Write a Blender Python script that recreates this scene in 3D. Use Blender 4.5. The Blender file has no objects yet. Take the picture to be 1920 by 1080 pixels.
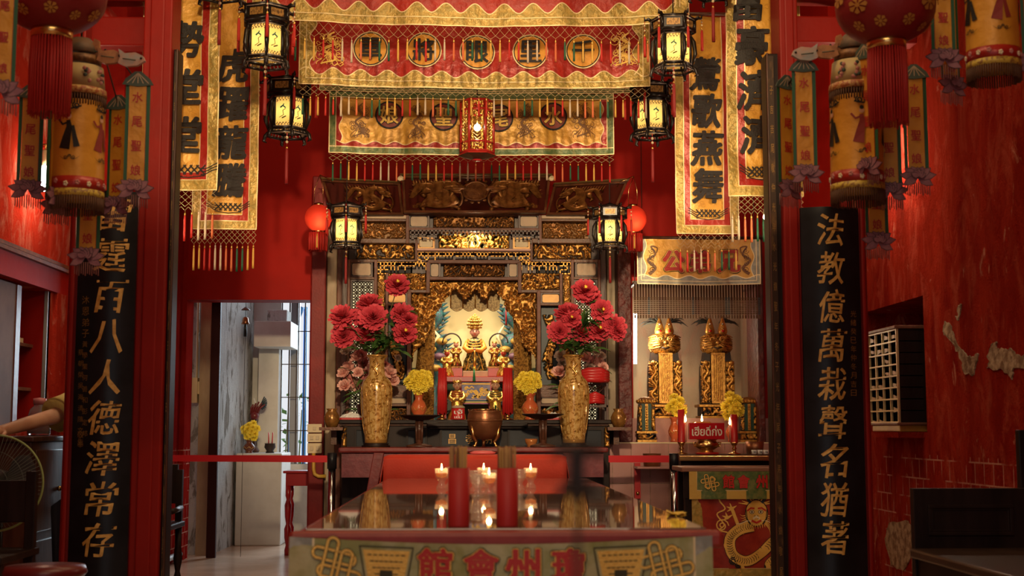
import bpy, math, random
from mathutils import Vector, Matrix, noise
R = math.radians
SC = bpy.context.scene
COL = SC.collection
random.seed(7)

# ---------------------------------------------------------------- camera
F = 2500.0
CAMLOC = Vector((0, 0, 1.0))
PITCH = math.atan(265 / F)
YAW = math.atan(80 / F)
cam = bpy.data.cameras.new('camera')
cam.sensor_width = 36
cam.lens = F / 1920 * 36
cam.clip_start = .05
cam.dof.use_dof = True
cam.dof.focus_distance = 9.8
cam.dof.aperture_fstop = 4.6
camo = bpy.data.objects.new('camera', cam)
COL.objects.link(camo)
camo.location = CAMLOC
ROT = Matrix.Rotation(-YAW, 3, 'Z') @ Matrix.Rotation(math.pi / 2 + PITCH, 3, 'X')
camo.rotation_euler = ROT.to_euler()
SC.camera = camo

def P(px, py, Y):
    """the point of the place seen at photo pixel (px, py) at depth Y"""
    d = ROT @ Vector(((px - 960) / F, (540 - py) / F, -1))
    return CAMLOC + d * (Y / d.y)

def BX(px0, py0, px1, py1, Y):
    """x0, x1, z0, z1 of a rectangle standing at depth Y"""
    cx, cy = (px0 + px1) / 2, (py0 + py1) / 2
    return P(px0, cy, Y).x, P(px1, cy, Y).x, P(cx, py1, Y).z, P(cx, py0, Y).z

# ---------------------------------------------------------------- world, lights, exposure
w = bpy.data.worlds.new('world')
SC.world = w
w.use_nodes = True
w.node_tree.nodes['Background'].inputs[0].default_value = (.93, .95, 1.0, 1)
w.node_tree.nodes['Background'].inputs[1].default_value = .8
SC.view_settings.view_transform = 'Standard'
SC.view_settings.look = 'None'
SC.view_settings.gamma = 1
SC.view_settings.exposure = 0.12
SC.view_settings.use_curve_mapping = False
SC.cycles.use_denoising = True
SC.cycles.max_bounces = 8
SC.cycles.transparent_max_bounces = 12
SC.cycles.caustics_reflective = False
SC.cycles.caustics_refractive = False
SC.cycles.sample_clamp_indirect = 4

def area(name, loc, rot, size, size_y, power, color):
    l = bpy.data.lights.new(name, 'AREA')
    l.shape = 'RECTANGLE'; l.size = size; l.size_y = size_y
    l.energy = power; l.color = color
    o = bpy.data.objects.new(name, l)
    o.location = loc; o.rotation_euler = rot
    COL.objects.link(o)
    return o

def point(name, loc, power, color, radius=.03, parent=None):
    l = bpy.data.lights.new(name, 'POINT')
    l.energy = power; l.color = color; l.shadow_soft_size = radius
    o = bpy.data.objects.new(name, l)
    o.location = loc
    COL.objects.link(o)
    if parent: o.parent = parent
    return o

WARM = (1.0, .67, .36)
area('ceiling_light', (0.1, 4.6, 4.7), (R(18), 0, 0), 2.2, 1.6, 66, WARM)
area('hall_light', (0.1, 7.2, 4.7), (R(20), 0, 0), 2.4, .8, 32, WARM)
area('front_hall_light', (0.0, 0.2, 4.3), (R(30), 0, 0), 2.0, 2.0, 60, (1, .74, .48))
area('yard_daylight', (-.75, 14.6, 2.4), (R(-80), 0, R(8)), 1.6, 2.2, 215, (.72, .89, 1.0))
def spot(name, loc, target, power, color, angle, blend=.6, radius=.12):
    l = bpy.data.lights.new(name, 'SPOT'); l.energy = power; l.color = color; l.spot_size = angle; l.spot_blend = blend; l.shadow_soft_size = radius
    o = bpy.data.objects.new(name, l); o.location = loc; COL.objects.link(o)
    o.rotation_euler = (Vector(target) - Vector(loc)).to_track_quat('-Z', 'Y').to_euler()
spot('altar_fill_spot', (.1, 1.2, 3.0), (.05, 10, 1.95), 1350, (1, .74, .44), R(27))  # added fill with no fixture, brightens the shrine front
for sx in (-1, 1): spot('banner_fill_spot', (sx * .5, 1.6, 3.4), (sx * 1.45, 7.6, 2.75), 620, (1, .72, .40), R(20))  # added unseen pair that brightens the couplet banners

# ---------------------------------------------------------------- materials
MATS = {}
def mat(name, col=(.5, .5, .5), rough=.5, metal=0, col2=None, ns=8, nd=4, mix=(.42, .6), bump=0, bs=60,
        bdist=.01, emit=None, es=0, trans=0, ior=1.45, spec=.5, transl=None, coat=0, stretch=None, alpha=1):
    if name in MATS: return MATS[name]
    m = bpy.data.materials.new(name)
    MATS[name] = m
    m.use_nodes = True
    nt = m.node_tree; N = nt.nodes; L = nt.links
    b = N['Principled BSDF']
    b.inputs['Base Color'].default_value = (*col, 1)
    b.inputs['Roughness'].default_value = rough
    b.inputs['Metallic'].default_value = metal
    b.inputs['Specular IOR Level'].default_value = spec
    b.inputs['IOR'].default_value = ior
    b.inputs['Transmission Weight'].default_value = trans
    b.inputs['Coat Weight'].default_value = coat
    b.inputs['Alpha'].default_value = alpha
    if emit:
        b.inputs['Emission Color'].default_value = (*emit, 1)
        b.inputs['Emission Strength'].default_value = es
    tc = N.new('ShaderNodeTexCoord')
    src = tc.outputs['Object']
    if stretch:
        mp = N.new('ShaderNodeMapping'); mp.inputs['Scale'].default_value = stretch
        L.new(src, mp.inputs['Vector']); src = mp.outputs['Vector']
    if col2:
        n = N.new('ShaderNodeTexNoise'); n.inputs['Scale'].default_value = ns; n.inputs['Detail'].default_value = nd
        n.inputs['Roughness'].default_value = .6
        L.new(src, n.inputs['Vector'])
        r = N.new('ShaderNodeValToRGB')
        r.color_ramp.elements[0].position = mix[0]; r.color_ramp.elements[0].color = (*col, 1)
        r.color_ramp.elements[1].position = mix[1]; r.color_ramp.elements[1].color = (*col2, 1)
        L.new(n.outputs['Fac'], r.inputs['Fac']); L.new(r.outputs['Color'], b.inputs['Base Color'])
    if bump:
        n2 = N.new('ShaderNodeTexNoise'); n2.inputs['Scale'].default_value = bs; n2.inputs['Detail'].default_value = 5
        L.new(src, n2.inputs['Vector'])
        bp = N.new('ShaderNodeBump'); bp.inputs['Strength'].default_value = bump; bp.inputs['Distance'].default_value = bdist
        L.new(n2.outputs['Fac'], bp.inputs['Height']); L.new(bp.outputs['Normal'], b.inputs['Normal'])
    if transl:
        t = N.new('ShaderNodeBsdfTranslucent'); t.inputs['Color'].default_value = (*transl, 1)
        mx = N.new('ShaderNodeMixShader'); mx.inputs[0].default_value = .6
        L.new(b.outputs[0], mx.inputs[1]); L.new(t.outputs[0], mx.inputs[2])
        L.new(mx.outputs[0], N['Material Output'].inputs['Surface'])
    return m

def wall_paint(name, red, dark, pale, tile_z=None, axis='Y', peel=.62, bump=.5, rough=.45, streak=True):
    """old painted plaster: blotches, streaks and flaked spots; tiles below tile_z"""
    m = bpy.data.materials.new(name); MATS[name] = m
    m.use_nodes = True
    nt = m.node_tree; N = nt.nodes; L = nt.links
    b = N['Principled BSDF']; b.inputs['Roughness'].default_value = rough; b.inputs['Specular IOR Level'].default_value = 0
    tc = N.new('ShaderNodeTexCoord')
    def nz(scale, detail, st=None, dist=0):
        n = N.new('ShaderNodeTexNoise'); n.inputs['Scale'].default_value = scale; n.inputs['Detail'].default_value = detail
        n.inputs['Distortion'].default_value = dist
        n.inputs['Roughness'].default_value = .65
        if st:
            mp = N.new('ShaderNodeMapping'); mp.inputs['Scale'].default_value = st
            L.new(tc.outputs['Object'], mp.inputs['Vector']); L.new(mp.outputs['Vector'], n.inputs['Vector'])
        else: L.new(tc.outputs['Object'], n.inputs['Vector'])
        return n.outputs['Fac']
    def ramp(fac, p0, p1, c0, c1):
        r = N.new('ShaderNodeValToRGB'); e = r.color_ramp.elements
        e[0].position = p0; e[1].position = p1; e[0].color = (*c0, 1); e[1].color = (*c1, 1)
        L.new(fac, r.inputs['Fac']); return r.outputs['Color']
    def mixc(fac, a, c):
        x = N.new('ShaderNodeMix'); x.data_type = 'RGBA'
        L.new(fac, x.inputs[0]); L.new(a, x.inputs[6])
        if isinstance(c, tuple): x.inputs[7].default_value = (*c, 1)
        else: L.new(c, x.inputs[7])
        return x.outputs[2]
    base = ramp(nz(2.6, 8, (1, 1, .4) if streak else None, .9), .38, .62, red, dark)
    if streak:
        pl = ramp(nz(5.5, 9, (1, 1, .5), 1.2), .50, .68, (0, 0, 0), (.8, .8, .8))
        base = mixc(pl, base, tuple(a * .62 + c * .38 for a, c in zip(red, (.66, .17, .10) if pale[0] > pale[2] * 2 else pale)))
    fl = ramp(nz(7, 8, (1, 1, .5), .8), peel, peel + .06, (0, 0, 0), (1, 1, 1))
    colr = mixc(fl, base, pale)
    hgt = nz(11, 9, (1, 1, .5), .6)
    h2 = nz(90, 4)
    ad = N.new('ShaderNodeMath'); ad.operation = 'MULTIPLY_ADD'; ad.inputs[1].default_value = .25
    L.new(h2, ad.inputs[0]); L.new(hgt, ad.inputs[2])
    height = ad.outputs[0]
    if tile_z is not None:
        sp = N.new('ShaderNodeSeparateXYZ'); L.new(tc.outputs['Object'], sp.inputs[0])
        cb = N.new('ShaderNodeCombineXYZ')
        L.new(sp.outputs[axis], cb.inputs[0]); L.new(sp.outputs['Z'], cb.inputs[1])
        br = N.new('ShaderNodeTexBrick'); L.new(cb.outputs[0], br.inputs['Vector'])
        br.inputs['Scale'].default_value = 1; br.inputs['Brick Width'].default_value = .115; br.inputs['Row Height'].default_value = .105
        br.inputs['Mortar Size'].default_value = .004; br.offset = .5
        br.inputs['Color1'].default_value = (0, 0, 0, 1); br.inputs['Color2'].default_value = (0, 0, 0, 1); br.inputs['Mortar'].default_value = (1, 1, 1, 1)
        lt = N.new('ShaderNodeMath'); lt.operation = 'LESS_THAN'; lt.inputs[1].default_value = tile_z
        L.new(sp.outputs['Z'], lt.inputs[0])
        wear = ramp(nz(3.2, 3), .44, .52, (0, 0, 0), (1, 1, 1))
        m1 = N.new('ShaderNodeMath'); m1.operation = 'MULTIPLY'; L.new(br.outputs['Color'], m1.inputs[0]); L.new(lt.outputs[0], m1.inputs[1])
        m2 = N.new('ShaderNodeMath'); m2.operation = 'MULTIPLY'; L.new(m1.outputs[0], m2.inputs[0]); L.new(wear, m2.inputs[1])
        colr = mixc(m2.outputs[0], colr, (.62, .28, .20))
    L.new(colr, b.inputs['Base Color'])
    bp = N.new('ShaderNodeBump'); bp.inputs['Strength'].default_value = bump; bp.inputs['Distance'].default_value = .11
    L.new(height, bp.inputs['Height']); L.new(bp.outputs['Normal'], b.inputs['Normal'])
    return m

RED = mat('red_gloss_paint', (.25, .010, .006), .42, spec=.25, col2=(.20, .008, .005), ns=2, bump=.12, bs=20)
REDWALL = mat('red_wall_paint', (.37, .010, .005), .6, spec=.12, col2=(.30, .008, .004), ns=1.2, bump=.15, bs=9, bdist=.02)
REDPLASTER = wall_paint('flaking_red_plaster', (.44, .036, .018), (.27, .016, .009), (.62, .24, .15), tile_z=.865, axis='Y', peel=.63, bump=.9, rough=.55)
REDPLASTER_L = wall_paint('flaking_red_plaster_smooth', (.44, .036, .018), (.32, .020, .011), (.60, .42, .30), peel=.66, bump=.5, rough=.6)
REDTILE = wall_paint('old_red_tiled_wall', (.34, .018, .012), (.28, .012, .010), (.40, .12, .10), tile_z=.86, axis='Y', peel=.75, bump=.12, streak=False)
MAROON = mat('maroon_wood', (.12, .012, .012), .35, col2=(.17, .025, .025), ns=6, bump=.15, bs=30)
MAROON_OLD = mat('flaking_maroon_post', (.12, .018, .014), .45, col2=(.07, .012, .010), ns=9, bump=.9, bs=22, bdist=.02)
PINKMAROON = mat('faded_maroon_apron', (.18, .035, .045), .5, col2=(.13, .02, .03), ns=12, bump=.2, bs=40)
BLACK = mat('black_lacquer', (.005, .005, .006), .35, spec=.3, col2=(.012, .012, .016), ns=3)
BLACKWOOD = mat('black_brown_wood', (.009, .004, .003), .45, spec=.22, col2=(.02, .010, .008), ns=9, stretch=(1, 1, .15))
DARKWOOD = mat('dark_brown_wood', (.05, .018, .010), .4, col2=(.085, .032, .018), ns=14, stretch=(1, 1, .2), bump=.15)
BROWNWOOD = mat('brown_carved_wood', (.10, .036, .014), .4, col2=(.16, .06, .024), ns=18, bump=.2, bs=80)
MAUVEWOOD = mat('dusty_mauve_wood', (.135, .052, .032), .45, spec=.3, col2=(.20, .085, .055), ns=12, bump=.1)
GOLD = mat('old_gold_leaf', (.62, .34, .085), .34, .8, col2=(.40, .19, .045), ns=30, bump=.35, bs=120)
BROWNGOLD = mat('brown_gilding', (.34, .15, .038), .36, .55, col2=(.20, .08, .02), ns=24, bump=.3, bs=110)
BRIGHTGOLD = mat('bright_gold_leaf', (.85, .55, .14), .28, .85, col2=(.65, .36, .08), ns=40, bump=.2, bs=90)
BRASS = mat('brass', (.72, .45, .16), .25, 1, bump=.05)
BRONZE = mat('bronze_censer', (.26, .11, .05), .33, .75, col2=(.34, .15, .07), ns=6, bump=.1)
STEEL = mat('chrome_tube', (.6, .6, .62), .18, 1)
DARKSTEEL = mat('dark_iron', (.035, .022, .016), .55, .4, bump=.2)
YCLOTH = mat('yellow_satin', (.70, .37, .055), .38, .15, col2=(.58, .28, .035), ns=5, bump=.35, bs=14, bdist=.03)
YCLOTH2 = mat('deep_yellow_satin', (.66, .30, .03), .45, .1, col2=(.58, .25, .022), ns=5, bump=.3, bs=12, bdist=.03)
RCLOTH = mat('red_satin', (.38, .022, .012), .35, .1, col2=(.30, .014, .008), ns=6, bump=.4, bs=12, bdist=.03)
DKRCLOTH = mat('wine_red_satin', (.22, .012, .010), .42, .05, bump=.3, bs=12)
GGCLOTH = mat('greenish_gold_brocade', (.44, .29, .07), .36, .3, col2=(.30, .22, .055), ns=30, bump=.5, bs=30, bdist=.02)
GREENCLOTH = mat('green_brocade', (.07, .12, .035), .4, .15, col2=(.16, .17, .05), ns=25, bump=.4, bs=30)
SAGECLOTH = mat('sage_green_satin', (.24, .23, .06), .45, .1, col2=(.40, .36, .18), ns=7, bump=.35, bs=10, bdist=.02)
GREYCLOTH = mat('grey_silver_brocade', (.34, .33, .27), .42, .2, col2=(.24, .24, .20), ns=24, bump=.4, bs=30)
PIPING = mat('pale_gold_piping', (.75, .58, .30), .4, .3)
INK = mat('black_embroidery', (.010, .006, .004), .6, bump=.2, bs=120)
REDEMB = mat('red_embroidery', (.42, .018, .012), .5, bump=.2, bs=120)
GOLDEMB = mat('gold_thread', (.74, .46, .10), .4, .35, bump=.4, bs=150)
GOLDINK = mat('gold_lettering', (.66, .40, .11), .45, .25, col2=(.50, .27, .06), ns=30)
CREAM = mat('cream_paint', (.72, .62, .40), .5, col2=(.66, .54, .32), ns=5)
CREAMPLAQUE = mat('pale_plaque', (.50, .35, .21), .45, col2=(.42, .29, .17), ns=8)
GOLDPLAQUE = mat('ochre_plaque', (.55, .30, .08), .4, .2, col2=(.45, .22, .06), ns=8)
WHITE = mat('white_paint', (.75, .75, .72), .4)
IVORY = mat('ivory_plastic', (.70, .58, .36), .4)
TASSEL = {k: mat('tassel_' + k, c, .6, bump=.5, bs=90, stretch=(1, 1, .05)) for k, c in dict(
    red=(.42, .016, .010), orange=(.55, .13, .045), gold=(.58, .33, .06), green=(.012, .085, .04), white=(.52, .42, .30), wine=(.22, .010, .010)).items()}
GREENEDGE = mat('green_ribbon', (.02, .10, .04), .5)
SKIN = mat('skin', (.58, .32, .20), .5, col2=(.54, .28, .17), ns=10)
LEAF = mat('leaf_green', (.045, .12, .025), .45, col2=(.09, .17, .04), ns=20)
STEMG = mat('stem_green', (.09, .10, .03), .6)
PEONY = mat('peony_petal', (.56, .030, .055), .6, col2=(.70, .09, .12), ns=30)
ROSE = mat('pale_pink_petal', (.85, .46, .39), .55, col2=(.88, .56, .47), ns=25)
ROSED = mat('pink_petal', (.66, .22, .20), .55, col2=(.72, .30, .26), ns=25)
WROSE = mat('white_petal', (.75, .64, .52), .55)
MUM = mat('yellow_petal', (.95, .74, .04), .55, col2=(.95, .80, .12), ns=30)
TERRA = mat('orange_glaze', (.58, .13, .045), .2, col2=(.48, .10, .035), ns=14, coat=.5)
CANDLER = mat('red_wax', (.50, .02, .02), .35)
FLAME = mat('flame', (1, .7, .3), .5, emit=(1, .62, .22), es=26)
BULB = mat('lit_bulb', (1, .9, .7), .5, emit=(1, .80, .52), es=60)
TUBELIGHT = mat('lit_tube', (1, 1, 1), .5, emit=(1, .97, .90), es=16)
GLASS = mat('clear_glass', (1, .85, .7), .04, alpha=.24, spec=1.0, ior=1.9)
# ---------------------------------------------------------------- mesh builder
TXT = {}
def text_mesh(s, off=.02, ext=.012):
    k = (s, off, ext)
    if k not in TXT:
        c = bpy.data.curves.new('lettering', 'FONT'); c.body = s; c.size = 1; c.offset = off; c.extrude = ext; c.resolution_u = 2
        o = bpy.data.objects.new('lettering', c); COL.objects.link(o)
        dg = bpy.context.evaluated_depsgraph_get()
        m = bpy.data.meshes.new_from_object(o.evaluated_get(dg))
        TXT[k] = ([v.co.copy() for v in m.vertices], [tuple(p.vertices) for p in m.polygons])
        bpy.data.objects.remove(o); bpy.data.curves.remove(c); bpy.data.meshes.remove(m)
    return TXT[k]

class MB:
    def __init__(s): s.v = []; s.f = []; s.m = []; s.sm = []; s.mats = []
    def mi(s, m):
        if m not in s.mats: s.mats.append(m)
        return s.mats.index(m)
    def add(s, vs, fs, m, smooth=False):
        k = len(s.v); i = s.mi(m)
        s.v.extend(Vector(v) for v in vs)
        for f in fs: s.f.append(tuple(q + k for q in f)); s.m.append(i); s.sm.append(smooth)
        return k
    def box(s, x0, x1, y0, y1, z0, z1, m):
        vs = [(x, y, z) for z in (z0, z1) for y in (y0, y1) for x in (x0, x1)]
        return s.add(vs, [(0, 2, 3, 1), (4, 5, 7, 6), (0, 1, 5, 4), (2, 6, 7, 3), (0, 4, 6, 2), (1, 3, 7, 5)], m)
    def prism(s, pts, y0, y1, m, smooth=False):
        """polygon in x,z (counter-clockwise seen from -y) between y0 (front) and y1"""
        n = len(pts)
        vs = [(p[0], y0, p[1]) for p in pts] + [(p[0], y1, p[1]) for p in pts]
        return s.add(vs, [tuple(range(n)), tuple(range(2 * n - 1, n - 1, -1))] + [(i, n + i, n + (i + 1) % n, (i + 1) % n) for i in range(n)], m, smooth)
    def hexa(s, p, m):
        """8 points: front 4 (bl, br, tr, tl) then back 4"""
        return s.add(p, [(0, 1, 2, 3), (7, 6, 5, 4), (0, 4, 5, 1), (3, 2, 6, 7), (0, 3, 7, 4), (1, 5, 6, 2)], m)
    def lathe(s, prof, m, c=(0, 0, 0), n=20, smooth=True, mz=None, squash=(1, 1)):
        c = Vector(c); vs = []; fs = []
        for r, z in prof:
            for i in range(n):
                a = 2 * math.pi * i / n
                vs.append(c + Vector((r * math.cos(a) * squash[0], r * math.sin(a) * squash[1], z)))
        for j in range(len(prof) - 1):
            for i in range(n):
                i2 = (i + 1) % n
                fs.append((j * n + i, j * n + i2, (j + 1) * n + i2, (j + 1) * n + i))
        k = s.add(vs, fs, m, smooth)
        if prof[0][0] > 1e-5: s.f.append(tuple(k + i for i in reversed(range(n)))); s.m.append(s.mi(m)); s.sm.append(False)
        if prof[-1][0] > 1e-5: s.f.append(tuple(k + (len(prof) - 1) * n + i for i in range(n))); s.m.append(s.mi(m)); s.sm.append(False)
        if mz:
            for fi in range(len(s.f) - 1, -1, -1):
                if min(s.f[fi]) < k: break
                z = sum(s.v[q].z for q in s.f[fi]) / len(s.f[fi]) - c.z
                for z0, z1, mm in mz:
                    if z0 <= z <= z1: s.m[fi] = s.mi(mm)
        return k
    def ball(s, c, r, m, n=14, k=8, rz=None, ry=None):
        rz = r if rz is None else rz; ry = r if ry is None else ry
        pr = [(r * math.sin(math.pi * j / k), -rz * math.cos(math.pi * j / k)) for j in range(k + 1)]
        pr[0] = (1e-6, -rz); pr[-1] = (1e-6, rz)
        return s.lathe(pr, m, c, n, squash=(1, ry / r))
    def tube(s, pts, rad, m, n=6, caps=True, flat=1.0):
        pts = [Vector(p) for p in pts]; L = len(pts)
        if L < 2: return
        rs = rad if isinstance(rad, (list, tuple)) else [rad] * L
        vs = []; fs = []; prev = None
        for i in range(L):
            t = (pts[min(i + 1, L - 1)] - pts[max(i - 1, 0)])
            if t.length < 1e-9: t = Vector((0, 0, 1))
            t.normalize()
            if prev is None:
                a = Vector((0, 1, 0)) if abs(t.y) < .9 else Vector((1, 0, 0))
                u = t.cross(a).normalized()
            else:
                u = prev - t * prev.dot(t)
                u = u.normalized() if u.length > 1e-6 else t.orthogonal().normalized()
            prev = u; b = t.cross(u)
            for q in range(n):
                a = 2 * math.pi * q / n
                vs.append(pts[i] + u * (rs[i] * math.cos(a)) + b * (rs[i] * flat * math.sin(a)))
        for i in range(L - 1):
            for q in range(n):
                q2 = (q + 1) % n
                fs.append((i * n + q, i * n + q2, (i + 1) * n + q2, (i + 1) * n + q))
        if caps: fs += [tuple(reversed(range(n))), tuple((L - 1) * n + q for q in range(n))]
        return s.add(vs, fs, m, True)
    def ribbon(s, pts, wd, y, m, close=False, th=.0):
        """flat stitched line in the x,z plane at depth y (front face towards -y)"""
        L = len(pts); vs = []; fs = []
        if L < 2: return
        ws = wd if isinstance(wd, (list, tuple)) else [wd] * L
        for i in range(L):
            if close: a, b = pts[(i - 1) % L], pts[(i + 1) % L]
            else: a, b = pts[max(i - 1, 0)], pts[min(i + 1, L - 1)]
            dx, dz = b[0] - a[0], b[1] - a[1]; d = math.hypot(dx, dz) or 1
            nx, nz = -dz / d * ws[i] / 2, dx / d * ws[i] / 2
            vs += [(pts[i][0] + nx, y, pts[i][1] + nz), (pts[i][0] - nx, y, pts[i][1] - nz)]
        for i in range(L if close else L - 1):
            j = (i + 1) % L
            fs.append((2 * i, 2 * i + 1, 2 * j + 1, 2 * j))
        return s.add(vs, fs, m)
    def poly(s, pts, y, m):
        return s.add([(p[0], y, p[1]) for p in pts], [tuple(range(len(pts)))], m)
    def disc(s, cx, cz, r, y, m, n=28, rz=None):
        rz = r if rz is None else rz
        vs = [(cx, y, cz)]; fs = []
        for q in (1, 2, 3, 4):
            vs += [(cx + r * q / 4 * math.cos(2 * math.pi * i / n), y, cz + rz * q / 4 * math.sin(2 * math.pi * i / n)) for i in range(n)]
        for i in range(n):
            j = (i + 1) % n
            fs.append((0, 1 + i, 1 + j))
            for q in range(3): fs.append((1 + q * n + i, 1 + (q + 1) * n + i, 1 + (q + 1) * n + j, 1 + q * n + j))
        return s.add(vs, fs, m)
    def text(s, body, cx, cz, wd, ht, y, m, off=.03, wob=.0, shear=0, ext=0, fit=True, rot=0):
        """lettering centred on cx, cz facing -y; off thickens the strokes"""
        vs, fs = text_mesh(body, 0, 0)
        x0 = min(v.x for v in vs); x1 = max(v.x for v in vs); y0 = min(v.y for v in vs); y1 = max(v.y for v in vs)
        sx = (wd / (x1 - x0 + 2 * off)); sz = ht / (y1 - y0 + 1.4 * off)
        if not fit: sx = sz = min(sx, sz)
        cr, sr = math.cos(rot), math.sin(rot)
        nk = 8 if off > .03 else (6 if off > .012 else 1)
        sd = len(s.v) * .01
        base = []
        for v in vs:
            X, Yv = v.x, v.y
            if wob:
                n = noise.noise_vector(Vector((v.x * 3.3 + sd, v.y * 3.3, 3.1)))
                X += n.x * wob; Yv += n.y * wob
            base.append((X, Yv))
        first = len(s.v)
        for k in range(nk):
            a = 2 * math.pi * k / nk + .4
            ox, oz = (off * math.cos(a), off * .7 * math.sin(a)) if nk > 1 else (0, 0)
            out = []
            for X, Yv in base:
                X = (X + ox - (x0 + x1) / 2 + shear * (Yv - (y0 + y1) / 2)) * sx; Z = (Yv + oz - (y0 + y1) / 2) * sz
                out.append((cx + X * cr - Z * sr, y - k * .00003, cz + X * sr + Z * cr))
            s.add(out, fs, m)
        return first
    def relief(s, x0, x1, z0, z1, y, depth, hi, lo, seed=0, freq=14, cut=.42, res=None, fn=None):
        """carved panel: raised scrolls in material hi over a ground in lo"""
        W = x1 - x0; H = z1 - z0
        res = res or max(.0042, math.sqrt(W * H / 8000))
        nx = max(6, int(W / res)); nz = max(4, int(H / res))
        vs = []; hs = []
        for j in range(nz + 1):
            for i in range(nx + 1):
                u = i / nx; v = j / nz
                x = u * W; z = v * H
                p = Vector((x * freq + seed * 7.3, z * freq, seed * 3.7))
                wv = noise.noise_vector(p * .6) * 1.1
                q = p + wv
                h = math.sin(3.6 * (q.x + noise.noise(q * .5) * 2.2)) * math.sin(3.6 * (q.y + noise.noise(q * .5 + Vector((9, 2, 1))) * 2.2))
                h = .5 + .5 * h + .35 * noise.noise(p * 2.2)
                h = max(0, min(1, (h - cut + .18) / .36))
                h = h * h * (3 - 2 * h)
                edge = min(1, min(u * nx, (1 - u) * nx, v * nz, (1 - v) * nz) / 1.5)
                h *= edge
                if fn: h = fn(u, v, h)
                hs.append(h); vs.append((x0 + x, y - depth * h, z0 + z))
        fh = []; fl = []
        for j in range(nz):
            for i in range(nx):
                a = j * (nx + 1) + i
                f = (a, a + 1, a + nx + 2, a + nx + 1)
                (fh if sum(hs[q] for q in f) / 4 > .33 else fl).append(f)
        k = len(s.v); s.v.extend(Vector(v) for v in vs)
        for fl_, m in ((fh, hi), (fl, lo)):
            i = s.mi(m)
            for f in fl_: s.f.append(tuple(q + k for q in f)); s.m.append(i); s.sm.append(True)
        return k
    def fret(s, x0, x1, z0, z1, y0, y1, cell, bar, m, seed=1, keep=.62, mask=None):
        """pierced key-pattern fretwork made of short bars"""
        rn = random.Random(seed)
        nx = max(1, round((x1 - x0) / cell)); nz = max(1, round((z1 - z0) / cell))
        cx = (x1 - x0) / nx; cz = (z1 - z0) / nz
        for j in range(nz + 1):
            for i in range(nx + 1):
                X = x0 + i * cx; Z = z0 + j * cz
                if i < nx and (j in (0, nz) or rn.random() < keep) and (not mask or mask((X + cx / 2 - x0) / (x1 - x0), (Z - z0) / (z1 - z0))):
                    s.box(X - bar / 2, X + cx + bar / 2, y0, y1, Z - bar / 2, Z + bar / 2, m)
                if j < nz and (i in (0, nx) or rn.random() < keep) and (not mask or mask((X - x0) / (x1 - x0), (Z + cz / 2 - z0) / (z1 - z0))):
                    s.box(X - bar / 2, X + bar / 2, y0, y1, Z - bar / 2, Z + cz + bar / 2, m)
    def frame(s, x0, x1, z0, z1, y0, y1, t, m):
        s.box(x0, x1, y0, y1, z0, z0 + t, m); s.box(x0, x1, y0, y1, z1 - t, z1, m)
        s.box(x0, x0 + t, y0, y1, z0 + t, z1 - t, m); s.box(x1 - t, x1, y0, y1, z0 + t, z1 - t, m)
    def rrect(s, x0, x1, z0, z1, y0, y1, m, r=.01):
        pts = []
        for cx, cz, a0 in ((x1 - r, z0 + r, -90), (x1 - r, z1 - r, 0), (x0 + r, z1 - r, 90), (x0 + r, z0 + r, 180)):
            for q in range(4):
                a = R(a0 + q * 30); pts.append((cx + r * math.cos(a), cz + r * math.sin(a)))
        s.prism(pts, y0, y1, m)
    def xf(s, k, M):
        for i in range(k, len(s.v)): s.v[i] = M @ s.v[i]
    def warp(s, fn, k=0):
        for i in range(k, len(s.v)): s.v[i] = fn(s.v[i])
    def build(s, name, parent=None, world=False, bevel=0, kind=None, label=None, recalc=False):
        me = bpy.data.meshes.new(name)
        off = Vector((0, 0, 0))
        if world and parent is not None:
            q = parent
            while q is not None: off = off + q.location; q = q.parent
        me.from_pydata([v - off for v in s.v], [], s.f)
        for m in s.mats: me.materials.append(m)
        me.polygons.foreach_set('material_index', s.m)
        me.polygons.foreach_set('use_smooth', s.sm)
        me.update()
        o = bpy.data.objects.new(name, me); COL.objects.link(o)
        if parent is not None: o.parent = parent
        if kind: o['kind'] = kind
        if label: o['label'] = label
        if bevel:
            b = o.modifiers.new('bevel', 'BEVEL'); b.width = bevel; b.segments = 2; b.limit_method = 'ANGLE'
        return o

def thing(name, label, cat, loc=(0, 0, 0), group=None, rz=0):
    o = bpy.data.objects.new(name, None); COL.objects.link(o)
    o.location = loc; o.rotation_euler = (0, 0, rz); o.empty_display_size = .05
    o['label'] = label; o['category'] = cat
    if group: o['group'] = group
    return o

def tag(o, label, cat, group=None):
    o['label'] = label; o['category'] = cat
    if group: o['group'] = group
    return o

def place(o, loc):
    """a one-mesh thing: move its origin to loc (mesh given around 0,0,0)"""
    o.location = loc; return o

def dup(root, loc, label, group=None, rz=None, scale=None):
    def cp(o, par):
        c = o.copy(); COL.objects.link(c)
        if par is not None: c.parent = par
        for ch in list(o.children): cp(ch, c)
        return c
    r = cp(root, None); r.location = loc; r['label'] = label
    if group: r['group'] = group
    if rz is not None: r.rotation_euler = (0, 0, rz)
    if scale: r.scale = (scale,) * 3
    return r

def struct(mb, name, bevel=0, parent=None):
    return mb.build(name, parent, kind=None if parent else 'structure', bevel=bevel)

def seg(pts, d=.03):
    out = [pts[0]]
    for a, b in zip(pts, pts[1:]):
        n = max(1, int(math.hypot(b[0] - a[0], b[1] - a[1]) / d))
        out += [(a[0] + (b[0] - a[0]) * i / n, a[1] + (b[1] - a[1]) * i / n) for i in range(1, n + 1)]
    return out

def spiral(cx, cz, r0, r1, a0, turns, n=18):
    return [(cx + (r0 + (r1 - r0) * i / n) * math.cos(a0 + turns * 2 * math.pi * i / n),
             cz + (r0 + (r1 - r0) * i / n) * math.sin(a0 + turns * 2 * math.pi * i / n)) for i in range(n + 1)]

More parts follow.
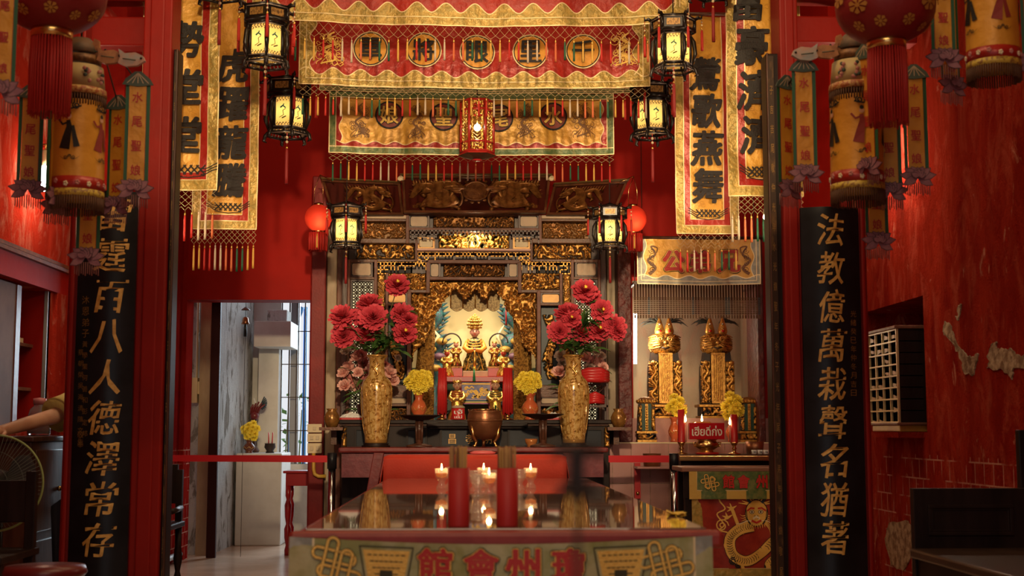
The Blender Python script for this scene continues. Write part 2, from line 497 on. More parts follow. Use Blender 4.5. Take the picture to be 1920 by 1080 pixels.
def bez(p0, p1, p2, p3, n=12):
    out = []
    for i in range(n + 1):
        t = i / n; a = (1 - t) ** 3; b = 3 * t * (1 - t) ** 2; c = 3 * t * t * (1 - t); d = t ** 3
        out.append(tuple(a * p0[k] + b * p1[k] + c * p2[k] + d * p3[k] for k in range(len(p0))))
    return out

def smooth_path(pts, n=6):
    """Catmull-Rom through pts"""
    out = []
    L = len(pts)
    for i in range(L - 1):
        p0 = pts[max(i - 1, 0)]; p1 = pts[i]; p2 = pts[i + 1]; p3 = pts[min(i + 2, L - 1)]
        for j in range(n):
            t = j / n
            out.append(tuple(.5 * (2 * p1[k] + (p2[k] - p0[k]) * t + (2 * p0[k] - 5 * p1[k] + 4 * p2[k] - p3[k]) * t * t + (3 * p1[k] - p0[k] - 3 * p2[k] + p3[k]) * t ** 3) for k in range(len(p1))))
    out.append(tuple(pts[-1]))
    return out

# ---------------------------------------------------------------- tassels
TASSEL_ME = {}
def tassel_mesh(color, length=.105, r=.0085):
    k = (color, length, r)
    if k not in TASSEL_ME:
        t = MB()
        m = TASSEL[color]
        t.lathe([(.001, 0), (.0015, -.012), (r * .75, -.014), (r * .75, -.026)], BRIGHTGOLD if color != 'white' else TASSEL['white'], n=8)
        t.lathe([(r * .7, -.026), (r, -.05), (r * 1.05, -length * .8), (r * 1.1, -length), (.001, -length * .985)], m, n=9)
        o = t.build('tassel'); TASSEL_ME[k] = o.data; bpy.data.objects.remove(o)
    return TASSEL_ME[k]
def add_tassel(parent, loc, color, length=.105, r=.0085):
    o = bpy.data.objects.new('tassel', tassel_mesh(color, length, r)); COL.objects.link(o)
    o.parent = parent; o.location = loc
    return o
# ================================================================ the hall
WY = 10.4            # front face of the back wall
XL, XR = -2.45, 2.45
FLOORM = mat('polished_floor_tile', (.52, .35, .24), .2, col2=(.60, .41, .29), ns=3, bump=.03)
CEILM = mat('dark_red_ceiling', (.10, .012, .008), .6)
GREYPEEL = wall_paint('peeling_grey_plaster', (.50, .51, .50), (.58, .59, .58), (.24, .225, .20), peel=.53, bump=.5, rough=.7, streak=False)
WHITEPLASTER = mat('white_plaster', (.62, .62, .58), .7, col2=(.54, .53, .49), ns=3, bump=.15, bs=12)
NICHEPLASTER = wall_paint('sooty_niche_plaster', (.55, .45, .32), (.48, .37, .25), (.22, .15, .10), peel=.66, bump=.2, rough=.7)
PINKTILE = mat('pink_ledge_tile', (.50, .27, .24), .25, col2=(.45, .23, .20), ns=4)
CREAMPOST = mat('cream_post_paint', (.50, .40, .26), .55, col2=(.36, .26, .16), ns=4, bump=.2, stretch=(1, 1, .3))

b = MB(); b.box(-3.2, 3.2, -1.6, 12.9, -.1, 0, FLOORM); struct(b, 'floor')
b = MB(); b.box(-3.2, 3.2, -1.6, 11.6, 4.8, 4.9, CEILM); struct(b, 'ceiling')
# left wall of the front hall with the built-in cupboard's hole
cy0, cy1, cz0, cz1 = 5.6, 7.83, 1.0, 1.80
b = MB()
b.box(XL - .6, XL, -1.6, cy0, 0, 4.8, REDPLASTER_L); b.box(XL - .6, XL, cy1, 8.5, 0, 4.8, REDPLASTER_L)
b.box(XL - .6, XL, cy0, cy1, 0, cz0, REDPLASTER_L); b.box(XL - .6, XL, cy0, cy1, cz1, 4.8, REDPLASTER_L)
b.box(XL - .6, XL - .45, cy0, cy1, cz0, cz1, REDWALL)
struct(b, 'wall_left')
b = MB(); b.box(-3.05, -2.23, 8.5, WY + .25, 0, 4.8, REDTILE); struct(b, 'wall_left_rear')
# right wall with its niche
ny0, ny1, nz0, nz1 = 7.10, 8.25, .985, 1.72
b = MB()
b.box(XR, XR + .6, -1.6, ny0, 0, 4.8, REDPLASTER); b.box(XR, XR + .6, ny1, 8.5, 0, 4.8, REDPLASTER)
b.box(XR, XR + .6, ny0, ny1, 0, nz0, REDPLASTER); b.box(XR, XR + .6, ny0, ny1, nz1, 4.8, REDPLASTER)
b.box(XR + .45, XR + .6, ny0, ny1, nz0, nz1, REDWALL)
wr = struct(b, 'wall_right')
b = MB(); b.box(2.36, 3.05, 8.5, WY + .25, 0, 4.8, REDWALL); struct(b, 'wall_right_rear')
# flaked spots showing grey render on the right wall
RENDERM = mat('bare_grey_render', (.36, .26, .17), .9, spec=.1, col2=(.17, .10, .06), ns=22, bump=.9, bs=40)
def wallpt(px, py):
    d = ROT @ Vector(((px - 960) / F, (540 - py) / F, -1)); p = CAMLOC + d * (XR / d.x)
    return (p.y, p.z)
for k, pts in enumerate([[(1773, 602), (1785, 612), (1790, 632), (1803, 655), (1815, 668), (1825, 668), (1836, 664), (1832, 680), (1828, 698), (1822, 704), (1808, 698), (1804, 676), (1792, 650), (1775, 630), (1769, 622)],
                         [(1798, 572), (1804, 571), (1801, 590), (1797, 601), (1794, 598), (1797, 586)],
                         [(1861, 645), (1870, 640), (1868, 655), (1884, 655), (1896, 652), (1905, 664), (1918, 668), (1940, 672), (1940, 688), (1902, 690), (1899, 712), (1892, 700), (1880, 692), (1868, 694), (1852, 690), (1858, 678), (1852, 668)],
                         [(1668, 980), (1700, 975), (1712, 990), (1712, 1040), (1695, 1070), (1672, 1060), (1660, 1010)]]):
    q0_ = [wallpt(*p) for p in pts]; rj = random.Random(k + 9); q = []
    for a_, c_ in zip(q0_, q0_[1:] + q0_[:1]):
        for t_ in (0, .25, .5, .75): q.append((a_[0] + (c_[0] - a_[0]) * t_ + (rj.uniform(-.009, .009) if t_ else 0), a_[1] + (c_[1] - a_[1]) * t_ + (rj.uniform(-.009, .009) if t_ else 0)))
    b = MB(); n = len(q)
    rn = random.Random(k)
    vs = [(XR - .004 - .004 * rn.random(), y, z) for y, z in q] + [(XR + .01, y, z) for y, z in q]
    b.add(vs, [tuple(range(n))] + [(i, n + i, n + (i + 1) % n, (i + 1) % n) for i in range(n)], RENDERM)
    b.build('bare_render_patch', wr)

# back wall around the door, the shrine and the niche
dx0, dx1 = P(345, 800, WY).x, P(578, 800, WY).x
dz = P(460, 562, WY).z
sx0, sx1 = P(640, 700, WY).x, P(1140, 700, WY).x
sz = P(890, 430, WY).z
gx0, gx1 = P(1187, 700, WY).x, P(1424, 700, WY).x
gz1 = P(1300, 520, WY).z
gz0 = 1.0
T = .25
b = MB()
b.box(-2.3, dx0, WY, WY + T, 0, 4.8, REDTILE)
b.box(dx0, dx1, WY, WY + T, dz, 4.8, REDWALL)
b.box(dx1, sx0, WY, WY + T, 0, 4.8, REDWALL)
b.box(sx0, sx1, WY, WY + T, sz, 4.8, REDWALL)
b.box(sx1, gx0, WY, WY + T, 0, 4.8, REDWALL)
b.box(gx0, gx1, WY, WY + T, gz1, 4.8, REDWALL)
b.box(gx1, 2.5, WY, WY + T, 0, 4.8, REDWALL)
struct(b, 'wall_back')
# tiled plinth under the niche, three pale steps
b = MB()
gl = P(1143, 900, 9.95).x
b.box(gl, 2.36, 10.28, 11.35, 0, 1.085, PINKTILE)
b.box(gl, 2.36, 9.95, 10.28, 0, .905, PINKTILE)
for i in range(9):
    x = gl + .02 + i * .14
    b.box(x, x + .003, 9.948, 9.952, .0, .9, RENDERM)
b.box(gl, 2.36, 9.947, 9.952, .60, .603, RENDERM); b.box(gl, 2.36, 9.945, 9.96, .895, .905, CREAM)
struct(b, 'trim_niche_steps')
b = MB()
b.box(gx0 - .1, 2.45, 11.3, 11.4, .9, 3.2, NICHEPLASTER)
b.box(gx0 - .12, gx0 - .02, WY + T, 11.4, .9, 3.2, NICHEPLASTER)
b.box(gx1 + .04, gx1 + .12, WY + T, 11.4, .9, 3.2, NICHEPLASTER)
b.box(gx0 - .12, gx1 + .12, WY + T, 11.4, 2.75, 2.85, NICHEPLASTER)
struct(b, 'wall_niche')
# closed back of the shrine recess
b = MB()
b.box(sx0 - .1, sx1 + .1, 11.55, 11.6, 0, 3.4, DARKWOOD)
b.box(sx0 - .1, sx0 - .02, WY + T, 11.6, 0, 3.4, DARKWOOD); b.box(sx1 + .02, sx1 + .1, WY + T, 11.6, 0, 3.4, DARKWOOD)
b.box(sx0 - .1, sx1 + .1, WY + T, 11.6, 2.9, 3.0, DARKWOOD)
struct(b, 'wall_shrine_recess')
# door jamb and posts on the back wall
def post(name, px0, px1, py_top, Y, th, m, zb=0):
    x0 = P(px0, 800, Y).x; x1 = P(px1, 800, Y).x
    b = MB(); b.box(x0, x1, Y, Y + th, zb, P((px0 + px1) / 2, py_top, Y).z, m)
    return struct(b, name, .008)
post('trim_door_jamb', 579, 607, 330, 10.2, .2, mat('red_maroon_jamb', (.22, .016, .014), .45, spec=.25, col2=(.17, .012, .012), ns=4, bump=.1))
post('trim_cream_post', 609, 628, 430, 10.25, .15, CREAMPOST)
post('trim_brown_post', 628, 640, 430, 10.2, .18, MAUVEWOOD)
post('trim_post', 1140, 1161, 430, 10.2, .18, CREAMPOST)
post('trim_flaking_post', 1161, 1186, 450, 9.97, .4, MAROON_OLD)
post('trim_niche_post', 1424, 1436, 440, 9.97, .4, MAROON_OLD)
# yellow conduit by the right post
b = MB(); x = P(1441, 600, 9.0).x
b.tube([(x, 9.0, .3), (x, 9.0, P(1441, 372, 9.0).z)], .011, mat('yellow_conduit', (.62, .36, .05), .4), 8)
struct(b, 'trim_conduit')
# front partition: red pillars, side strips, cross beams
PY = 6.6
def pillar(name, px0, px1, m=RED, th=.2, Y=PY, top=4.8):
    x0 = P(px0, 800, Y).x; x1 = P(px1, 800, Y).x
    b = MB(); b.box(x0, x1, Y, Y + th, 0, top, m)
    w = x1 - x0
    b.box(x0 + w * .25, x1 - w * .25, Y - .015, Y, 0, top, m)
    return struct(b, name, .01)
pillar('pillar_left', 247, 302)
pillar('pillar_right', 1478, 1513)
pillar('trim_strip_left', 118, 136, th=.1); pillar('trim_strip_right', 1618, 1634, th=.1)
def xbeam(name, px0, py0, px1, py1, Y, th, m=RED):
    x0, x1, z0, z1 = BX(px0, py0, px1, py1, Y)
    b = MB(); b.box(x0, x1, Y, Y + th, z0, z1, m); return struct(b, name, .01)
xbeam('beam_left', 60, 30, 300, 85, 6.85, .12); xbeam('beam_right', 1480, 30, 1720, 80, 6.85, .12)
xbeam('beam_upper_left', 60, -90, 300, 0, 6.85, .12); xbeam('beam_upper_right', 1480, -90, 1720, 0, 6.85, .12)
for nm, a, c in (('trim_brace_left', (242, 88), (150, -30)), ('trim_brace_right', (1545, 88), (1640, -30))):
    p, q = P(*a, 6.98), P(*c, 6.98)
    b = MB(); b.tube([p, q], .05, RED, 4); struct(b, nm)
# rear of the hall behind the camera: wall with the street door
b = MB()
b.box(-3.05, -1.3, -1.7, -1.6, 0, 4.8, REDWALL); b.box(1.3, 3.05, -1.7, -1.6, 0, 4.8, REDWALL); b.box(-1.3, 1.3, -1.7, -1.6, 2.7, 4.8, REDWALL)
struct(b, 'wall_front')
# moulding over the cupboard on the left wall
b = MB()
zz = 1.93
b.box(XL, XL + .05, -1.6, 8.12, zz, zz + .02, BROWNWOOD); b.box(XL, XL + .03, -1.6, 8.12, zz + .03, zz + .05, BROWNWOOD)
struct(b, 'trim_left')
b = MB(); b.box(XL, XL + .025, 5.4, 8.12, 1.80, 1.93, REDWALL); b.box(XL, XL + .025, 7.9, 8.12, 1.0, 1.8, REDPLASTER_L); struct(b, 'trim_cupboard')

# ---------------------------------------------------------------- yard room behind the door
BYW = 12.6
b = MB()
b.box(dx0 - .3, P(472, 800, BYW).x, BYW, BYW + .1, 0, 3.4, GREYPEEL)
struct(b, 'wall_yard_back')
b = MB()
q = [(P(345, 800, WY + T).x - .02, WY + T), (P(410, 800, 11.2).x, 11.2), (P(472, 800, BYW).x, BYW)]
x_a, x_b = P(404, 800, 11.0).x, P(472, 800, BYW).x
b.add([(x_a, 11.0, 0), (x_b, BYW, 0), (x_b, BYW, 3.4), (x_a, 11.0, 3.4), (x_a - .3, 11.0, 0), (x_a - .3, BYW, 0), (x_a - .3, BYW, 3.4), (x_a - .3, 11.0, 3.4)],
      [(0, 1, 2, 3), (4, 7, 6, 5), (0, 4, 5, 1), (3, 2, 6, 7), (0, 3, 7, 4), (1, 5, 6, 2)], GREYPEEL)
b.box(dx0 - .3, x_a, 10.95, 11.0, 0, 3.4, GREYPEEL)
struct(b, 'wall_yard_left')
b = MB(); x0, x1 = P(374, 800, 10.9).x, P(394, 800, 10.9).x
b.box(x0, x1, 10.85, 10.95, 0, 3.4, CREAMPOST); struct(b, 'trim_yard_post')
b = MB(); x0, x1 = P(394, 800, 10.7).x, P(411, 800, 10.7).x
b.box(x0, x1, 10.65, 10.69, 0, dz + .1, mat('dark_maroon_door', (.035, .008, .008), .6, spec=.15)); struct(b, 'door_yard')
b = MB()
b.box(P(470, 800, BYW).x - .05, P(524, 800, BYW).x, BYW, BYW + .1, 0, 3.4, WHITEPLASTER)
b.box(P(486, 700, 12.4).x, P(524, 700, 12.4).x, 12.35, BYW, 0, P(500, 648, 12.4).z, WHITEPLASTER)
struct(b, 'wall_yard_pier', .004)
b = MB(); x0, x1, z0, z1 = BX(476, 602, 545, 650, 12.0)
b.box(x0, x1, 12.0, 12.5, z0, z1, WHITEPLASTER)
b.box(x0 + .1, x1 - .05, 12.1, 12.4, z1, z1 + .11, GREYPEEL); struct(b, 'beam_yard', .006)
b = MB(); b.box(P(470, 800, BYW).x - .4, P(600, 800, BYW).x + .3, 12.9, 16, -.12, -.02, mat('yard_grass', (.12, .2, .05), .9, col2=(.2, .3, .1), ns=3)); struct(b, 'ground_yard')
# window grille of the yard room
b = MB(); x0, x1, z0, z1 = BX(527, 560, 585, 870, 12.5)
for i in range(5):
    x = x0 + (x1 - x0) * i / 4
    b.box(x - .006, x + .006, 12.5, 12.512, z0, z1 + .4, DARKSTEEL)
for i in range(6):
    z = z0 + (z1 - z0) * i / 5
    b.box(x0, x1, 12.495, 12.507, z - .004, z + .004, DARKSTEEL)
b.box(x0 + .07, x0 + .15, 12.6, 12.66, z0, z1 + .4, mat('grey_window_post', (.25, .26, .28), .6))
b.box(x0 - .02, x1 + .1, 12.48, 12.62, 0, z0, WHITEPLASTER)
struct(b, 'window_1')
b = MB(); x = P(553, 700, 13.0).x
b.tube([(x + .05, 13.0, P(553, 575, 13).z), (x + .02, 13.0, P(553, 590, 13).z), (x, 13.0, P(553, 605, 13).z), (x, 13.0, P(553, 640, 13).z), (x - .03, 13.0, 0)], .035, mat('blue_pipe', (.03, .22, .55), .4), 10)
b.tube([(x + .09, 13.05, P(553, 575, 13).z), (x + .09, 13.05, 0)], .02, mat('blue_pipe', (.03, .22, .55), .4), 8)
tag(place(b.build('drain_pipe'), (0, 0, 0)), 'bright blue drain pipe outside the barred yard window', 'pipe')
b = MB()
rn = random.Random(4)
for i in range(160):
    c = Vector((P(560, 760, 13.8).x + rn.uniform(-.35, .3), 13.8 + rn.uniform(-.2, .3), rn.uniform(0, 1.35)))
    a = rn.uniform(0, 6.28); s = rn.uniform(.04, .09)
    d = Vector((math.cos(a), .3 * math.sin(a), rn.uniform(-.3, .9))) * s; e = Vector((-math.sin(a), .4, .3)) * s * .4
    b.add([c, c + d * .5 + e, c + d, c + d * .5 - e], [(0, 1, 2, 3)], LEAF)
for i in range(5):
    x = P(560, 760, 13.8).x - .3 + .14 * i
    b.tube([(x, 13.8, 0), (x + .05, 13.85, 1.2)], .008, STEMG, 5)
tag(b.build('garden_shrub'), 'leafy green shrub in the yard outside the barred window', 'shrub')
# ================================================================ dragons and carving
def dragon(mb, x0, x1, z0, z1, y, m, flip=False, th=.075, hairs=True, m2=None, depth=1.0):
    """carved dragon in relief; head at the right unless flip"""
    W = x1 - x0; H = z1 - z0; m2 = m2 or m
    def q(u, v, d=0): return (x1 - u * W if flip else x0 + u * W, y - d * H * depth, z0 + v * H)
    body = smooth_path([(.02, .40, 0), (.12, .60, .03), (.28, .86, .10), (.45, .72, .10), (.50, .45, .05), (.40, .20, .10), (.60, .12, .14), (.76, .28, .14), (.66, .50, .10), (.55, .66, .10), (.60, .84, .14), (.76, .90, .18), (.86, .74, .2)], 6)
    n = len(body)
    rad = [H * th * (.25 + .75 * min(1, i / (n * .25))) * (1.15 if .4 < i / n < .8 else 1) for i in range(n)]
    mb.tube([q(*p) for p in body], rad, m, 8)
    # scale ridge along the back
    for i in range(4, n - 6, 3):
        p = Vector(q(*body[i])); t = Vector(q(*body[i + 1])) - p
        nrm = Vector((-t.z, 0, t.x)).normalized() * rad[i] * (1.7 if not flip else -1.7)
        mb.tube([p + nrm * .5, p + nrm + t * .4], [rad[i] * .35, rad[i] * .08], m2, 5)
    # head: skull, jaws, horns, eyes
    mb.ball(q(.875, .72, .24), H * .10, m, 10, 7, H * .085)
    mb.tube([q(.88, .70, .25), q(.96, .66, .26), q(1.0, .70, .26)], [H * .075, H * .055, H * .03], m2, 7)
    mb.tube([q(.88, .64, .22), q(.95, .55, .24)], [H * .05, H * .025], m2, 6)
    mb.ball(q(.89, .77, .33), H * .025, m2, 6, 5)
    for s in (0, .05):
        mb.tube([q(.84 - s, .80, .22), q(.76 - s, .92, .2), q(.74 - s, 1.0, .16)], [H * .028, H * .02, H * .006], m2, 5)
    for k in range(5):
        mb.tube([q(.84, .66 - .02 * k, .2), q(.79 - .01 * k, .56 - .06 * k, .17), q(.84 - .03 * k, .46 - .07 * k, .12)], [H * .02, H * .016, H * .004], m2, 4)
    mb.tube([q(*p) for p in smooth_path([(.97, .62, .24), (1.02, .45, .2), (1.0, .22, .15), (.92, .06, .1), (.82, .04, .05)], 5)], H * .014, m2, 4)
    # legs with claws
    for (a, b_, c) in (((.70, .34), (.84, .36), (.92, .28)), ((.46, .22), (.30, .16), (.22, .06)), ((.70, .16), (.84, .10), (.93, .05)), ((.40, .78), (.34, .60), (.24, .52))):
        mb.tube([q(a[0], a[1], .1), q(b_[0], b_[1], .14), q(c[0], c[1], .1)], [H * .06, H * .045, H * .035], m, 6)
        for k in (-1, 0, 1):
            mb.tube([q(c[0], c[1], .1), q(c[0] + .035, c[1] - .04 + .05 * k, .14), q(c[0] + .06, c[1] - .08 + .05 * k, .08)], [H * .022, H * .018, H * .004], m2, 4)
    if hairs:
        for k in range(16):
            u = .08 + .058 * k
            mb.tube([q(u, .62 + .25 * abs(math.sin(u * 7)), .02), q(u + .02, .86, .05), q(u - .01, 1.02, .02)], [H * .016, H * .016, H * .004], m2, 4)
        for k in range(9):
            u = .05 + .1 * k
            mb.ribbon([(q(a, c)[0], q(a, c)[2]) for a, c in spiral(u + .04, .10 + .08 * (k % 2), .01, .06, k, 1.4, 12)], H * .02, y - H * .04, m2)

# ================================================================ the carved shrine
SY = 10.12
MS = 1777
shrine = thing('altar_shrine', 'tall carved and gilded wooden altar shrine filling the middle of the red back wall', 'altar shrine', (P(888, 800, SY).x, SY, 0))
def SBX(mb, a, b_, c, d, y0, y1, m, both=False, mir=MS):
    x0, x1, z0, z1 = BX(a, b_, c, d, y0); mb.box(x0, x1, y0, y1, z0, z1, m)
    if both:
        x0, x1, z0, z1 = BX(mir - c, b_, mir - a, d, y0); mb.box(x0, x1, y0, y1, z0, z1, m)
def both(px0, px1): return ((px0, px1), (MS - px1, MS - px0))

# crown boards, leaning out at the top
def crown(name, quad, y_bot, lean, drg, label=None):
    """quad: (px,py) of bottom-left, bottom-right, top-right, top-left"""
    yb, yt = y_bot, y_bot - lean
    c = [P(*quad[0], yb), P(*quad[1], yb), P(*quad[2], yt), P(*quad[3], yt)]
    zb = (c[0].z + c[1].z) / 2; zt = (c[2].z + c[3].z) / 2
    def uv(u, v, d=0):
        a = c[0].lerp(c[1], u); b_ = c[3].lerp(c[2], u); r = a.lerp(b_, v); r.y -= d; return r
    mb = MB()
    def bar(u0, v0, u1, v1, w, m, d=.03, th=.05):
        p = [uv(u0, v0, d), uv(u1, v0, d), uv(u1, v1, d), uv(u0, v1, d), uv(u0, v0, -th), uv(u1, v0, -th), uv(u1, v1, -th), uv(u0, v1, -th)]
        mb.hexa(p, m)
    W = (c[1] - c[0]).length; H = (c[3] - c[0]).length
    bar(0, 0, 1, 1, 0, mat('dark_red_lacquer_field', (.075, .012, .007), .35), 0, .05)
    fu = .016 / W * 1.2; fv = .016 / H * 1.2
    for a in ((0, 0, 1, fv * 1.2), (0, 1 - fv, 1, 1), (0, fv, fu, 1 - fv), (1 - fu, fv, 1, 1 - fv)): bar(*a, 0, BROWNWOOD)
    bar(-.01, 1, 1.01, 1 + fv * .9, 0, mat('olive_gilded_moulding', (.16, .10, .035), .45, .3), .05)
    root = mb.build(name, shrine, True, bevel=.004)
    mb = MB()
    k = len(mb.v)
    for (u0, u1, fl) in drg:
        dragon(mb, u0, u1, .10, .90, 0, BROWNGOLD, fl, th=.08)
    if len(drg) == 2:
        mb.disc(.5, .60, .085, -.14, BROWNGOLD, 24, .25)
        mb.tube([(.5 + .085 * math.cos(a / 12 * math.pi), -.14, .60 + .25 * math.sin(a / 12 * math.pi)) for a in range(25)], .012, BROWNGOLD, 6)
        for a in range(14):
            t = a / 14 * 2 * math.pi
            mb.ball((.5 + .105 * math.cos(t), -.10, .60 + .31 * math.sin(t)), .014, BROWNGOLD, 6, 5, .035)
    for i in range(k, len(mb.v)):
        v = mb.v[i]
        mb.v[i] = uv(v.x, v.z, -v.y * H * .55)
    mb.build('dragon_carving', root, True)
    return root
crown('crown_board', [(757, 400), (1024, 400), (1032, 331), (753, 331)], 10.02, .26, [(.05, .40, False), (.60, .95, True)])
crown('crown_board', [(624, 404), (757, 404), (751, 345), (603, 338)], 10.06, .22, [(.22, .86, False)])
crown('crown_board', [(1024, 404), (1150, 404), (1177, 340), (1038, 348)], 10.06, .22, [(.12, .76, True)])
for px in (751, 1034):
    mb = MB(); p = P(px, 336, 9.74)
    mb.lathe([(.001, -.012), (.022, -.010), (.028, 0), (.022, .012), (.012, .016), (.001, .017)], CREAM, p, 14)
    mb.tube([(p.x + s[0] - p.x, p.y - .02, s[1]) for s in [(a + p.x, b_ + p.z) for a, b_ in spiral(0, 0, .022, .005, 0, 1.5, 16)]], .004, CREAM, 5)
    mb.build('scroll_end', shrine, True)

# beams and posts of the front
for a in [(765, 398, 1012, 403), (765, 427, 1012, 433), (781, 470, 996, 474), (802, 487, 976, 494), (802, 519, 976, 525)]:
    mb = MB(); SBX(mb, *a, SY - .02, SY + .16, MAUVEWOOD); mb.build('beam', shrine, True, bevel=.004)
for a in [(672, 409, 765, 415), (670, 447, 780, 456), (650, 486, 800, 492), (724, 543, 804, 549), (650, 519, 704, 524), (722, 569, 768, 573), (722, 722, 768, 745), (722, 757, 768, 762)]:
    for u, v in both(a[0], a[2]): mb = MB(); SBX(mb, u, a[1], v, a[3], SY - .01, SY + .16, BROWNWOOD); mb.build('beam', shrine, True, bevel=.004)
for a in [(680, 403, 762, 410)]:
    for u, v in both(a[0], a[2]): mb = MB(); SBX(mb, u, a[1], v, a[3], SY - .03, SY + .1, CREAMPLAQUE); mb.build('pale_moulding', shrine, True, bevel=.004)
mb = MB(); SBX(mb, 781, 466, 996, 470, SY - .03, SY + .1, mat('rosy_moulding', (.62, .36, .28), .4))
mb.build('beam', shrine, True, bevel=.004)
for (a, b_, c, d, m) in [(650, 487, 655, 800, MAUVEWOOD), (700, 487, 706, 800, MAUVEWOOD), (722, 512, 727, 800, MAUVEWOOD), (763, 545, 770, 800, MAUVEWOOD), (761, 403, 767, 456, MAUVEWOOD), (799, 491, 806, 549, MAUVEWOOD), (778, 450, 783, 490, MAUVEWOOD), (640, 440, 650, 800, DARKWOOD)]:
    for (u, v) in both(a, c):
        mb = MB(); SBX(mb, u, b_, v, d, SY - .03, SY + .14, m)
        mb.build('post', shrine, True, bevel=.003)
# dark boards behind the small panels
mb = MB()
SBX(mb, 640, 403, 1137, 494, SY + .10, SY + .2, DARKWOOD)
SBX(mb, 704, 490, 772, 800, SY + .10, SY + .2, BLACKWOOD, True)
SBX(mb, 770, 490, 1007, 530, SY + .10, SY + .2, DARKWOOD)
SBX(mb, 604, 402, 652, 412, SY + .0, SY + .2, DARKWOOD, True)
mb.build('backing_board', shrine, True)
# plaques
def plaque(a, b_, c, d, m, fr=DARKWOOD, y=SY):
    mb = MB(); x0, x1, z0, z1 = BX(a - 4, b_ - 4, c + 4, d + 4, y)
    mb.frame(x0, x1, z0, z1, y - .005, y + .09, .014, fr)
    x0, x1, z0, z1 = BX(a, b_, c, d, y)
    mb.rrect(x0, x1, z0, z1, y + .004, y + .08, m, .012)
    mb.build('plaque', shrine, True)
for (a, b_, c, d, m) in [(770, 406, 801, 424, CREAMPLAQUE), (660, 494, 695, 516, CREAMPLAQUE), (729, 552, 760, 567, GOLDPLAQUE), (808, 495, 822, 518, CREAMPLAQUE), (728, 747, 762, 756, CREAMPLAQUE)]:
    for (u, v) in both(a, c): plaque(u, b_, v, d, m)
for (u, v) in both(787, 811): plaque(u, 449, v, 463, CREAM, GOLDPLAQUE, SY + .03)
# carved panels
def carved(a, b_, c, d, hi, lo, seed, freq=16, depth=.03, y=SY + .09, cut=.40):
    freq *= 2.1
    x0, x1, z0, z1 = BX(a, b_, c, d, y)
    mb = MB(); mb.relief(x0, x1, z0, z1, y, depth, hi, lo, seed, freq, cut)
    return mb.build('carved_panel', shrine, True)
TANGROUND = mat('tan_carving_ground', (.30, .17, .075), .5, .2)
GREENGROUND = mat('olive_carving_ground', (.16, .15, .07), .4, .3)
DARKGROUND = mat('dark_carving_ground', (.025, .012, .007), .5)
carved(812, 404, 965, 428, BROWNGOLD, DARKGROUND, 1, 18)
carved(831, 494, 947, 520, BROWNGOLD, DARKGROUND, 2, 16)
carved(822, 437, 955, 467, BRIGHTGOLD, GREENGROUND, 3, 13, .035, SY + .10)
for i, (u, v) in enumerate(both(674, 761)): carved(u, 414, v, 448, BROWNGOLD, TANGROUND, 4 + i, 17)
for i, (u, v) in enumerate(both(668, 778)): carved(u, 455, v, 487, GOLD, DARKGROUND, 6 + i, 14)
for i, (u, v) in enumerate(both(727, 799)): carved(u, 512, v, 544, GOLD, DARKGROUND, 8 + i, 17)
for i, (u, v) in enumerate(both(707, 721)): carved(u, 512, v, 795, GOLD, TANGROUND, 10 + i, 22, .02, SY + .02)
for i, (u, v) in enumerate(both(727, 763)): carved(u, 762, v, 790, BROWNGOLD, DARKGROUND, 12 + i, 18)
# gilt figures on the black side boards
for i, (u, v) in enumerate(both(728, 762)):
    x0, x1, z0, z1 = BX(u, 575, v, 722, SY + .1)
    mb = MB(); mb.box(x0, x1, SY + .08, SY + .1, z0, z1, mat('blue_black_panel', (.012, .025, .028), .4))
    o = mb.build('figure_board', shrine, True)
    mb = MB()
    def fm(uu, vv, h):
        d = abs(uu - .5 - .18 * math.sin(vv * 9 + i * 2))
        return h * (1 if d < .26 and vv > .04 and vv < .95 else 0)
    mb.relief(x0, x1, z0 + .02, z1 - .04, SY + .079, .04, GOLD, mat('blue_black_panel', (.012, .025, .028), .4), 21 + i, 26, .30, fn=fm)
    mb.build('gilt_figure', o, True)
# lattice windows of interlaced coins, pale board behind that emits in place of a backlight
for (u, v) in both(656, 700):
    x0, x1, z0, z1 = BX(u, 525, v, 790, SY)
    mb = MB(); mb.box(x0, x1, SY + .10, SY + .12, z0, z1, mat('self_lit_lattice_board', (.80, .72, .50), .5, emit=(1, .84, .50), es=.8))
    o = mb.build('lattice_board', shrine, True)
    mb = MB(); c = (x1 - x0) / 4; nz = int((z1 - z0) / c)
    mb.frame(x0, x1, z0, z1, SY, SY + .04, .01, DARKWOOD)
    for j in range(nz + 1):
        for i in range(5):
            X = x0 + i * c; Z = z0 + j * c
            for (dx, dz) in ((1, 1), (1, -1)):
                X2, Z2 = X + dx * c, Z + dz * c
                if X2 <= x1 + .001 and z0 - .001 <= Z2 <= z1 + .001:
                    for bow in (.16, -.16):
                        p = [(X + (X2 - X) * t / 6 - (Z2 - Z) * bow * math.sin(math.pi * t / 6), SY + .02, Z + (Z2 - Z) * t / 6 + (X2 - X) * bow * math.sin(math.pi * t / 6)) for t in range(7)]
                        mb.tube(p, .0042, mat('lattice_dark_wood', (.03, .016, .005), .5), 4, False)
    mb.build('lattice', shrine, True)
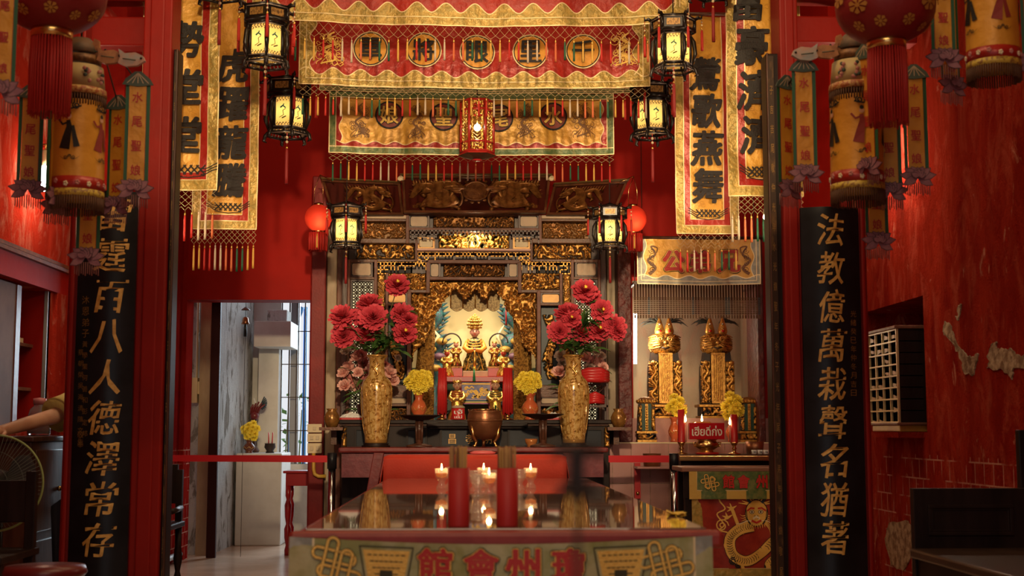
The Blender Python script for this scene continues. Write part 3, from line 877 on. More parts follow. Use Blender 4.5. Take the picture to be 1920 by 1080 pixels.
# fretwork valances
def fret(a, b_, c, d, y0, m, cell, bar, seed, mask=None, keep=.62, name='fretwork', th=.02):
    x0, x1, z0, z1 = BX(a, b_, c, d, y0)
    mb = MB(); mb.fret(x0, x1, z0, z1, y0, y0 + th, cell, bar, m, seed, keep, mask); return mb.build(name, shrine, True)
arch = lambda u, v: v > 1 - (.42 + .58 * min(1, (abs(u - .5) * 2) ** 6 * 1.4))
fret(770, 433, 1010, 455, SY - .05, DARKWOOD, .030, .010, 3, lambda u, v: v > 1 - (.30 + .7 * min(1, (abs(u - .5) * 2) ** 3 * 1.3)), .75)
fret(783, 473, 993, 494, SY - .02, GOLD, .027, .0085, 4, arch, .66)
for i, (u, v) in enumerate(both(707, 799)):
    inner = (lambda uu, vv: vv > .45 or uu < .25) if i == 0 else (lambda uu, vv: vv > .45 or uu > .75)
    fret(u, 491, v, 513, SY - .01, GOLD, .026, .0085, 5 + i, inner, .64)
# carved gold arch with hanging drapery over the opening
ax0, ax1, az0, az1 = BX(770, 527, 1007, 690, SY + .06)
mb = MB()
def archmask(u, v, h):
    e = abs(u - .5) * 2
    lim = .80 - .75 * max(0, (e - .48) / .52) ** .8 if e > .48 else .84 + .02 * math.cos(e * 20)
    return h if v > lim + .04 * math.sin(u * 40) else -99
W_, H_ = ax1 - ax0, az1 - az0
tmp = MB(); tmp.relief(ax0, ax1, az0, az1, SY + .08, .05, GOLD, mat('dark_gilding_ground', (.16, .075, .02), .4, .4), 31, 30, .36, .0065, archmask)  # low faces take the carving's own dark ground
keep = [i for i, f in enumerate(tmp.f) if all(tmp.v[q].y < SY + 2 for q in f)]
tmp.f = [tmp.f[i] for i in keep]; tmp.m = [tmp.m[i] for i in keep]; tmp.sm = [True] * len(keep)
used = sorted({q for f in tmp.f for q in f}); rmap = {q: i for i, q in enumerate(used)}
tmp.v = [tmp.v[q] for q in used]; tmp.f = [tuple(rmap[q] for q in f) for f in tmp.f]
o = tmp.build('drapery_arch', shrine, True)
sm_ = o.modifiers.new('thick', 'SOLIDIFY'); sm_.thickness = .015
# canopy lobes in the middle
mb = MB()
LOBE = mat('embroidered_canopy', (.42, .30, .12), .5, .2, col2=(.22, .14, .05), ns=70, mix=(.45, .55))
for k in range(4):
    a, c = 845 + 23 * k, 845 + 23 * (k + 1)
    x0, x1, z0, z1 = BX(a, 535, c, 585, SY + .25)
    pts = [(x0, z1), (x0, z0 + .03)] + [(x0 + (x1 - x0) * t / 8, z0 + .03 - .025 * math.sin(math.pi * t / 8)) for t in range(1, 8)] + [(x1, z0 + .03), (x1, z1)]
    mb.prism(pts, SY + .25 - .01 * (k % 2), SY + .275, LOBE)
    mb.tube([(x0, SY + .235, z1), (x0, SY + .235, z0 + .03)], .006, GOLD, 5)
mb.build('canopy', shrine, True)
# tied gold curtains either side of the opening
for (u, v), sgn in zip(both(778, 812), (1, -1)):
    x0, x1, z0, z1 = BX(u, 570, v, 790, SY + .16)
    cx = (x0 + x1) / 2
    n = 25; mm = 36; vs = []; fs = []
    for j in range(mm + 1):
        t = j / mm
        half = (x1 - x0) / 2 * (.75 + .35 * t if t < .8 else 1.03)
        off = sgn * .03 * (1 - t) ** 2
        for i in range(n):
            a = math.pi * 2 * i / n
            r = 1 + .13 * math.sin(a * 9 + t * 5)
            vs.append((cx + off + half * r * math.cos(a), SY + .2 + .05 * r * math.sin(a), z1 + (z0 - z1) * t))
    for j in range(mm):
        for i in range(n):
            i2 = (i + 1) % n; fs.append((j * n + i, (j + 1) * n + i, (j + 1) * n + i2, j * n + i2))
    mb = MB(); mb.add(vs, fs, mat('gold_curtain', (.56, .29, .06), .36, .6, col2=(.22, .10, .02), ns=60, bump=.8, bs=90, bdist=.02), True)
    mb.build('gilded_curtain', shrine, True)
# floor of the recess, painted back board with dragon columns
rz = P(890, 792, 10.25).z
mb = MB(); SBX(mb, 700, 792, 1077, 830, SY + .2, 11.5, mat('pale_recess_floor', (.55, .36, .30), .5)); mb.build('recess_floor', shrine, True)
mb = MB(); SBX(mb, 768, 540, 1010, 795, 11.2, 11.25, mat('pale_gold_back_board', (.72, .60, .33), .5, col2=(.66, .52, .27), ns=3)); SBX(mb, 768, 690, 1010, 795, 11.15, 11.2, mat('dark_green_dado', (.05, .07, .045), .5)); mb.build('back_board', shrine, True)
TEAL = mat('teal_dragon_scales', (.03, .16, .17), .4, .2, col2=(.10, .10, .16), ns=60, bump=.6, bs=120)
PURP = mat('dull_purple_cloud', (.16, .08, .13), .5); OCH = mat('ochre_cloud', (.42, .26, .06), .5, .2)
for (u, v), s in zip(both(800, 838), (1, -1)):
    mb = MB()
    p = [P(x, y_, 11.05) for x, y_ in ((u + 14, 575), (u + 20, 600), (u + 8 if s > 0 else u + 30, 625), (u + 26 if s > 0 else u + 10, 650), (u + 12, 675), (u + 22, 700), (u + 14, 740), (u + 20, 790))]
    pp = smooth_path([tuple(q) for q in p], 6)
    mb.tube(pp, [.045 + .02 * math.sin(i * .5) for i in range(len(pp))], TEAL, 10)
    for i in range(0, len(pp) - 2, 2):
        c = Vector(pp[i]); mb.tube([c + Vector((s * .05, -.02, 0)), c + Vector((s * .11, -.02, .03))], [.02, .003], TEAL, 5)
    for k, (a, y_) in enumerate(((8, 655), (24, 668), (16, 690), (4, 705), (28, 640))):
        c = P(u + a, y_, 11.0); mb.ball(c, .05, PURP if k % 2 else OCH, 10, 6, .03)
    mb.tube([P(u + 6, 610, 10.98), P(u + 14 * s + 8, 630, 10.98), P(u + 4, 655, 10.98)], [.004, .018, .004], CREAM, 6)
    mb.tube([P(u + 10, 560, 11.0), P(u + 10, 610, 11.0)], .006, CANDLER, 5)
    mb.build('dragon_column', shrine, True)
# lamp tubes inside the shrine that light the upper carving and the opening
mb = MB()
p = P(890, 478, 10.25)
point('shrine_lamp', P(890, 446, SY + .0), 3.0, (1, .80, .50), .03, None)
area('shrine_inner_lamp', (P(890, 540, 10.6).x, 10.62, P(890, 528, 10.6).z), (R(0), 0, 0), .7, .15, 16, (1, .82, .52))
for s, px in ((1, 678), (-1, MS - 678)):
    point('lattice_lamp', P(px, 600, SY + .07), .25, (1, .8, .5), .02)
# ================================================================ altar cabinet, tables
CY = 9.55
cab_top = P(890, 787, CY).z
cab = thing('altar_cabinet', 'long black carved altar cabinet standing against the foot of the gilded shrine', 'cabinet', (P(897, 820, CY).x, CY, 0))
mb = MB()
x0, x1, z0, z1 = BX(642, 796, 1143, 838, CY)
mb.box(x0, x1, CY, 10.05, .0, z1, BLACKWOOD)
mb.build('body', cab, True, bevel=.006)
mb = MB()
a0, a1, _, _ = BX(632, 780, 1149, 800, CY)
mb.box(a0, a1, CY - .03, 10.06, cab_top - .03, cab_top, BLACKWOOD); mb.box(a0 + .03, a1 - .03, CY - .015, CY, cab_top - .045, cab_top - .03, DARKWOOD)
c0, c1, _, _ = BX(800, 780, 990, 800, CY - .08)
mb.box(c0, c1, CY - .10, CY, cab_top - .05, cab_top - .02, BLACKWOOD); mb.box(c0 + .02, c1 - .02, CY - .085, CY, cab_top - .065, cab_top - .05, BLACKWOOD)
mb.build('top', cab, True, bevel=.006)
BLUEBLACK = mat('blue_black_panel_gloss', (.008, .011, .018), .4, spec=.25)
for i, (u, v) in enumerate(((668, 720), (765, 798), (828, 940), (955, 1020), (1060, 1128))):
    mb = MB(); x0, x1, z0, z1 = BX(u, 806, v, 836, CY - .03)
    mb.box(x0, x1, CY - .03, CY, z0, z1, BLUEBLACK); mb.frame(x0 - .012, x1 + .012, z0 - .012, z1 + .012, CY - .045, CY, .014, BLACKWOOD)
    if i == 2:
        for px, ch in ((848, '昌'), (880, '孝'), (915, '明')):
            c = P(px, 823, CY - .033); mb.text(ch, c.x, c.z, .055, .07, CY - .033, GOLDINK, .01)
    mb.build('panel', cab, True)
for u, v in ((640, 650), (1133, 1143)):
    mb = MB(); x0, x1, z0, z1 = BX(u, 800, v, 838, CY - .02)
    mb.relief(x0, x1, z0, z1, CY - .01, .03, GOLD, DARKGROUND, u, 20); mb.build('carved_bracket', cab, True)

# maroon table
TY = 8.95
tz = P(888, 839, TY).z
tx0, tx1, _, _ = BX(634, 835, 1141, 845, TY)
tab = thing('offering_table', 'old maroon wooden table with splayed legs carrying the two tall vases', 'table', ((tx0 + tx1) / 2, TY, 0))
mb = MB(); mb.box(tx0, tx1, TY, TY + .52, tz - .035, tz, MAROON); mb.build('tabletop', tab, True, bevel=.012)
mb = MB(); az = P(888, 895, TY + .04).z
mb.box(tx0 + .02, tx1 - .03, TY + .04, TY + .06, az, tz - .035, PINKMAROON); mb.build('apron', tab, True)
for s, xa, xb in ((1, tx0 + .27, tx0 + .12), (-1, tx1 - .27, tx1 - .12)):
    for yy in (TY + .0, TY + .44):
        mb = MB(); w_ = .035
        mb.hexa([(xb - w_, yy, 0), (xb + w_, yy, 0), (xa + w_, yy, tz - .035), (xa - w_, yy, tz - .035), (xb - w_, yy + .05, 0), (xb + w_, yy + .05, 0), (xa + w_, yy + .05, tz - .035), (xa - w_, yy + .05, tz - .035)], MAROON)
        mb.build('leg', tab, True, bevel=.005)

# red cloth covered table standing behind the glass topped one
FX0, FX1 = P(719, 860, 7.35).x, P(1062, 860, 7.35).x
fz = P(890, 857, 7.35).z
ct = thing('side_table', 'wooden table standing under the plain orange red cloth', 'table', ((FX0 + FX1) / 2, 7.75, 0))
mb = MB(); mb.box(FX0 + .05, FX1 - .05, 7.4, 8.15, fz - .05, fz - .012, DARKWOOD); mb.build('tabletop', ct, True)
for xx in (FX0 + .07, FX1 - .12):
    for yy in (7.42, 8.08):
        mb = MB(); mb.box(xx, xx + .05, yy, yy + .05, 0, fz - .05, DARKWOOD); mb.build('leg', ct, True)
mb = MB()
ORCLOTH = mat('orange_red_cloth', (.62, .050, .022), .65, col2=(.56, .04, .018), ns=4, bump=.15, bs=90)
n = 40; prof = [(7.33, .30), (7.335, fz - .12), (7.345, fz - .02), (7.37, fz - .003), (7.75, fz), (8.16, fz - .004), (8.19, fz - .02), (8.2, .35)]
vs = []; fs = []
for j, (yy, zz) in enumerate(prof):
    for i in range(n + 1):
        x = FX0 + (FX1 - FX0) * i / n
        wv = .008 * math.sin(i * .9) * (1 if zz < fz - .1 else .1)
        vs.append((x, yy + wv, zz))
for j in range(len(prof) - 1):
    for i in range(n): fs.append((j * (n + 1) + i, j * (n + 1) + i + 1, (j + 1) * (n + 1) + i + 1, (j + 1) * (n + 1) + i))
mb.add(vs, fs, ORCLOTH, True)
for s, X in ((-1, FX0), (1, FX1)):
    vs = [(X, 7.345, fz - .02), (X, 7.75, fz), (X, 8.18, fz - .02), (X + s * .10, 8.15, .5), (X + s * .06, 7.75, .52), (X + s * .055, 7.34, .5)]
    mb.add(vs, [(0, 1, 4, 5), (1, 2, 3, 4)] if s > 0 else [(5, 4, 1, 0), (4, 3, 2, 1)], ORCLOTH, True)
o = mb.build('tablecloth'); tag(o, 'plain orange red tablecloth behind the oil lamps, draped over the low table', 'tablecloth')
s_ = o.modifiers.new('thick', 'SOLIDIFY'); s_.thickness = .004; s_.offset = 1

# long glass topped table in front
GZ = .75
gy0 = (1 - GZ) / (182 / 2500)        # depth of the near edge
q0, q1 = P(571, 987, gy0).x, P(1324, 985, gy0).x
gy0 -= 0.0
gt = thing('long_table', 'long glass topped offering table with a red edge in the foreground', 'table', ((q0 + q1) / 2, gy0, 0))
gy1 = 6.9
mb = MB()
mb.box(q0 + .005, q1 - .005, gy0, gy1, GZ - .030, GZ - .010, mat('mauve_brown_board', (.115, .060, .050), .5, col2=(.15, .08, .066), ns=8, stretch=(1, .2, 1)))
mb.build('tabletop', gt, True)
mb = MB()
mb.box(q0, q1, gy0, gy1, GZ - .010, GZ, mat('table_glass', (.20, .115, .090), .03, spec=.6, ior=1.55))
mb.build('glass_top', gt, True, bevel=.003)
mb = MB()
REDGE = mat('red_painted_edge', (.24, .018, .012), .45, col2=(.28, .028, .018), ns=30)
mb.box(q0 - .035, q1 + .035, gy0 - .055, gy0 - .001, GZ - .048, GZ - .004, REDGE)
mb.box(q0 - .035, q0 - .001, gy0 - .001, gy1, GZ - .048, GZ - .014, REDGE); mb.box(q1 + .001, q1 + .035, gy0 - .001, gy1, GZ - .048, GZ - .014, REDGE)
mb.build('red_edge', gt, True, bevel=.012)
for xx in (q0 + .02, q1 - .09):
    for yy in (gy0 + .03, gy1 - .12):
        mb = MB(); mb.box(xx, xx + .07, yy, yy + .07, 0, GZ - .03, MAROON); mb.build('leg', gt, True, bevel=.005)
mb = MB(); mb.box(q0 + .05, q1 - .05, gy1 - .1, gy1 - .08, .45, GZ - .03, MAROON); mb.box(q0 + .03, q0 + .05, gy0 + .1, gy1 - .1, .55, GZ - .03, MAROON); mb.box(q1 - .05, q1 - .03, gy0 + .1, gy1 - .1, .55, GZ - .03, MAROON); mb.build('apron', gt, True)

# ---------------------------------------------------------------- embroidery helpers
def knot(mb, cx, cz, s, y, m, edge=None, rot=0):
    """endless knot: two pairs of interlaced long loops and four corner loops"""
    def st(pts, k=0):
        out = []
        for x, z in pts:
            c, sn = math.cos(rot), math.sin(rot); out.append((cx + s * (x * c - z * sn), cz + s * (x * sn + z * c)))
        if edge: mb.ribbon(out, s * .15, y - .0005 - k * .0002, edge, True)
        mb.ribbon(out, s * .10, y - .001 - k * .0003, m, True)
    def stad(x0, x1, z0, z1, r, n=8):
        pts = []
        for ccx, ccz, a0 in ((x1 - r, z0 + r, -90), (x1 - r, z1 - r, 0), (x0 + r, z1 - r, 90), (x0 + r, z0 + r, 180)):
            for q in range(n): a = R(a0 + q * 90 / (n - 1)); pts.append((ccx + r * math.cos(a), ccz + r * math.sin(a)))
        return pts
    st(stad(-1, .66, .10, .52, .2), 0); st(stad(-.66, 1, -.52, -.10, .2), 1)
    st(stad(-.52, -.10, -.66, 1, .2), 2); st(stad(.10, .52, -1, .66, .2), 3)

def cloud(mb, cx, cz, s, y, m, wd=None):
    wd = wd or s * .08
    for sg in (-1, 1):
        mb.ribbon([(cx + sg * (x - cx), z) for x, z in spiral(cx + .45 * s, cz, .28 * s, .06 * s, 2.5, 1.6, 20)], wd, y, m)
        mb.ribbon(bez((cx + sg * .2 * s, cz - .1 * s), (cx + sg * .5 * s, cz - .5 * s), (cx + sg * .9 * s, cz - .1 * s), (cx + sg * 1.25 * s, cz + .2 * s), 10), [wd * (1.3 - i * .11) for i in range(11)], y, m)
    mb.ribbon(spiral(cx, cz + .18 * s, .2 * s, .05 * s, 0, 1.5, 16), wd, y, m)

def knotcloud(mb, cx, cz, w, h, y, m):
    """plaited cloud at the foot of a scroll banner"""
    for k in range(5):
        x = cx - w * .22 + k * w * .11
        mb.ribbon([(x - h * .28, cz - h * .3), (x + h * .28, cz + h * .3)], h * .09, y, m); mb.ribbon([(x + h * .28, cz - h * .3), (x - h * .28, cz + h * .3)], h * .09, y - .0004, m)
    for sg in (-1, 1):
        for k in range(3):
            mb.ribbon(bez((cx + sg * w * .22, cz - h * .3 + k * h * .2), (cx + sg * w * .34, cz - h * .4 + k * h * .2), (cx + sg * w * .36, cz + k * h * .1), (cx + sg * w * .5, cz + h * (.05 + .2 * k)), 8), h * .06, y, m)
    mb.ribbon([(cx - w * .3, cz - h * .38), (cx, cz - h * .5), (cx + w * .3, cz - h * .38)], h * .06, y, m)

def scrolls(mb, x0, x1, z0, z1, y, m, seed, n=14, wd=.003):
    rn = random.Random(seed)
    for k in range(n):
        r = min(x1 - x0, z1 - z0) * rn.uniform(.10, .2)
        cx = rn.uniform(x0 + r, x1 - r); cz = rn.uniform(z0 + r, z1 - r)
        mb.ribbon(spiral(cx, cz, r, r * .15, rn.uniform(0, 6), rn.choice((-1, 1)) * rn.uniform(1, 1.8), 14), wd, y - rn.random() * .0004, m)
    for k in range(n // 2):
        x = rn.uniform(x0, x1 - .02); z = rn.uniform(z0, z1)
        mb.ribbon([(x + (x1 - x0) * .3 * t / 8, z + .008 * math.sin(t * 1.2 + k)) for t in range(9) if x + (x1 - x0) * .3 * t / 8 < x1], wd, y - .0005, m)

# front cloth hanging from the long table: knots, baskets, four characters
fy = gy0 - .060
c0, c1 = P(543, 1030, fy).x, P(1335, 1030, fy).x
cz1 = P(940, 1005, fy).z
fc = MB()
n = 48; vs = []; fs = []
H = .52
for j in range(13):
    for i in range(n + 1): vs.append((c0 + (c1 - c0) * i / n, fy - .004, cz1 - H * j / 12))
for j in range(12):
    for i in range(n): fs.append((j * (n + 1) + i, (j + 1) * (n + 1) + i, (j + 1) * (n + 1) + i + 1, j * (n + 1) + i + 1))
fc.add(vs, fs, SAGECLOTH, True)
for (a, b_) in ((543, 588), (1301, 1335)):
    u0, u1 = P(a, 1030, fy).x, P(b_, 1030, fy).x
    fc.poly([(u0, cz1 - H), (u1, cz1 - H), (u1, cz1), (u0, cz1)], fy - .006, GREYCLOTH)
    e = u1 if a < 900 else u0
    fc.ribbon([(e, cz1), (e, cz1 - H)], .005, fy - .008, PIPING)
yk = fy - .009
def fp(px, py): p = P(px, py, fy); return p.x, p.z
OUTL = mat('olive_outline', (.035, .03, .008), .6)
x, z = fp(632, 1054); knot(fc, x, z, .064, yk, GOLDEMB, OUTL, R(-12))
x, z = fp(1248, 1054); knot(fc, x, z, .064, yk, GOLDEMB, OUTL, R(12))
for px in (725, 1163):
    a, zt = fp(px - 44, 1022); b_, _ = fp(px + 44, 1022); zb = zt - .12; cx = (a + b_) / 2
    def bask(gx, y, m):
        g = []
        for j in range(13):
            t_ = j / 12; l = (cx - .035 - gx) * (1 - t_) + (a - gx) * t_; r = (cx + .035 + gx) * (1 - t_) + (b_ + gx) * t_
            g += [(l + (r - l) * i / 12, y, (zb - gx) * (1 - t_) + (zt + gx) * t_) for i in range(13)]
        fc.add(g, [(j * 13 + i, j * 13 + i + 1, (j + 1) * 13 + i + 1, (j + 1) * 13 + i) for j in range(12) for i in range(12)], m)
    bask(.010, yk, OUTL); bask(.006, yk - .0006, SAGECLOTH); bask(0, yk - .0012, GOLDEMB)
    for r in range(5):
        zz = zt - .012 - r * .016; hw = (b_ - a) / 2 - .010 - r * .0065
        for k in range(7 - r // 2):
            xx = cx - hw + 2 * hw * (k + .5) / (7 - r // 2)
            fc.poly([(xx - .005, zz - .0015), (xx + .005, zz - .0015), (xx + .005, zz + .0015), (xx - .005, zz + .0015)], yk - .0018, OUTL)
    fc.poly([(cx - .016, zt - .05), (cx - .016, zt - .068), (cx + .016, zt - .068), (cx + .016, zt - .05)], yk - .002, OUTL)
for px, ch in ((816, '館'), (902, '會'), (980, '州'), (1066, '瓊')):
    x, z = fp(px, 1050)
    fc.text(ch, x, z, .098, .105, yk, OUTL, .075, .02); fc.text(ch, x, z, .094, .100, yk - .0012, GOLDEMB, .055, .02); fc.text(ch, x, z, .088, .094, yk - .0024, REDEMB, .035, .02)
def wv(v):
    d = max(0, cz1 - v.z)
    u = (v.x - c0) / (c1 - c0)
    v.z -= .020 * math.sin(math.pi * u) * math.exp(-d * 3)
    v.y -= .010 * min(1, d * 6) * (math.sin(u * 31) * .6 + math.sin(u * 13 + 1) + .8)
    return v
fc.warp(wv)
o = fc.build('altar_frontal'); tag(o, 'sage green embroidered frontal hanging from the front edge of the glass topped table', 'altar cloth')
# ================================================================ hanging banners
ORDER = ['orange', 'orange', 'green', 'green', 'gold', 'gold', 'red', 'red', 'white', 'white']
def net_and_tassels(root, x0, x1, z, n, drop, length, wavef=None, phase=0, r=.006, cols=ORDER):
    if not n: return
    """knotted mesh fringe with coloured tassels under a banner's lower edge"""
    mb = MB()
    W = x1 - x0; cell = W / n / 2.0; rows = max(2, int(drop / (cell * .9)))
    th = .0016
    NET = mat('cream_netting', (.42, .30, .14), .6)
    def pt(i, j):
        X = x0 + i * cell; Z = z - j * drop / rows
        return Vector((X, (wavef(X, Z) if wavef else 0), Z))
    for j in range(rows):
        for i in range(2 * n + 1):
            for d in (-1, 1):
                if (i + j) % 2 == 0 and 0 <= i + d <= 2 * n:
                    a, b_ = pt(i, j), pt(i + d, j + 1)
                    t = (b_ - a).normalized(); nn = Vector((-t.z, 0, t.x)) * th / 2
                    mb.add([a + nn, a - nn, b_ - nn, b_ + nn], [(0, 1, 2, 3)], NET)
    # lower edge gathers into each tassel
    for k in range(n):
        X = x0 + (k + .5) * W / n
        for d in (-1, 1):
            a = pt(2 * k + 1 + d, rows) if 0 <= 2 * k + 1 + d <= 2 * n else pt(2 * k + 1, rows)
            a = Vector((a.x, a.y, z - drop)); b_ = Vector((X, a.y, z - drop - .02))
            t = (b_ - a).normalized(); nn = Vector((-t.z, 0, t.x)) * th / 2
            mb.add([a + nn, a - nn, b_ - nn, b_ + nn], [(0, 1, 2, 3)], NET)
    mb.build('net_fringe', root)
    rn = random.Random(n)
    for k in range(n):
        X = x0 + (k + .5) * W / n
        add_tassel(root, (X, (wavef(X, z) if wavef else 0), z - drop - .018 + rn.uniform(-.004, .004)), cols[(k + phase) % len(cols)], length * rn.uniform(.95, 1.05), r)

def valance(label, px0, py0, px1, py1, Y, field, border, inner, bw, sag, ntas, drop, tl, deco, group='horizontal temple banners over the altar', phase=0, scal=.03, top_border=False, ext=0):
    """wide embroidered altar valance with scalloped border"""
    x0, x1, z0, z1 = BX(px0, py0, px1, py1, Y)
    W = x1 - x0; H = z1 - z0 + ext
    root = thing('hanging_banner', label, 'banner', ((x0 + x1) / 2, Y, z0 + H), group)
    fz = lambda x, z: .010 * math.sin(x * 9 + 1) + .004 * math.sin(x * 23) + .002 * math.sin(x * 41 + z * 9)
    mb = MB()
    n = int(W / .035); nz = max(5, int(H / .05))
    vs = []; fs = []
    for j in range(nz + 1):
        for i in range(n + 1): vs.append((-W / 2 + W * i / n, 0, -H * j / nz))
    for j in range(nz):
        for i in range(n): fs.append((j * (n + 1) + i, (j + 1) * (n + 1) + i, (j + 1) * (n + 1) + i + 1, j * (n + 1) + i + 1))
    mb.add(vs, fs, field, True)
    def bands(b0, m, y, wave, amp, pipe=True):
        """border strip along left, bottom, right, inner edge scalloped"""
        N = int(W / .012)
        def edge(x): return -H + b0 + (amp * math.sin((x + W / 2) / wave * 2 * math.pi) if amp else 0)
        v = []; f = []
        for i in range(N + 1):
            x = -W / 2 + W * i / N; v += [(x, y, -H), (x, y, edge(x))]
        for i in range(N): f.append((2 * i, 2 * i + 2, 2 * i + 3, 2 * i + 1))
        mb.add(v, f, m)
        if pipe: mb.ribbon([(-W / 2 + W * i / N, edge(-W / 2 + W * i / N)) for i in range(N + 1)], .006, y - .001, PIPING)
        for sx in (-1, 1):
            M_ = int(H / .012); v = []; f = []; e = []
            for i in range(M_ + 1):
                z = -H + (H) * i / M_
                xe = sx * (W / 2 - b0 + (amp * math.sin(z / wave * 2 * math.pi) if amp else 0))
                v += [(sx * W / 2, y - .0004, z), (xe, y - .0004, z)]; e.append((xe, z))
            for i in range(M_): f.append((2 * i, 2 * i + 2, 2 * i + 3, 2 * i + 1) if sx < 0 else (2 * i + 1, 2 * i + 3, 2 * i + 2, 2 * i))
            mb.add(v, f, m)
            e = [q for q in e if q[1] > -H + b0 * .8]
            if pipe: mb.ribbon(e, .006, y - .0015, PIPING)
    if inner: bands(bw * 1.75, inner, -.003, .14, .012)
    bands(bw, border, -.006, .17, 0 if inner else scal)
    if not inner:
        mb.ribbon(seg([(-W / 2 + bw * .5, -.0), (-W / 2 + bw * .5, -H + bw * .45), (W / 2 - bw * .5, -H + bw * .45), (W / 2 - bw * .5, 0)]), .005, -.009, PIPING)
    if top_border:
        mb.ribbon(seg([(-W / 2, -bw * .35), (W / 2, -bw * .35)]), bw * .7, -.0072, border); mb.ribbon(seg([(-W / 2, -bw * .75), (W / 2, -bw * .75)]), .006, -.008, PIPING)
    mb.ribbon(seg([(-W / 2, 0), (-W / 2, -H), (W / 2, -H), (W / 2, 0)]), .006, -.008, PIPING)
    # decorations are given in photo pixels
    def L(px, py): p = P(px, py, Y); return p.x - (x0 + x1) / 2, p.z - (z0 + H)
    pxm = L(1, 0)[0] - L(0, 0)[0]
    deco(mb, L, pxm)
    def wv(v):
        v.y += fz(v.x, v.z); v.z -= sag * math.sin(math.pi * (v.x / W + .5)) if v.z < -.01 else 0; return v
    mb.warp(wv)
    mb.build('cloth', root)
    rod = MB(); rod.tube([(-W / 2 - .03, .0, .012), (W / 2 + .03, 0, .012)], .012, DARKWOOD, 8); rod.build('hanging_rod', root)
    top = 4.8 - root.location.z
    for sx in (-1, 1):
        c = MB(); c.tube([(sx * W * .46, 0, .012), (sx * W * .46, 0, top)], .003, DARKSTEEL, 4); c.build('hanging_cord', root)
    net_and_tassels(root, -W / 2, W / 2, -H - sag * .6, ntas, drop, tl, fz, phase)
    return root

def roundel(mb, L, pxm, px, py, r, ground, ring, ch, chm, s=1.28, edge=None):
    x, z = L(px, py); r *= pxm
    mb.disc(x, z, r * 1.0, -.010, PIPING if ring is None else ring); mb.disc(x, z, r * .94, -.0106, INK); mb.disc(x, z, r * .88, -.0112, ground)
    if edge: mb.text(ch, x, z, r * s * 1.06, r * s * 1.06, -.016, edge, .06, .02)
    mb.text(ch, x, z, r * s, r * s, -.019, chm, .028, .02)

def fig(mb, L, px0, py0, px1, py1, m, seed, big=True):
    """embroidered phoenix / lion figure: body swirl, wings and flames in outline"""
    a = L(px0, py1); b_ = L(px1, py0)
    w = b_[0] - a[0]; h = b_[1] - a[1]; cx = (a[0] + b_[0]) / 2
    scrolls(mb, a[0], b_[0], a[1], b_[1], -.0105, m, seed, 16, .004)
    mb.ribbon(smooth_path([(cx - w * .3, a[1] + h * .05), (cx + w * .2, a[1] + h * .2), (cx - w * .2, a[1] + h * .45), (cx + w * .15, a[1] + h * .65), (cx - w * .05, a[1] + h * .85), (cx + w * .15, b_[1])], 8), [w * .10 * (.4 + .6 * math.sin(math.pi * i / 40)) for i in range(41)], -.0110, m)
    for k in range(6):
        mb.ribbon(bez((cx, a[1] + h * .4), (cx + (k - 2.5) * w * .1, a[1] + h * .1), (cx + (k - 2.5) * w * .2, a[1] + h * .15), (cx + (k - 2.5) * w * .17, a[1] + h * .02), 8), .004, -.0113, m)

def deco_top(mb, L, pxm):
    for px in (545, 645, 760, 890, 1020, 1140, 1240):
        x, z = L(px, -40); scrolls(mb, x - .12, x + .12, z - .1, z + .08, -.0105, GOLDEMB, px, 9, .004)
valance('red banner with scalloped greenish gold border, uppermost and nearest of the wide banners', 495, -90, 1290, 40, 7.6, RCLOTH, GGCLOTH, None, .105, .03, 46, .065, .140, deco_top)

def deco_two(mb, L, pxm):
    for px, py, ch in ((695, 88, '軍'), (795, 90, '將'), (895, 92, '眼'), (994, 93, '里'), (1093, 93, '千')):
        roundel(mb, L, pxm, px, py, 34, YCLOTH2, None, ch, INK)
    fig(mb, L, 590, 60, 648, 122, GOLDEMB, 3); fig(mb, L, 1142, 62, 1198, 124, GOLDEMB, 4)
valance('red banner with five gold roundels of black characters, beneath the top banner', 562, 35, 1217, 160, 8.2, RCLOTH, GGCLOTH, None, .085, .02, 46, .04, .130, deco_two, phase=3, scal=.022)

def deco_three(mb, L, pxm):
    for px, ch in ((800, '元'), (860, '君'), (930, '天'), (1000, '后')):
        pass
valance('narrow wine red banner hanging right behind the five roundel banner', 600, 118, 1190, 172, 8.75, DKRCLOTH, GREENCLOTH, None, .03, .01, 0, .02, .05, deco_three, scal=.0)

def deco_four(mb, L, pxm):
    for px, py, ch in ((730, 214, '娘'), (832, 217, '聖'), (936, 219, '尾'), (1037, 217, '水')):
        roundel(mb, L, pxm, px, py, 27, mat('brown_red_satin', (.24, .03, .012), .45, bump=.2, bs=14), INK, ch, GOLDEMB, 1.3, INK)
    for k, (a, c) in enumerate(((655, 694), (764, 800), (966, 1004), (1072, 1118))): fig(mb, L, a, 192, c, 258, mat('brown_outline_thread', (.20, .08, .015), .5), 11 + k)
valance('yellow satin banner with four dark red roundels, lowest of the wide banners', 618, 175, 1150, 288, 9.1, YCLOTH, GREENCLOTH, RCLOTH, .045, .012, 36, .03, .135, deco_four, phase=2, top_border=True)

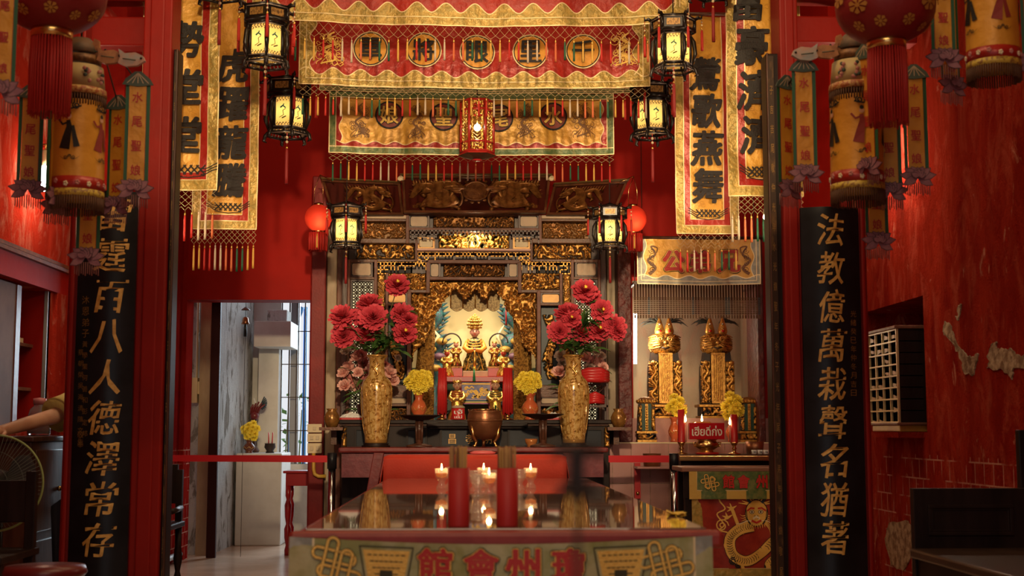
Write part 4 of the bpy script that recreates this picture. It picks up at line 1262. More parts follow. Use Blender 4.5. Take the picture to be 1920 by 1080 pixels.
def scroll_banner(label, px0, py0, px1, py1, Y, chars, bw, ntas, drop, tl, orn, group='vertical yellow couplet banners', phase=0, outer=GGCLOTH, side=None):
    """tall yellow banner with a column of black brush characters"""
    x0, x1, z0, z1 = BX(px0, py0, px1, py1, Y)
    W = x1 - x0; H = z1 - z0
    root = thing('hanging_banner', label, 'banner', ((x0 + x1) / 2, Y, z1), group)
    mb = MB()
    nx = 14; nz = int(H / .05); vs = []; fs = []
    for j in range(nz + 1):
        for i in range(nx + 1): vs.append((-W / 2 + W * i / nx, 0, -H * j / nz))
    for j in range(nz):
        for i in range(nx): fs.append((j * (nx + 1) + i, (j + 1) * (nx + 1) + i, (j + 1) * (nx + 1) + i + 1, j * (nx + 1) + i + 1))
    mb.add(vs, fs, YCLOTH, True)
    def band(o0, o1, m, y):
        N = 40
        for (ax, az, bx_, bz) in (((-W / 2 + o0), 0, (-W / 2 + o1), -H + o0), ((W / 2 - o1), 0, (W / 2 - o0), -H + o0)):
            v = []; f = []
            for i in range(N + 1):
                z = az + (bz - az) * i / N; v += [(ax, y, z), (bx_, y, z)]
            for i in range(N): f.append((2 * i, 2 * i + 2, 2 * i + 3, 2 * i + 1))
            mb.add(v, f, m)
        v = []; f = []
        for i in range(15):
            x = -W / 2 + o0 + (W - 2 * o0) * i / 14; v += [(x, y - .0003, -H + o0), (x, y - .0003, -H + o1)]
        for i in range(14): f.append((2 * i, 2 * i + 2, 2 * i + 3, 2 * i + 1))
        mb.add(v, f, m)
    band(bw * 1.02, bw * 1.75, RCLOTH, -.004); band(0, bw, outer, -.005)
    for o in (.0, bw, bw * 1.78):
        mb.ribbon(seg([(-W / 2 + o, 0), (-W / 2 + o, -H + o), (W / 2 - o, -H + o), (W / 2 - o, 0)]), .005, -.007, PIPING)
    def L(px, py): p = P(px, py, Y); return p.x - (x0 + x1) / 2, p.z - z1
    pxm = L(1, 0)[0] - L(0, 0)[0]
    for ch, px, py, s, hh in chars:
        x, z = L(px, py); mb.text(ch, x, z, s * pxm, hh * pxm, -.016, INK, .042, .025, .12)
    if orn:
        x, z = L(orn[0], orn[1]); knotcloud(mb, x, z, orn[2] * pxm, orn[3] * pxm, -.009, INK)
    rn = random.Random(px0)
    for k in range(60):
        x = rn.uniform(-W / 2 + bw * 2, W / 2 - bw * 2); z = rn.uniform(-H + bw * 2, 0)
        mb.ribbon(spiral(x, z, .018, .004, rn.uniform(0, 6), 1.2, 8), .0022, -.003, mat('tan_outline_thread', (.50, .24, .03), .5))
    fz = lambda x, z: .012 * math.sin(z * 5 + 1 + x * 3) + .005 * math.sin(z * 17 + x * 20) + .005 * math.sin(x * 25)
    def wv(v): v.y += fz(v.x, v.z); return v
    mb.warp(wv)
    mb.build('cloth', root)
    rod = MB(); rod.tube([(-W / 2 - .02, 0, .012), (W / 2 + .02, 0, .012)], .012, DARKWOOD, 8); rod.build('hanging_rod', root)
    top = 4.8 - root.location.z
    if top > .05:
        for sx in (-1, 1):
            c = MB(); c.tube([(sx * W * .46, 0, .012), (sx * W * .46, 0, top)], .003, DARKSTEEL, 4); c.build('hanging_cord', root)
    net_and_tassels(root, -W / 2, W / 2, -H, ntas, drop, tl, fz, phase)
    return root
def chars(s, x0, y0, x1, y1, w, h): n = len(s) - 1; return [(c, x0 + (x1 - x0) * i / n, y0 + (y1 - y0) * i / n, w, h) for i, c in enumerate(s)]
scroll_banner('yellow couplet banner cut off by the dark board left of the altar', 268, -120, 412, 356, 7.1, chars('勢堂堂', 352, 75, 345, 252, 66, 70), .055, 11, .09, .16, (352, 318, 110, 30))
scroll_banner('longer yellow couplet banner of four characters behind the one at the dark board', 366, -60, 486, 430, 8.0, chars('虎躍龍騰', 440, 125, 432, 338, 60, 66), .05, 12, .07, .16, (428, 388, 80, 24), phase=4)
scroll_banner('yellow couplet banner of four characters right of the altar, its full width in view', 1266, 30, 1382, 438, 8.0, chars('鶯歌燕舞', 1322, 140, 1327, 348, 60, 68), .05, 9, .07, .14, (1328, 400, 76, 24), phase=6)
scroll_banner('yellow couplet banner partly behind the dark board right of the altar', 1362, -120, 1500, 368, 7.1, chars('富豪濟濟', 1402, 5, 1420, 253, 64, 78), .055, 12, .08, .15, (1428, 322, 84, 32), phase=8)

def deco_niche(mb, L, pxm):
    for px, ch in ((1262, '公'), (1312, '弟'), (1366, '兄')):
        x, z = L(px, 489)
        mb.text(ch, x, z, 47 * pxm, 47 * pxm, -.0105, INK, .085, .02); mb.text(ch, x, z, 45 * pxm, 45 * pxm, -.0132, GOLDEMB, .07, .02); mb.text(ch, x, z, 43 * pxm, 43 * pxm, -.016, REDEMB, .05, .02)
    for px, sg in ((1222, 1), (1398, -1)):
        x, z = L(px, 488)
        mb.ribbon([(x + sg * a * pxm, z + c * pxm) for a, c in smooth_path([(-6, -26), (6, -14), (-8, 0), (6, 12), (-2, 26), (10, 24), (8, 14)], 6)], [pxm * (6 - 4.5 * i / 36) for i in range(37)], -.0105, mat('brown_outline_thread', (.2, .08, .015), .5))
        for k in range(4): mb.ribbon([(x + sg * q, z + (k - 1.5) * 12 * pxm + w_) for q, w_ in spiral(0, 0, 6 * pxm, pxm, k, 1.4, 12)], .003, -.0112, INK)
valance('small yellow banner with three red characters over the right niche', 1195, 449, 1424, 532, 9.75, YCLOTH, GREYCLOTH, None, .055, .008, 0, .02, .05, deco_niche, scal=.012)
# ================================================================ lanterns
PANEL = mat('painted_lantern_glass', (.62, .44, .13), .5, transl=(.95, .66, .22))
REDPAPER = mat('red_lantern_silk', (.45, .02, .012), .5, transl=(.60, .045, .018))
LACQ = mat('black_lantern_frame', (.010, .007, .006), .28)
SILV = mat('silvered_lantern_edge', (.35, .30, .26), .35, .6)
def hexpt(r, k, z, off=0): a = R(60 * k + 30 + off); return Vector((r * math.cos(a), r * math.sin(a), z))
def palace_lantern(label, loc, s, power, cord, group, tassels=True, rz=0):
    """six sided black palace lantern with painted glowing panes; loc is the top of its frame"""
    t = thing('hanging_lantern', label, 'lantern', loc, group, rz)
    A = 0
    # frame: posts, rings, roof
    fr = MB()
    r = .115
    for k in range(6):
        for z0, z1, rr in ((-.10, -.33, r), (.0, -.09, r * 1.28)):
            p, q = hexpt(rr, k, z0), hexpt(rr, k, z1)
            fr.tube([p, q], .0125, LACQ, 5)
        a, b_ = hexpt(r, k, 0), hexpt(r, k + 1, 0)
        for z, rr, w_, m in ((0, 1.30, .010, LACQ), (-.09, 1.30, .010, LACQ), (-.008, 1.34, .004, SILV), (-.105, 1.06, .010, LACQ), (-.118, 1.08, .004, SILV), (-.325, 1.06, .011, LACQ), (-.315, 1.09, .004, SILV), (-.355, 1.22, .009, LACQ), (-.36, 1.25, .004, SILV)):
            fr.tube([hexpt(r * rr, k, z), hexpt(r * rr, k + 1, z)], w_, m, 5)
        # finials curl out at the top, feet curl at the bottom
        fr.tube([hexpt(r * 1.3, k, 0), hexpt(r * 1.5, k, .012), hexpt(r * 1.68, k, .004), hexpt(r * 1.72, k, .03)], [.012, .014, .010, .004], LACQ, 6)
        fr.tube([hexpt(r * 1.1, k, -.33), hexpt(r * 1.3, k, -.355), hexpt(r * 1.38, k, -.39), hexpt(r * 1.22, k, -.40)], [.011, .013, .011, .005], LACQ, 6)
        fr.tube([hexpt(r * 1.02, k, -.11), hexpt(r * 1.22, k, -.16), hexpt(r * 1.30, k, -.24), hexpt(r * 1.12, k, -.32)], [.006, .016, .016, .006], LACQ, 5)
        # pierced skirt under the panes
        for j in range(5):
            u = (j + .5) / 5
            p = hexpt(r * 1.06, k, -.33).lerp(hexpt(r * 1.06, k + 1, -.33), u); q = hexpt(r * 1.2, k, -.355).lerp(hexpt(r * 1.2, k + 1, -.355), u)
            fr.tube([p, q], .004, SILV, 4)
    fr.tube([(0, 0, .0), (0, 0, .05)], .012, LACQ, 8); 
    for k in range(6): fr.tube([hexpt(r * 1.3, k, 0), (0, 0, .05)], .006, LACQ, 5)
    fr.build('frame', t)
    for k in range(6):
        pm = MB()
        a, b_, c, d = hexpt(r * .98, k, -.318), hexpt(r * .98, k + 1, -.318), hexpt(r * .98, k + 1, -.112), hexpt(r * .98, k, -.112)
        mid = (a + b_ + c + d) / 4; nrm = Vector((mid.x, mid.y, 0)).normalized()
        def Q(u, v, o=.0): return a.lerp(b_, .5 + (u - .5)) .lerp(d.lerp(c, u), v) + nrm * o
        pm.add([Q(0, 0), Q(1, 0), Q(1, 1), Q(0, 1)], [(0, 1, 2, 3)], PANEL)
        # fretted corners and a little painted bird on each pane
        def line(pts, w_, m):
            pts = [Q(*p, .002) for p in pts]
            pm.tube(pts, w_, m, 4, False)
        for v0, sg in ((.02, 1), (.98, -1)):
            for j in range(5):
                u = .14 + .18 * j
                line([(u, v0), (u - .07, v0 + sg * .07), (u + .07, v0 + sg * .12), (u, v0 + sg * (.17 if j in (0, 4) else .13))], .0022, LACQ)
        line([(.06, .15), (.06, .85)], .0022, LACQ); line([(.94, .15), (.94, .85)], .0022, LACQ)
        PAINT = mat('teal_lantern_paint', (.02, .16, .13), .5); PAINT2 = mat('olive_lantern_paint', (.12, .10, .02), .5)
        line([(.35, .62), (.5, .68), (.68, .60)], .005, PAINT); line([(.5, .67), (.56, .74)], .003, PAINT)
        line([(.3, .30), (.55, .38), (.5, .52), (.66, .58)], .0022, PAINT2); line([(.45, .28), (.7, .34)], .004, PAINT2)
        pm.build('pane', t)
        fm = MB()
        a2, b2 = hexpt(r * 1.27, k, -.082), hexpt(r * 1.27, k + 1, -.082); c2, d2 = hexpt(r * 1.27, k + 1, -.008), hexpt(r * 1.27, k, -.008)
        fm.add([a2, b2, c2, d2], [(0, 1, 2, 3)], LACQ)
        inn = [a2.lerp(c2, .5) + (p - a2.lerp(c2, .5)) * .62 + nrm * .003 for p in (a2, b2, c2, d2)]
        fm.add(inn, [(0, 1, 2, 3)], mat('lantern_frieze_gold', (.40, .22, .06), .4, .3, col2=(.12, .06, .02), ns=60))
        fm.build('frieze_panel', t)
    bu = MB(); bu.ball((0, 0, -.215), .022, BULB, 10, 7); bu.tube([(0, 0, -.19), (0, 0, -.02)], .006, LACQ, 6); bo = bu.build('bulb', t)
    point('lantern_light', (0, 0, -.215), power, (1, .74, .40), .02, t)
    cb = MB(); cb.tube([(0, 0, .05), (0, 0, cord)], .004 / s, DARKSTEEL, 5); cb.build('hanging_cord', t)
    if tassels:
        rn = random.Random(int(loc[0] * 1000))
        for k in range(6):
            p = hexpt(r * 1.70, k, -.0)
            c = MB(); dz = rn.uniform(.05, .09)
            c.tube([p, p + Vector((0, 0, -dz))], .0022, TASSEL['red'], 4)
            for q in (.4, .8): c.ball(p + Vector((0, 0, -dz * q)), .007, CREAM, 7, 5)
            c.build('tassel_cord', t)
            add_tassel(t, p + Vector((0, 0, -dz)), 'red', .17, .0095)
        c = MB(); c.tube([(0, 0, -.33), (0, 0, -.42)], .003, TASSEL['red'], 4)
        for q in (-.37, -.40): c.ball((0, 0, q), .010, CREAM, 8, 6)
        c.build('tassel_cord', t); add_tassel(t, (0, 0, -.42), 'wine', .26, .011)
    t.scale = (s, s, s)
    return t
G1 = 'black palace lanterns over the altar hall'
def PL(label, px, py, Y, hpx, power, rz=0, tas=True):
    p = P(px, py, Y); s = hpx / 2500 * Y / .41
    palace_lantern(label, p, s, power, (4.78 - p.z) / s, G1, tas, R(rz))
PL('black lit palace lantern cut by the top edge, left end of the banners', 500, 18, 7.3, 125, 1.6, 10)
PL('black lit palace lantern below and behind another, left of the yellow roundel banner', 540, 155, 8.5, 118, 2.2, 20)
PL('black lit palace lantern overlapping the right end of the red roundel banner', 1262, 38, 7.3, 115, 1.6, 22)
PL('black lit palace lantern against the red wall, right of the yellow roundel banner', 1222, 163, 8.5, 112, 2.2, 38)
PL('black lit palace lantern at the left shoulder of the shrine by a red globe lantern', 650, 388, 9.12, 88, 2.2, 4)
PL('black lit palace lantern at the right shoulder of the shrine by a red globe lantern', 1143, 391, 9.12, 86, 2.2, 26)
PL('black palace lantern above the left couplet banners, only its base in view', 415, -105, 6.9, 120, 1.2, 8)
PL('black palace lantern above the right couplet banners, only its base in view', 1335, -105, 6.9, 118, 1.2, 14)

# red and gold hexagonal lantern in the middle
def red_lantern():
    Y = 8.4; p = P(895, 192, Y); s = Y / 2500
    t = thing('hanging_lantern', 'red and gilt six sided lantern with a bright bulb before the yellow roundel banner', 'lantern', p)
    h = 98 * s; r = 31 * s
    fr = MB()
    RL = mat('red_lantern_lacquer', (.36, .018, .012), .3)
    for k in range(6):
        off = -30 + 30
        def hp(rr, kk, z): a = R(60 * kk); return Vector((rr * math.cos(a), rr * math.sin(a), z))
        fr.tube([hp(r, k, 0), hp(r, k, -h)], .009, RL, 6)
        for z, rr in ((0, 1.03), (-h, 1.03), (-h * .18, .99), (-h * .82, .99)): fr.tube([hp(r * rr, k, z), hp(r * rr, k + 1, z)], .008, RL, 5)
        fr.add([hp(r, k, 0), hp(r, k + 1, 0), (0, 0, .025)], [(0, 1, 2)], RL)
        fr.add([hp(r * 1.2, k, -h - .02), (0, 0, -h - .05), hp(r * 1.2, k + 1, -h - .02)], [(0, 1, 2)], DARKWOOD)
        fr.add([hp(r, k, -h), hp(r * 1.2, k, -h - .02), hp(r * 1.2, k + 1, -h - .02), hp(r, k + 1, -h)], [(0, 1, 2, 3)], RL)
    fr.build('frame', t)
    for k in range(6):
        g = MB(); a, b_ = hp(r, k, 0), hp(r, k + 1, 0)
        rn = random.Random(k)
        for z0, z1 in ((-h * .02, -h * .17), (-h * .2, -h * .8), (-h * .84, -h * .98)):
            e0, e1 = a.lerp(b_, .1), a.lerp(b_, .9)
            for e in (e0, e1):
                q = [Vector((e.x, e.y, z0 + (z1 - z0) * i / 24)) + (e1 - e0).normalized() * (.007 * math.sin(i * 1.7) + (.010 if e is e0 else -.010)) for i in range(25)]
                g.tube(q, .0045, BRIGHTGOLD, 5)
            if z1 - z0 > -.06:
                for i in range(7):
                    c = e0.lerp(e1, .1 + .8 * rn.random()); g.ball((c.x, c.y, z0 + (z1 - z0) * rn.random()), .010, BRIGHTGOLD, 7, 5)
            else:
                for i in range(10):
                    c = e0.lerp(e1, .1 + .8 * (i % 2)); zz = z0 + (z1 - z0) * i / 9
                    g.tube([(c.x, c.y, zz), (c.x * .98, c.y * .98, zz + .015), (c.x, c.y, zz + .03)], .005, BRIGHTGOLD, 5)
                    g.tube([e0.lerp(e1, .2) + Vector((0, 0, zz)), e0.lerp(e1, .5) + Vector((0, 0, zz - .02)), e0.lerp(e1, .8) + Vector((0, 0, zz))], .0028, BRIGHTGOLD, 4)
        g.build('gilt_grille', t)
    bu = MB(); bu.ball((0, 0, -h * .5), .022, BULB, 12, 8); bu.tube([(0, 0, -h * .42), (0, 0, 0)], .008, BRASS, 6); bu.build('bulb', t)
    point('red_lantern_light', (0, 0, -h * .5), 4, (1, .76, .45), .022, t)
    d = MB(); d.lathe([(.001, -h - .052), (.03, -h - .051), (.03, -h - .045)], CANDLER, n=16); d.build('red_base_disc', t)
    c = MB(); c.tube([(0, 0, .02), (0, 0, 4.78 - p.z)], .004, DARKSTEEL, 5); c.build('hanging_cord', t)
red_lantern()

# red globe lanterns
def globe(label, px, py, Y, rx, rz_, tl, tr, big, power, group):
    c = P(px, py, Y); s = Y / 2500
    t = thing('hanging_lantern', label, 'lantern', c, group)
    rx *= s; rz_ *= s
    g = MB(); n = 36; k = 14; vs = []; fs = []
    for j in range(k + 1):
        a = R(-72 + 144 * j / k)
        for i in range(n):
            r = rx * math.cos(a) * (1 - .025 * abs(math.sin(i * math.pi * 6 / n))); vs.append((r * math.cos(2 * math.pi * i / n), r * math.sin(2 * math.pi * i / n), rz_ * math.sin(a) / math.sin(R(72))))
    for j in range(k):
        for i in range(n): fs.append((j * n + i, j * n + (i + 1) % n, (j + 1) * n + (i + 1) % n, (j + 1) * n + i))
    g.add(vs, fs, REDPAPER if not big else mat('red_velvet_lantern', (.22, .010, .010), .55, transl=None, bump=.2, bs=60), True)
    if big:
        # gold flowers and a medallion painted on the silk
        rn = random.Random(px)
        GP = mat('gold_lantern_print', (.50, .25, .05), .45, .3)
        def sp(u, v, o=.003):
            a = R(v); r = rx * math.cos(a) + o
            return Vector((r * math.cos(R(u)), r * math.sin(R(u)), (rz_ + o) * math.sin(a) / math.sin(R(72))))
        for (u, v, q) in ((-95, 12, 15), (-140, -12, 11), (-52, -8, 12), (-20, 10, 12), (-170, 8, 12), (-75, -38, 8), (-115, -40, 8), (-40, -44, 7), (-60, 30, 8), (-125, 34, 8), (-10, -35, 9), (-150, -42, 8)):
            for kk in range(7):
                a = kk / 7 * 6.283
                p = [sp(u + q * .2 * math.cos(a), v + q * .2 * math.sin(a)), sp(u + q * math.cos(a - .35), v + q * math.sin(a - .35)), sp(u + q * 1.15 * math.cos(a), v + q * 1.15 * math.sin(a)), sp(u + q * math.cos(a + .35), v + q * math.sin(a + .35))]
                g.add(p, [(0, 1, 2, 3)], GP)
            g.add([sp(u + q * .3 * math.cos(a), v + q * .3 * math.sin(a), .004) for a in [i / 8 * 6.283 for i in range(8)]], [tuple(range(8))], GP)
    g.build('globe', t)
    r2 = rx * .34 if not big else tr * s
    cp = MB(); cp.lathe([(r2, -rz_ - .015 * rx / .1), (r2 * 1.02, -rz_ + .012)], BRASS, n=24); cp.build('base_ring', t)
    cp = MB(); cp.lathe([(r2, rz_ - .008), (r2, rz_ + .012 * rx / .1)], BRASS, n=24); cp.build('cap_ring', t)
    f = MB(); R2 = tr * s * .98; n = 40 if big else 22
    zt = -rz_ - .012 * rx / .1; zb = zt - tl * s
    rn = random.Random(px)
    for ring in (1, .8):
        for i in range(n):
            a = 2 * math.pi * i / n + (.1 if ring < 1 else 0)
            ee = rn.uniform(-.03, .03) * tl * s
            x, y = R2 * ring * math.cos(a), R2 * ring * math.sin(a); wd = 2 * math.pi * R2 / n * .62
            f.tube([(x * .96, y * .96, zt), (x * 1.02, y * 1.02, zt * .6 + zb * .4), (x, y, zb + ee)], [wd * .5, wd * .55, wd * .4], TASSEL['red'], 5)
    f.build('tassel_skirt', t)
    if power:
        b_ = MB(); b_.ball((rx * .1, -rx * .5, -rz_ * .35), rx * .14, BULB, 10, 7); b_.build('bulb', t)
        point('globe_light', (rx * .1, -rx * .5, -rz_ * .35), power, (1, .60, .28), rx * .14, t)
    top = rz_ + .012
    h = MB()
    if big: h.tube([(0, 0, top), (0, 0, 4.78 - c.z)], .004, DARKSTEEL, 5)
    else:
        h.tube([(-r2, 0, rz_), (-r2 * .9, 0, rz_ + .12), (r2 * .2, 0, rz_ + .22)], .0025, BRASS, 5); h.tube([(r2, 0, rz_), (r2 * .9, 0, rz_ + .12), (r2 * .2, 0, rz_ + .22)], .0025, BRASS, 5)
        sx = 1 if c.x < 0 else -1
        h.tube([(r2 * .2, 0, rz_ + .22), (.06 * sx, .25, rz_ + .23), (.08 * sx, .3, rz_ + .2)], .004, BRASS, 5)
    h.build('hanging_wire' if big else 'hanging_hook', t)
    if not big:
        add_tassel(t, (0, -R2, zt), 'gold', tl * s * .9, .007)
globe('small glowing red globe lantern at the left shoulder of the shrine', 597, 409, 9.56, 26, 25, 34, 17, False, .32, 'small red globe lanterns')
globe('small glowing red globe lantern at the right shoulder of the shrine', 1187, 411, 9.56, 26, 25, 34, 17, False, .32, 'small red globe lanterns')
globe('big red globe lantern with gold flowers hanging at upper left, cut by the top edge', 100, -6, 4.5, 101, 68, 150, 38, True, 0, 'big red globe lanterns')
globe('big red globe lantern with gold flowers hanging before the right calligraphy board', 1660, 14, 4.45, 97, 70, 150, 37, True, 0, 'big red globe lanterns')

# cloth canopy lanterns with ribbons of characters
LOTUS = mat('mauve_lotus_print', (.26, .10, .12), .6, col2=(.34, .15, .16), ns=30)
LOTUSD = mat('dark_lotus_outline', (.07, .03, .035), .6)
LEAFG = mat('grey_green_leaf_print', (.06, .085, .06), .6)
CREAMCLOTH = mat('cream_printed_cloth', (.48, .36, .15), .55, col2=(.42, .30, .12), ns=8)
BROWNFR = mat('brown_thread_fringe', (.10, .04, .015), .7, bump=.5, bs=90, stretch=(1, 1, .05))
def lotus(mb, c, w, h, y=0):
    """flat stiff lotus cut-out, two thick layers of petals"""
    def petal(ax, az, a, ln, wd, yy, m):
        ca, sa = math.cos(a), math.sin(a)
        pts = [(0, 0), (.35, .5), (.7, .42), (1, 0), (.7, -.42), (.35, -.5)]
        q = [(c[0] + ax + (u * ln * ca - v * wd * sa), c[2] + az + (u * ln * sa + v * wd * ca)) for u, v in pts][::-1]
        mb.prism(q, c[1] + yy - .002, c[1] + yy, m)
    for i, a in enumerate((-28, 8, 35, 62, 90, 118, 145, 172, 208)):
        ln = h * .56 + (w * .52 - h * .5) * abs(math.cos(R(a))) ** 2
        petal(0, -h * .1, R(a), ln * 1.06, h * .46, -.002 * i, LOTUSD); petal(0, -h * .1, R(a), ln, h * .40, -.002 * i - .0012, LOTUS)
    for i, a in enumerate((25, 58, 90, 122, 155)):
        petal(0, -h * .12, R(a), h * .46, h * .34, -.021 - .002 * i, LOTUSD); petal(0, -h * .12, R(a), h * .42, h * .28, -.0225 - .002 * i, LOTUS)
def ribbon_strip(t, x, y, zt, zb, w, rz, text='水尾聖娘', leaf=True):
    s = MB()
    L = zt - zb
    for (a, c, m, yy) in ((-w / 2, w / 2, YCLOTH2, 0), (-w * .72, -w * .52, GREENEDGE, .004), (w * .52, w * .74, GREENEDGE, .004), (w * .44, w * .52, RCLOTH, .002)):
        s.box(a, c, yy - .001, yy + .001, -L, 0, m)
    n = len(text)
    for i, ch in enumerate(text):
        s.text(ch, 0, -L * (.14 + .245 * i), w * .62, w * .66, -.004, REDEMB, .02, .02)
    o = s.build('ribbon', t); o.location = (x, y, zt); o.rotation_euler = (0, 0, rz)
    l = MB(); lotus(l, (0, -.004, -L - .022), .125, .07); lo = l.build('lotus', o)
    f = MB()
    for i in range(12): f.tube([(-.045 + .0082 * i, 0, -L - .045), (-.045 + .0082 * i, 0, -L - .09 - .004 * (i % 3))], .0022, mat('faded_pink_fringe', (.30, .12, .10), .7), 4)
    f.build('fringe', o)
    if leaf:
        l = MB(); l.prism([(-.058, -.005), (0, -.012), (.058, -.005), (.045, .018), (.012, .046), (-.012, .046), (-.045, .018)], -.006, -.002, LEAFG)
        for k in range(5): l.ribbon([(0, .04), (-.04 + .02 * k, 0)], .003, -.0075, CREAMPLAQUE)
        l.build('leaf_cap', o)
def canopy_lantern(label, px, pyt, Y, strips, mir=1, pic=True):
    c = P(px, pyt, Y); s = Y / 2500
    t = thing('hanging_lantern', label, 'lantern', c, 'yellow cloth canopy lanterns')
    Hb = -s * 118; b0 = -s * 130; b1 = -s * 300; rb = s * 48
    def drum(name, prof, m, n=28, deco=None):
        d = MB(); d.lathe(prof, m, n=n); 
        if deco: deco(d)
        return d.build(name, t)
    drum('cap', [(.001, -s * 2), (s * 18, -s * 4), (s * 32, -s * 20), (s * 36, -s * 34), (s * 34, -s * 36)], mat('brown_printed_cap', (.14, .07, .03), .6, col2=(.07, .05, .03), ns=18))
    drum('cap_band', [(s * 38, -s * 40), (s * 38, -s * 56)], mat('brown_gilt_band', (.22, .10, .03), .5, .2, col2=(.10, .04, .01), ns=50))
    def fl(d):
        rn = random.Random(2)
        for a in (-140, -100, -62, -25):
            for k in range(9):
                aa = R(a + rn.uniform(-10, 10)); r = s * 47.2; z = -s * 84 + s * rn.uniform(-14, 14)
                p = Vector((r * math.cos(aa), r * math.sin(aa), z)); d.ball(p, s * 4, mat('pink_print', (.50, .20, .16), .6) if k < 6 else LEAFG, 6, 4, None, s * 1.2)
    drum('upper_drum', [(s * 42, -s * 60), (s * 47, -s * 108)], CREAMCLOTH, deco=fl)
    drum('upper_band', [(s * 49, -s * 104), (s * 50, -s * 118)], mat('orange_patterned_band', (.36, .10, .03), .5, col2=(.55, .34, .10), ns=80, mix=(.48, .52)))
    def fringe(name, r, z0, z1, n=60):
        f = MB()
        for i in range(n):
            a = 2 * math.pi * i / n; q = Vector((r * math.cos(a), r * math.sin(a), 0))
            f.tube([q + Vector((0, 0, z0)), q + Vector((0, 0, z1 + s * (i % 3)))], s * 1.6, BROWNFR, 4)
        f.build(name, t)
    fringe('upper_fringe', s * 48, -s * 117, -s * 140)
    # main drum, with embroidered figures and clouds
    d = MB(); n = 40; vs = []; fs = []; m = 12
    for j in range(m + 1):
        for i in range(n):
            a = 2 * math.pi * i / n; r = rb * (1 + .04 * j / m) * (1 + .012 * math.sin(a * 9) * (j / m)); vs.append((r * math.cos(a), r * math.sin(a), b0 + (b1 - b0) * j / m))
    for j in range(m):
        for i in range(n): fs.append((j * n + i, (j + 1) * n + i, (j + 1) * n + (i + 1) % n, j * n + (i + 1) % n))
    d.add(vs, fs, YCLOTH2, True)
    k0 = len(d.v)
    def figure(cx, robe):
        z = b0 - s * 62
        d.ribbon([(cx + s * q[0], z + s * q[1]) for q in ((-4, 20), (-2, 8), (-6, -12), (-10, -34))], [s * 7, s * 10, s * 15, s * 20], -.001, robe)
        d.ribbon([(cx + s * 4, z + s * 10), (cx + s * 8, z - s * 12), (cx + s * 12, z - s * 30)], [s * 5, s * 8, s * 11], -.0014, robe)
        d.disc(cx - s * 3, z + s * 27, s * 5, -.002, SKIN, 12); d.disc(cx - s * 3, z + s * 33, s * 4, -.0025, INK, 10)
        d.ribbon([(cx - s * 2, z + s * 17), (cx - s * 14, z + s * 12), (cx - s * 22, z + s * 22)], s * 4, -.002, robe if robe is not INK else INK)
        for sg in (0, 1): d.ribbon([(cx + s * q[0] * (1 if sg else 1), z + s * (48 + q[1])) for q in spiral(-7 + 16 * sg, 0, 7, 1.5, 2, 1.5, 14)], s * 2.6, -.002, INK)
        d.ribbon([(cx - s * 16, z + s * 46), (cx, z + s * 42), (cx + s * 18, z + s * 48)], s * 3, -.002, INK)
        cloud(d, cx, z - s * 50, s * 14, -.002, INK)
    for k in range(3): figure((k - 1) * s * 62, mat('dull_red_robe', (.26, .03, .02), .6) if (k + (mir > 0)) % 2 else INK)
    # wrap the embroidery round the drum
    for i in range(k0, len(d.v)):
        v = d.v[i]; a = -math.pi / 2 + v.x / rb; r = rb * (1 + .04 * (v.z - b0) / (b1 - b0)) + .003 - v.y
        d.v[i] = Vector((r * math.cos(a), r * math.sin(a), v.z))
    d.build('main_drum', t)
    def fl2(d_):
        rn = random.Random(5)
        for a in range(0, 360, 24):
            aa = R(a); z = b1 + s * 12 + s * rn.uniform(-4, 4); r = rb * 1.06
            for kk in range(5):
                bb = kk / 5 * 6.28; d_.ball((r * math.cos(aa + .05 * math.cos(bb)), r * math.sin(aa + .05 * math.cos(bb)), z + s * 3 * math.sin(bb)), s * 2.6, CREAM if a % 48 else mat('pink_print', (.5, .2, .16), .6), 6, 4)
    drum('flower_band', [(rb * 1.055, b1 + s * 24), (rb * 1.06, b1)], RCLOTH, deco=fl2)
    drum('lower_band', [(rb * 1.065, b1 + s * 1), (rb * 1.07, b1 - s * 12)], mat('yellow_spotted_band', (.55, .38, .05), .5, col2=(.25, .12, .03), ns=70, mix=(.5, .56)))
    fringe('lower_fringe', rb * 1.04, b1 - s * 11, b1 - s * 38, 70)
    # bent wire arms carry stiff fish and shells, and the ribbons
    for (dx, dy, zt, zb, ang) in strips:
        ribbon_strip(t, dx * s * mir, dy * s, -zt * s, -zb * s, 31 * s, ang * mir, leaf=zt < 150 or True)
        a = MB(); a.tube([(0, 0, -s * 36), (dx * s * mir * .6, dy * s * .6, -s * 30), (dx * s * mir, dy * s, -zt * s)], .003, DARKSTEEL, 5); a.build('wire_arm', t)
    for (dx, dz, k) in ((58, 42, 1), (100, 48, 2), (30, 30, 0)):
        f = MB(); X = dx * s * mir; Z = -dz * s; col = (mat('orange_shell_print', (.40, .17, .06), .6, col2=(.28, .10, .04), ns=20), mat('orange_fish_print', (.45, .20, .08), .6, col2=(.30, .13, .06), ns=30), mat('pale_pink_fish_print', (.50, .28, .20), .6, col2=(.36, .36, .32), ns=14))[k]
        prof = [(-26, -8), (-8, -16), (14, -14), (30, -4), (26, 6), (10, 14), (-12, 12), (-26, 22), (-22, 4)] if k else [(-8, -24), (6, -20), (10, 0), (8, 22), (-2, 26), (-8, 8)]
        f.prism([(X + mir * a * s * .9, Z + b_ * s * .9) for a, b_ in (prof if mir > 0 else prof[::-1])], -.03 - .01 * k, -.012 - .01 * k, col)
        f.ball((X + mir * 20 * s, -.032 - .01 * k, Z + 1 * s), s * 2.4, INK, 6, 5); f.tube([(X - mir * 14 * s, -.034 - .01 * k, Z), (X + mir * 10 * s, -.034 - .01 * k, Z - 3 * s)], s, LEAFG, 5)
        f.build('fish_cutout', t)
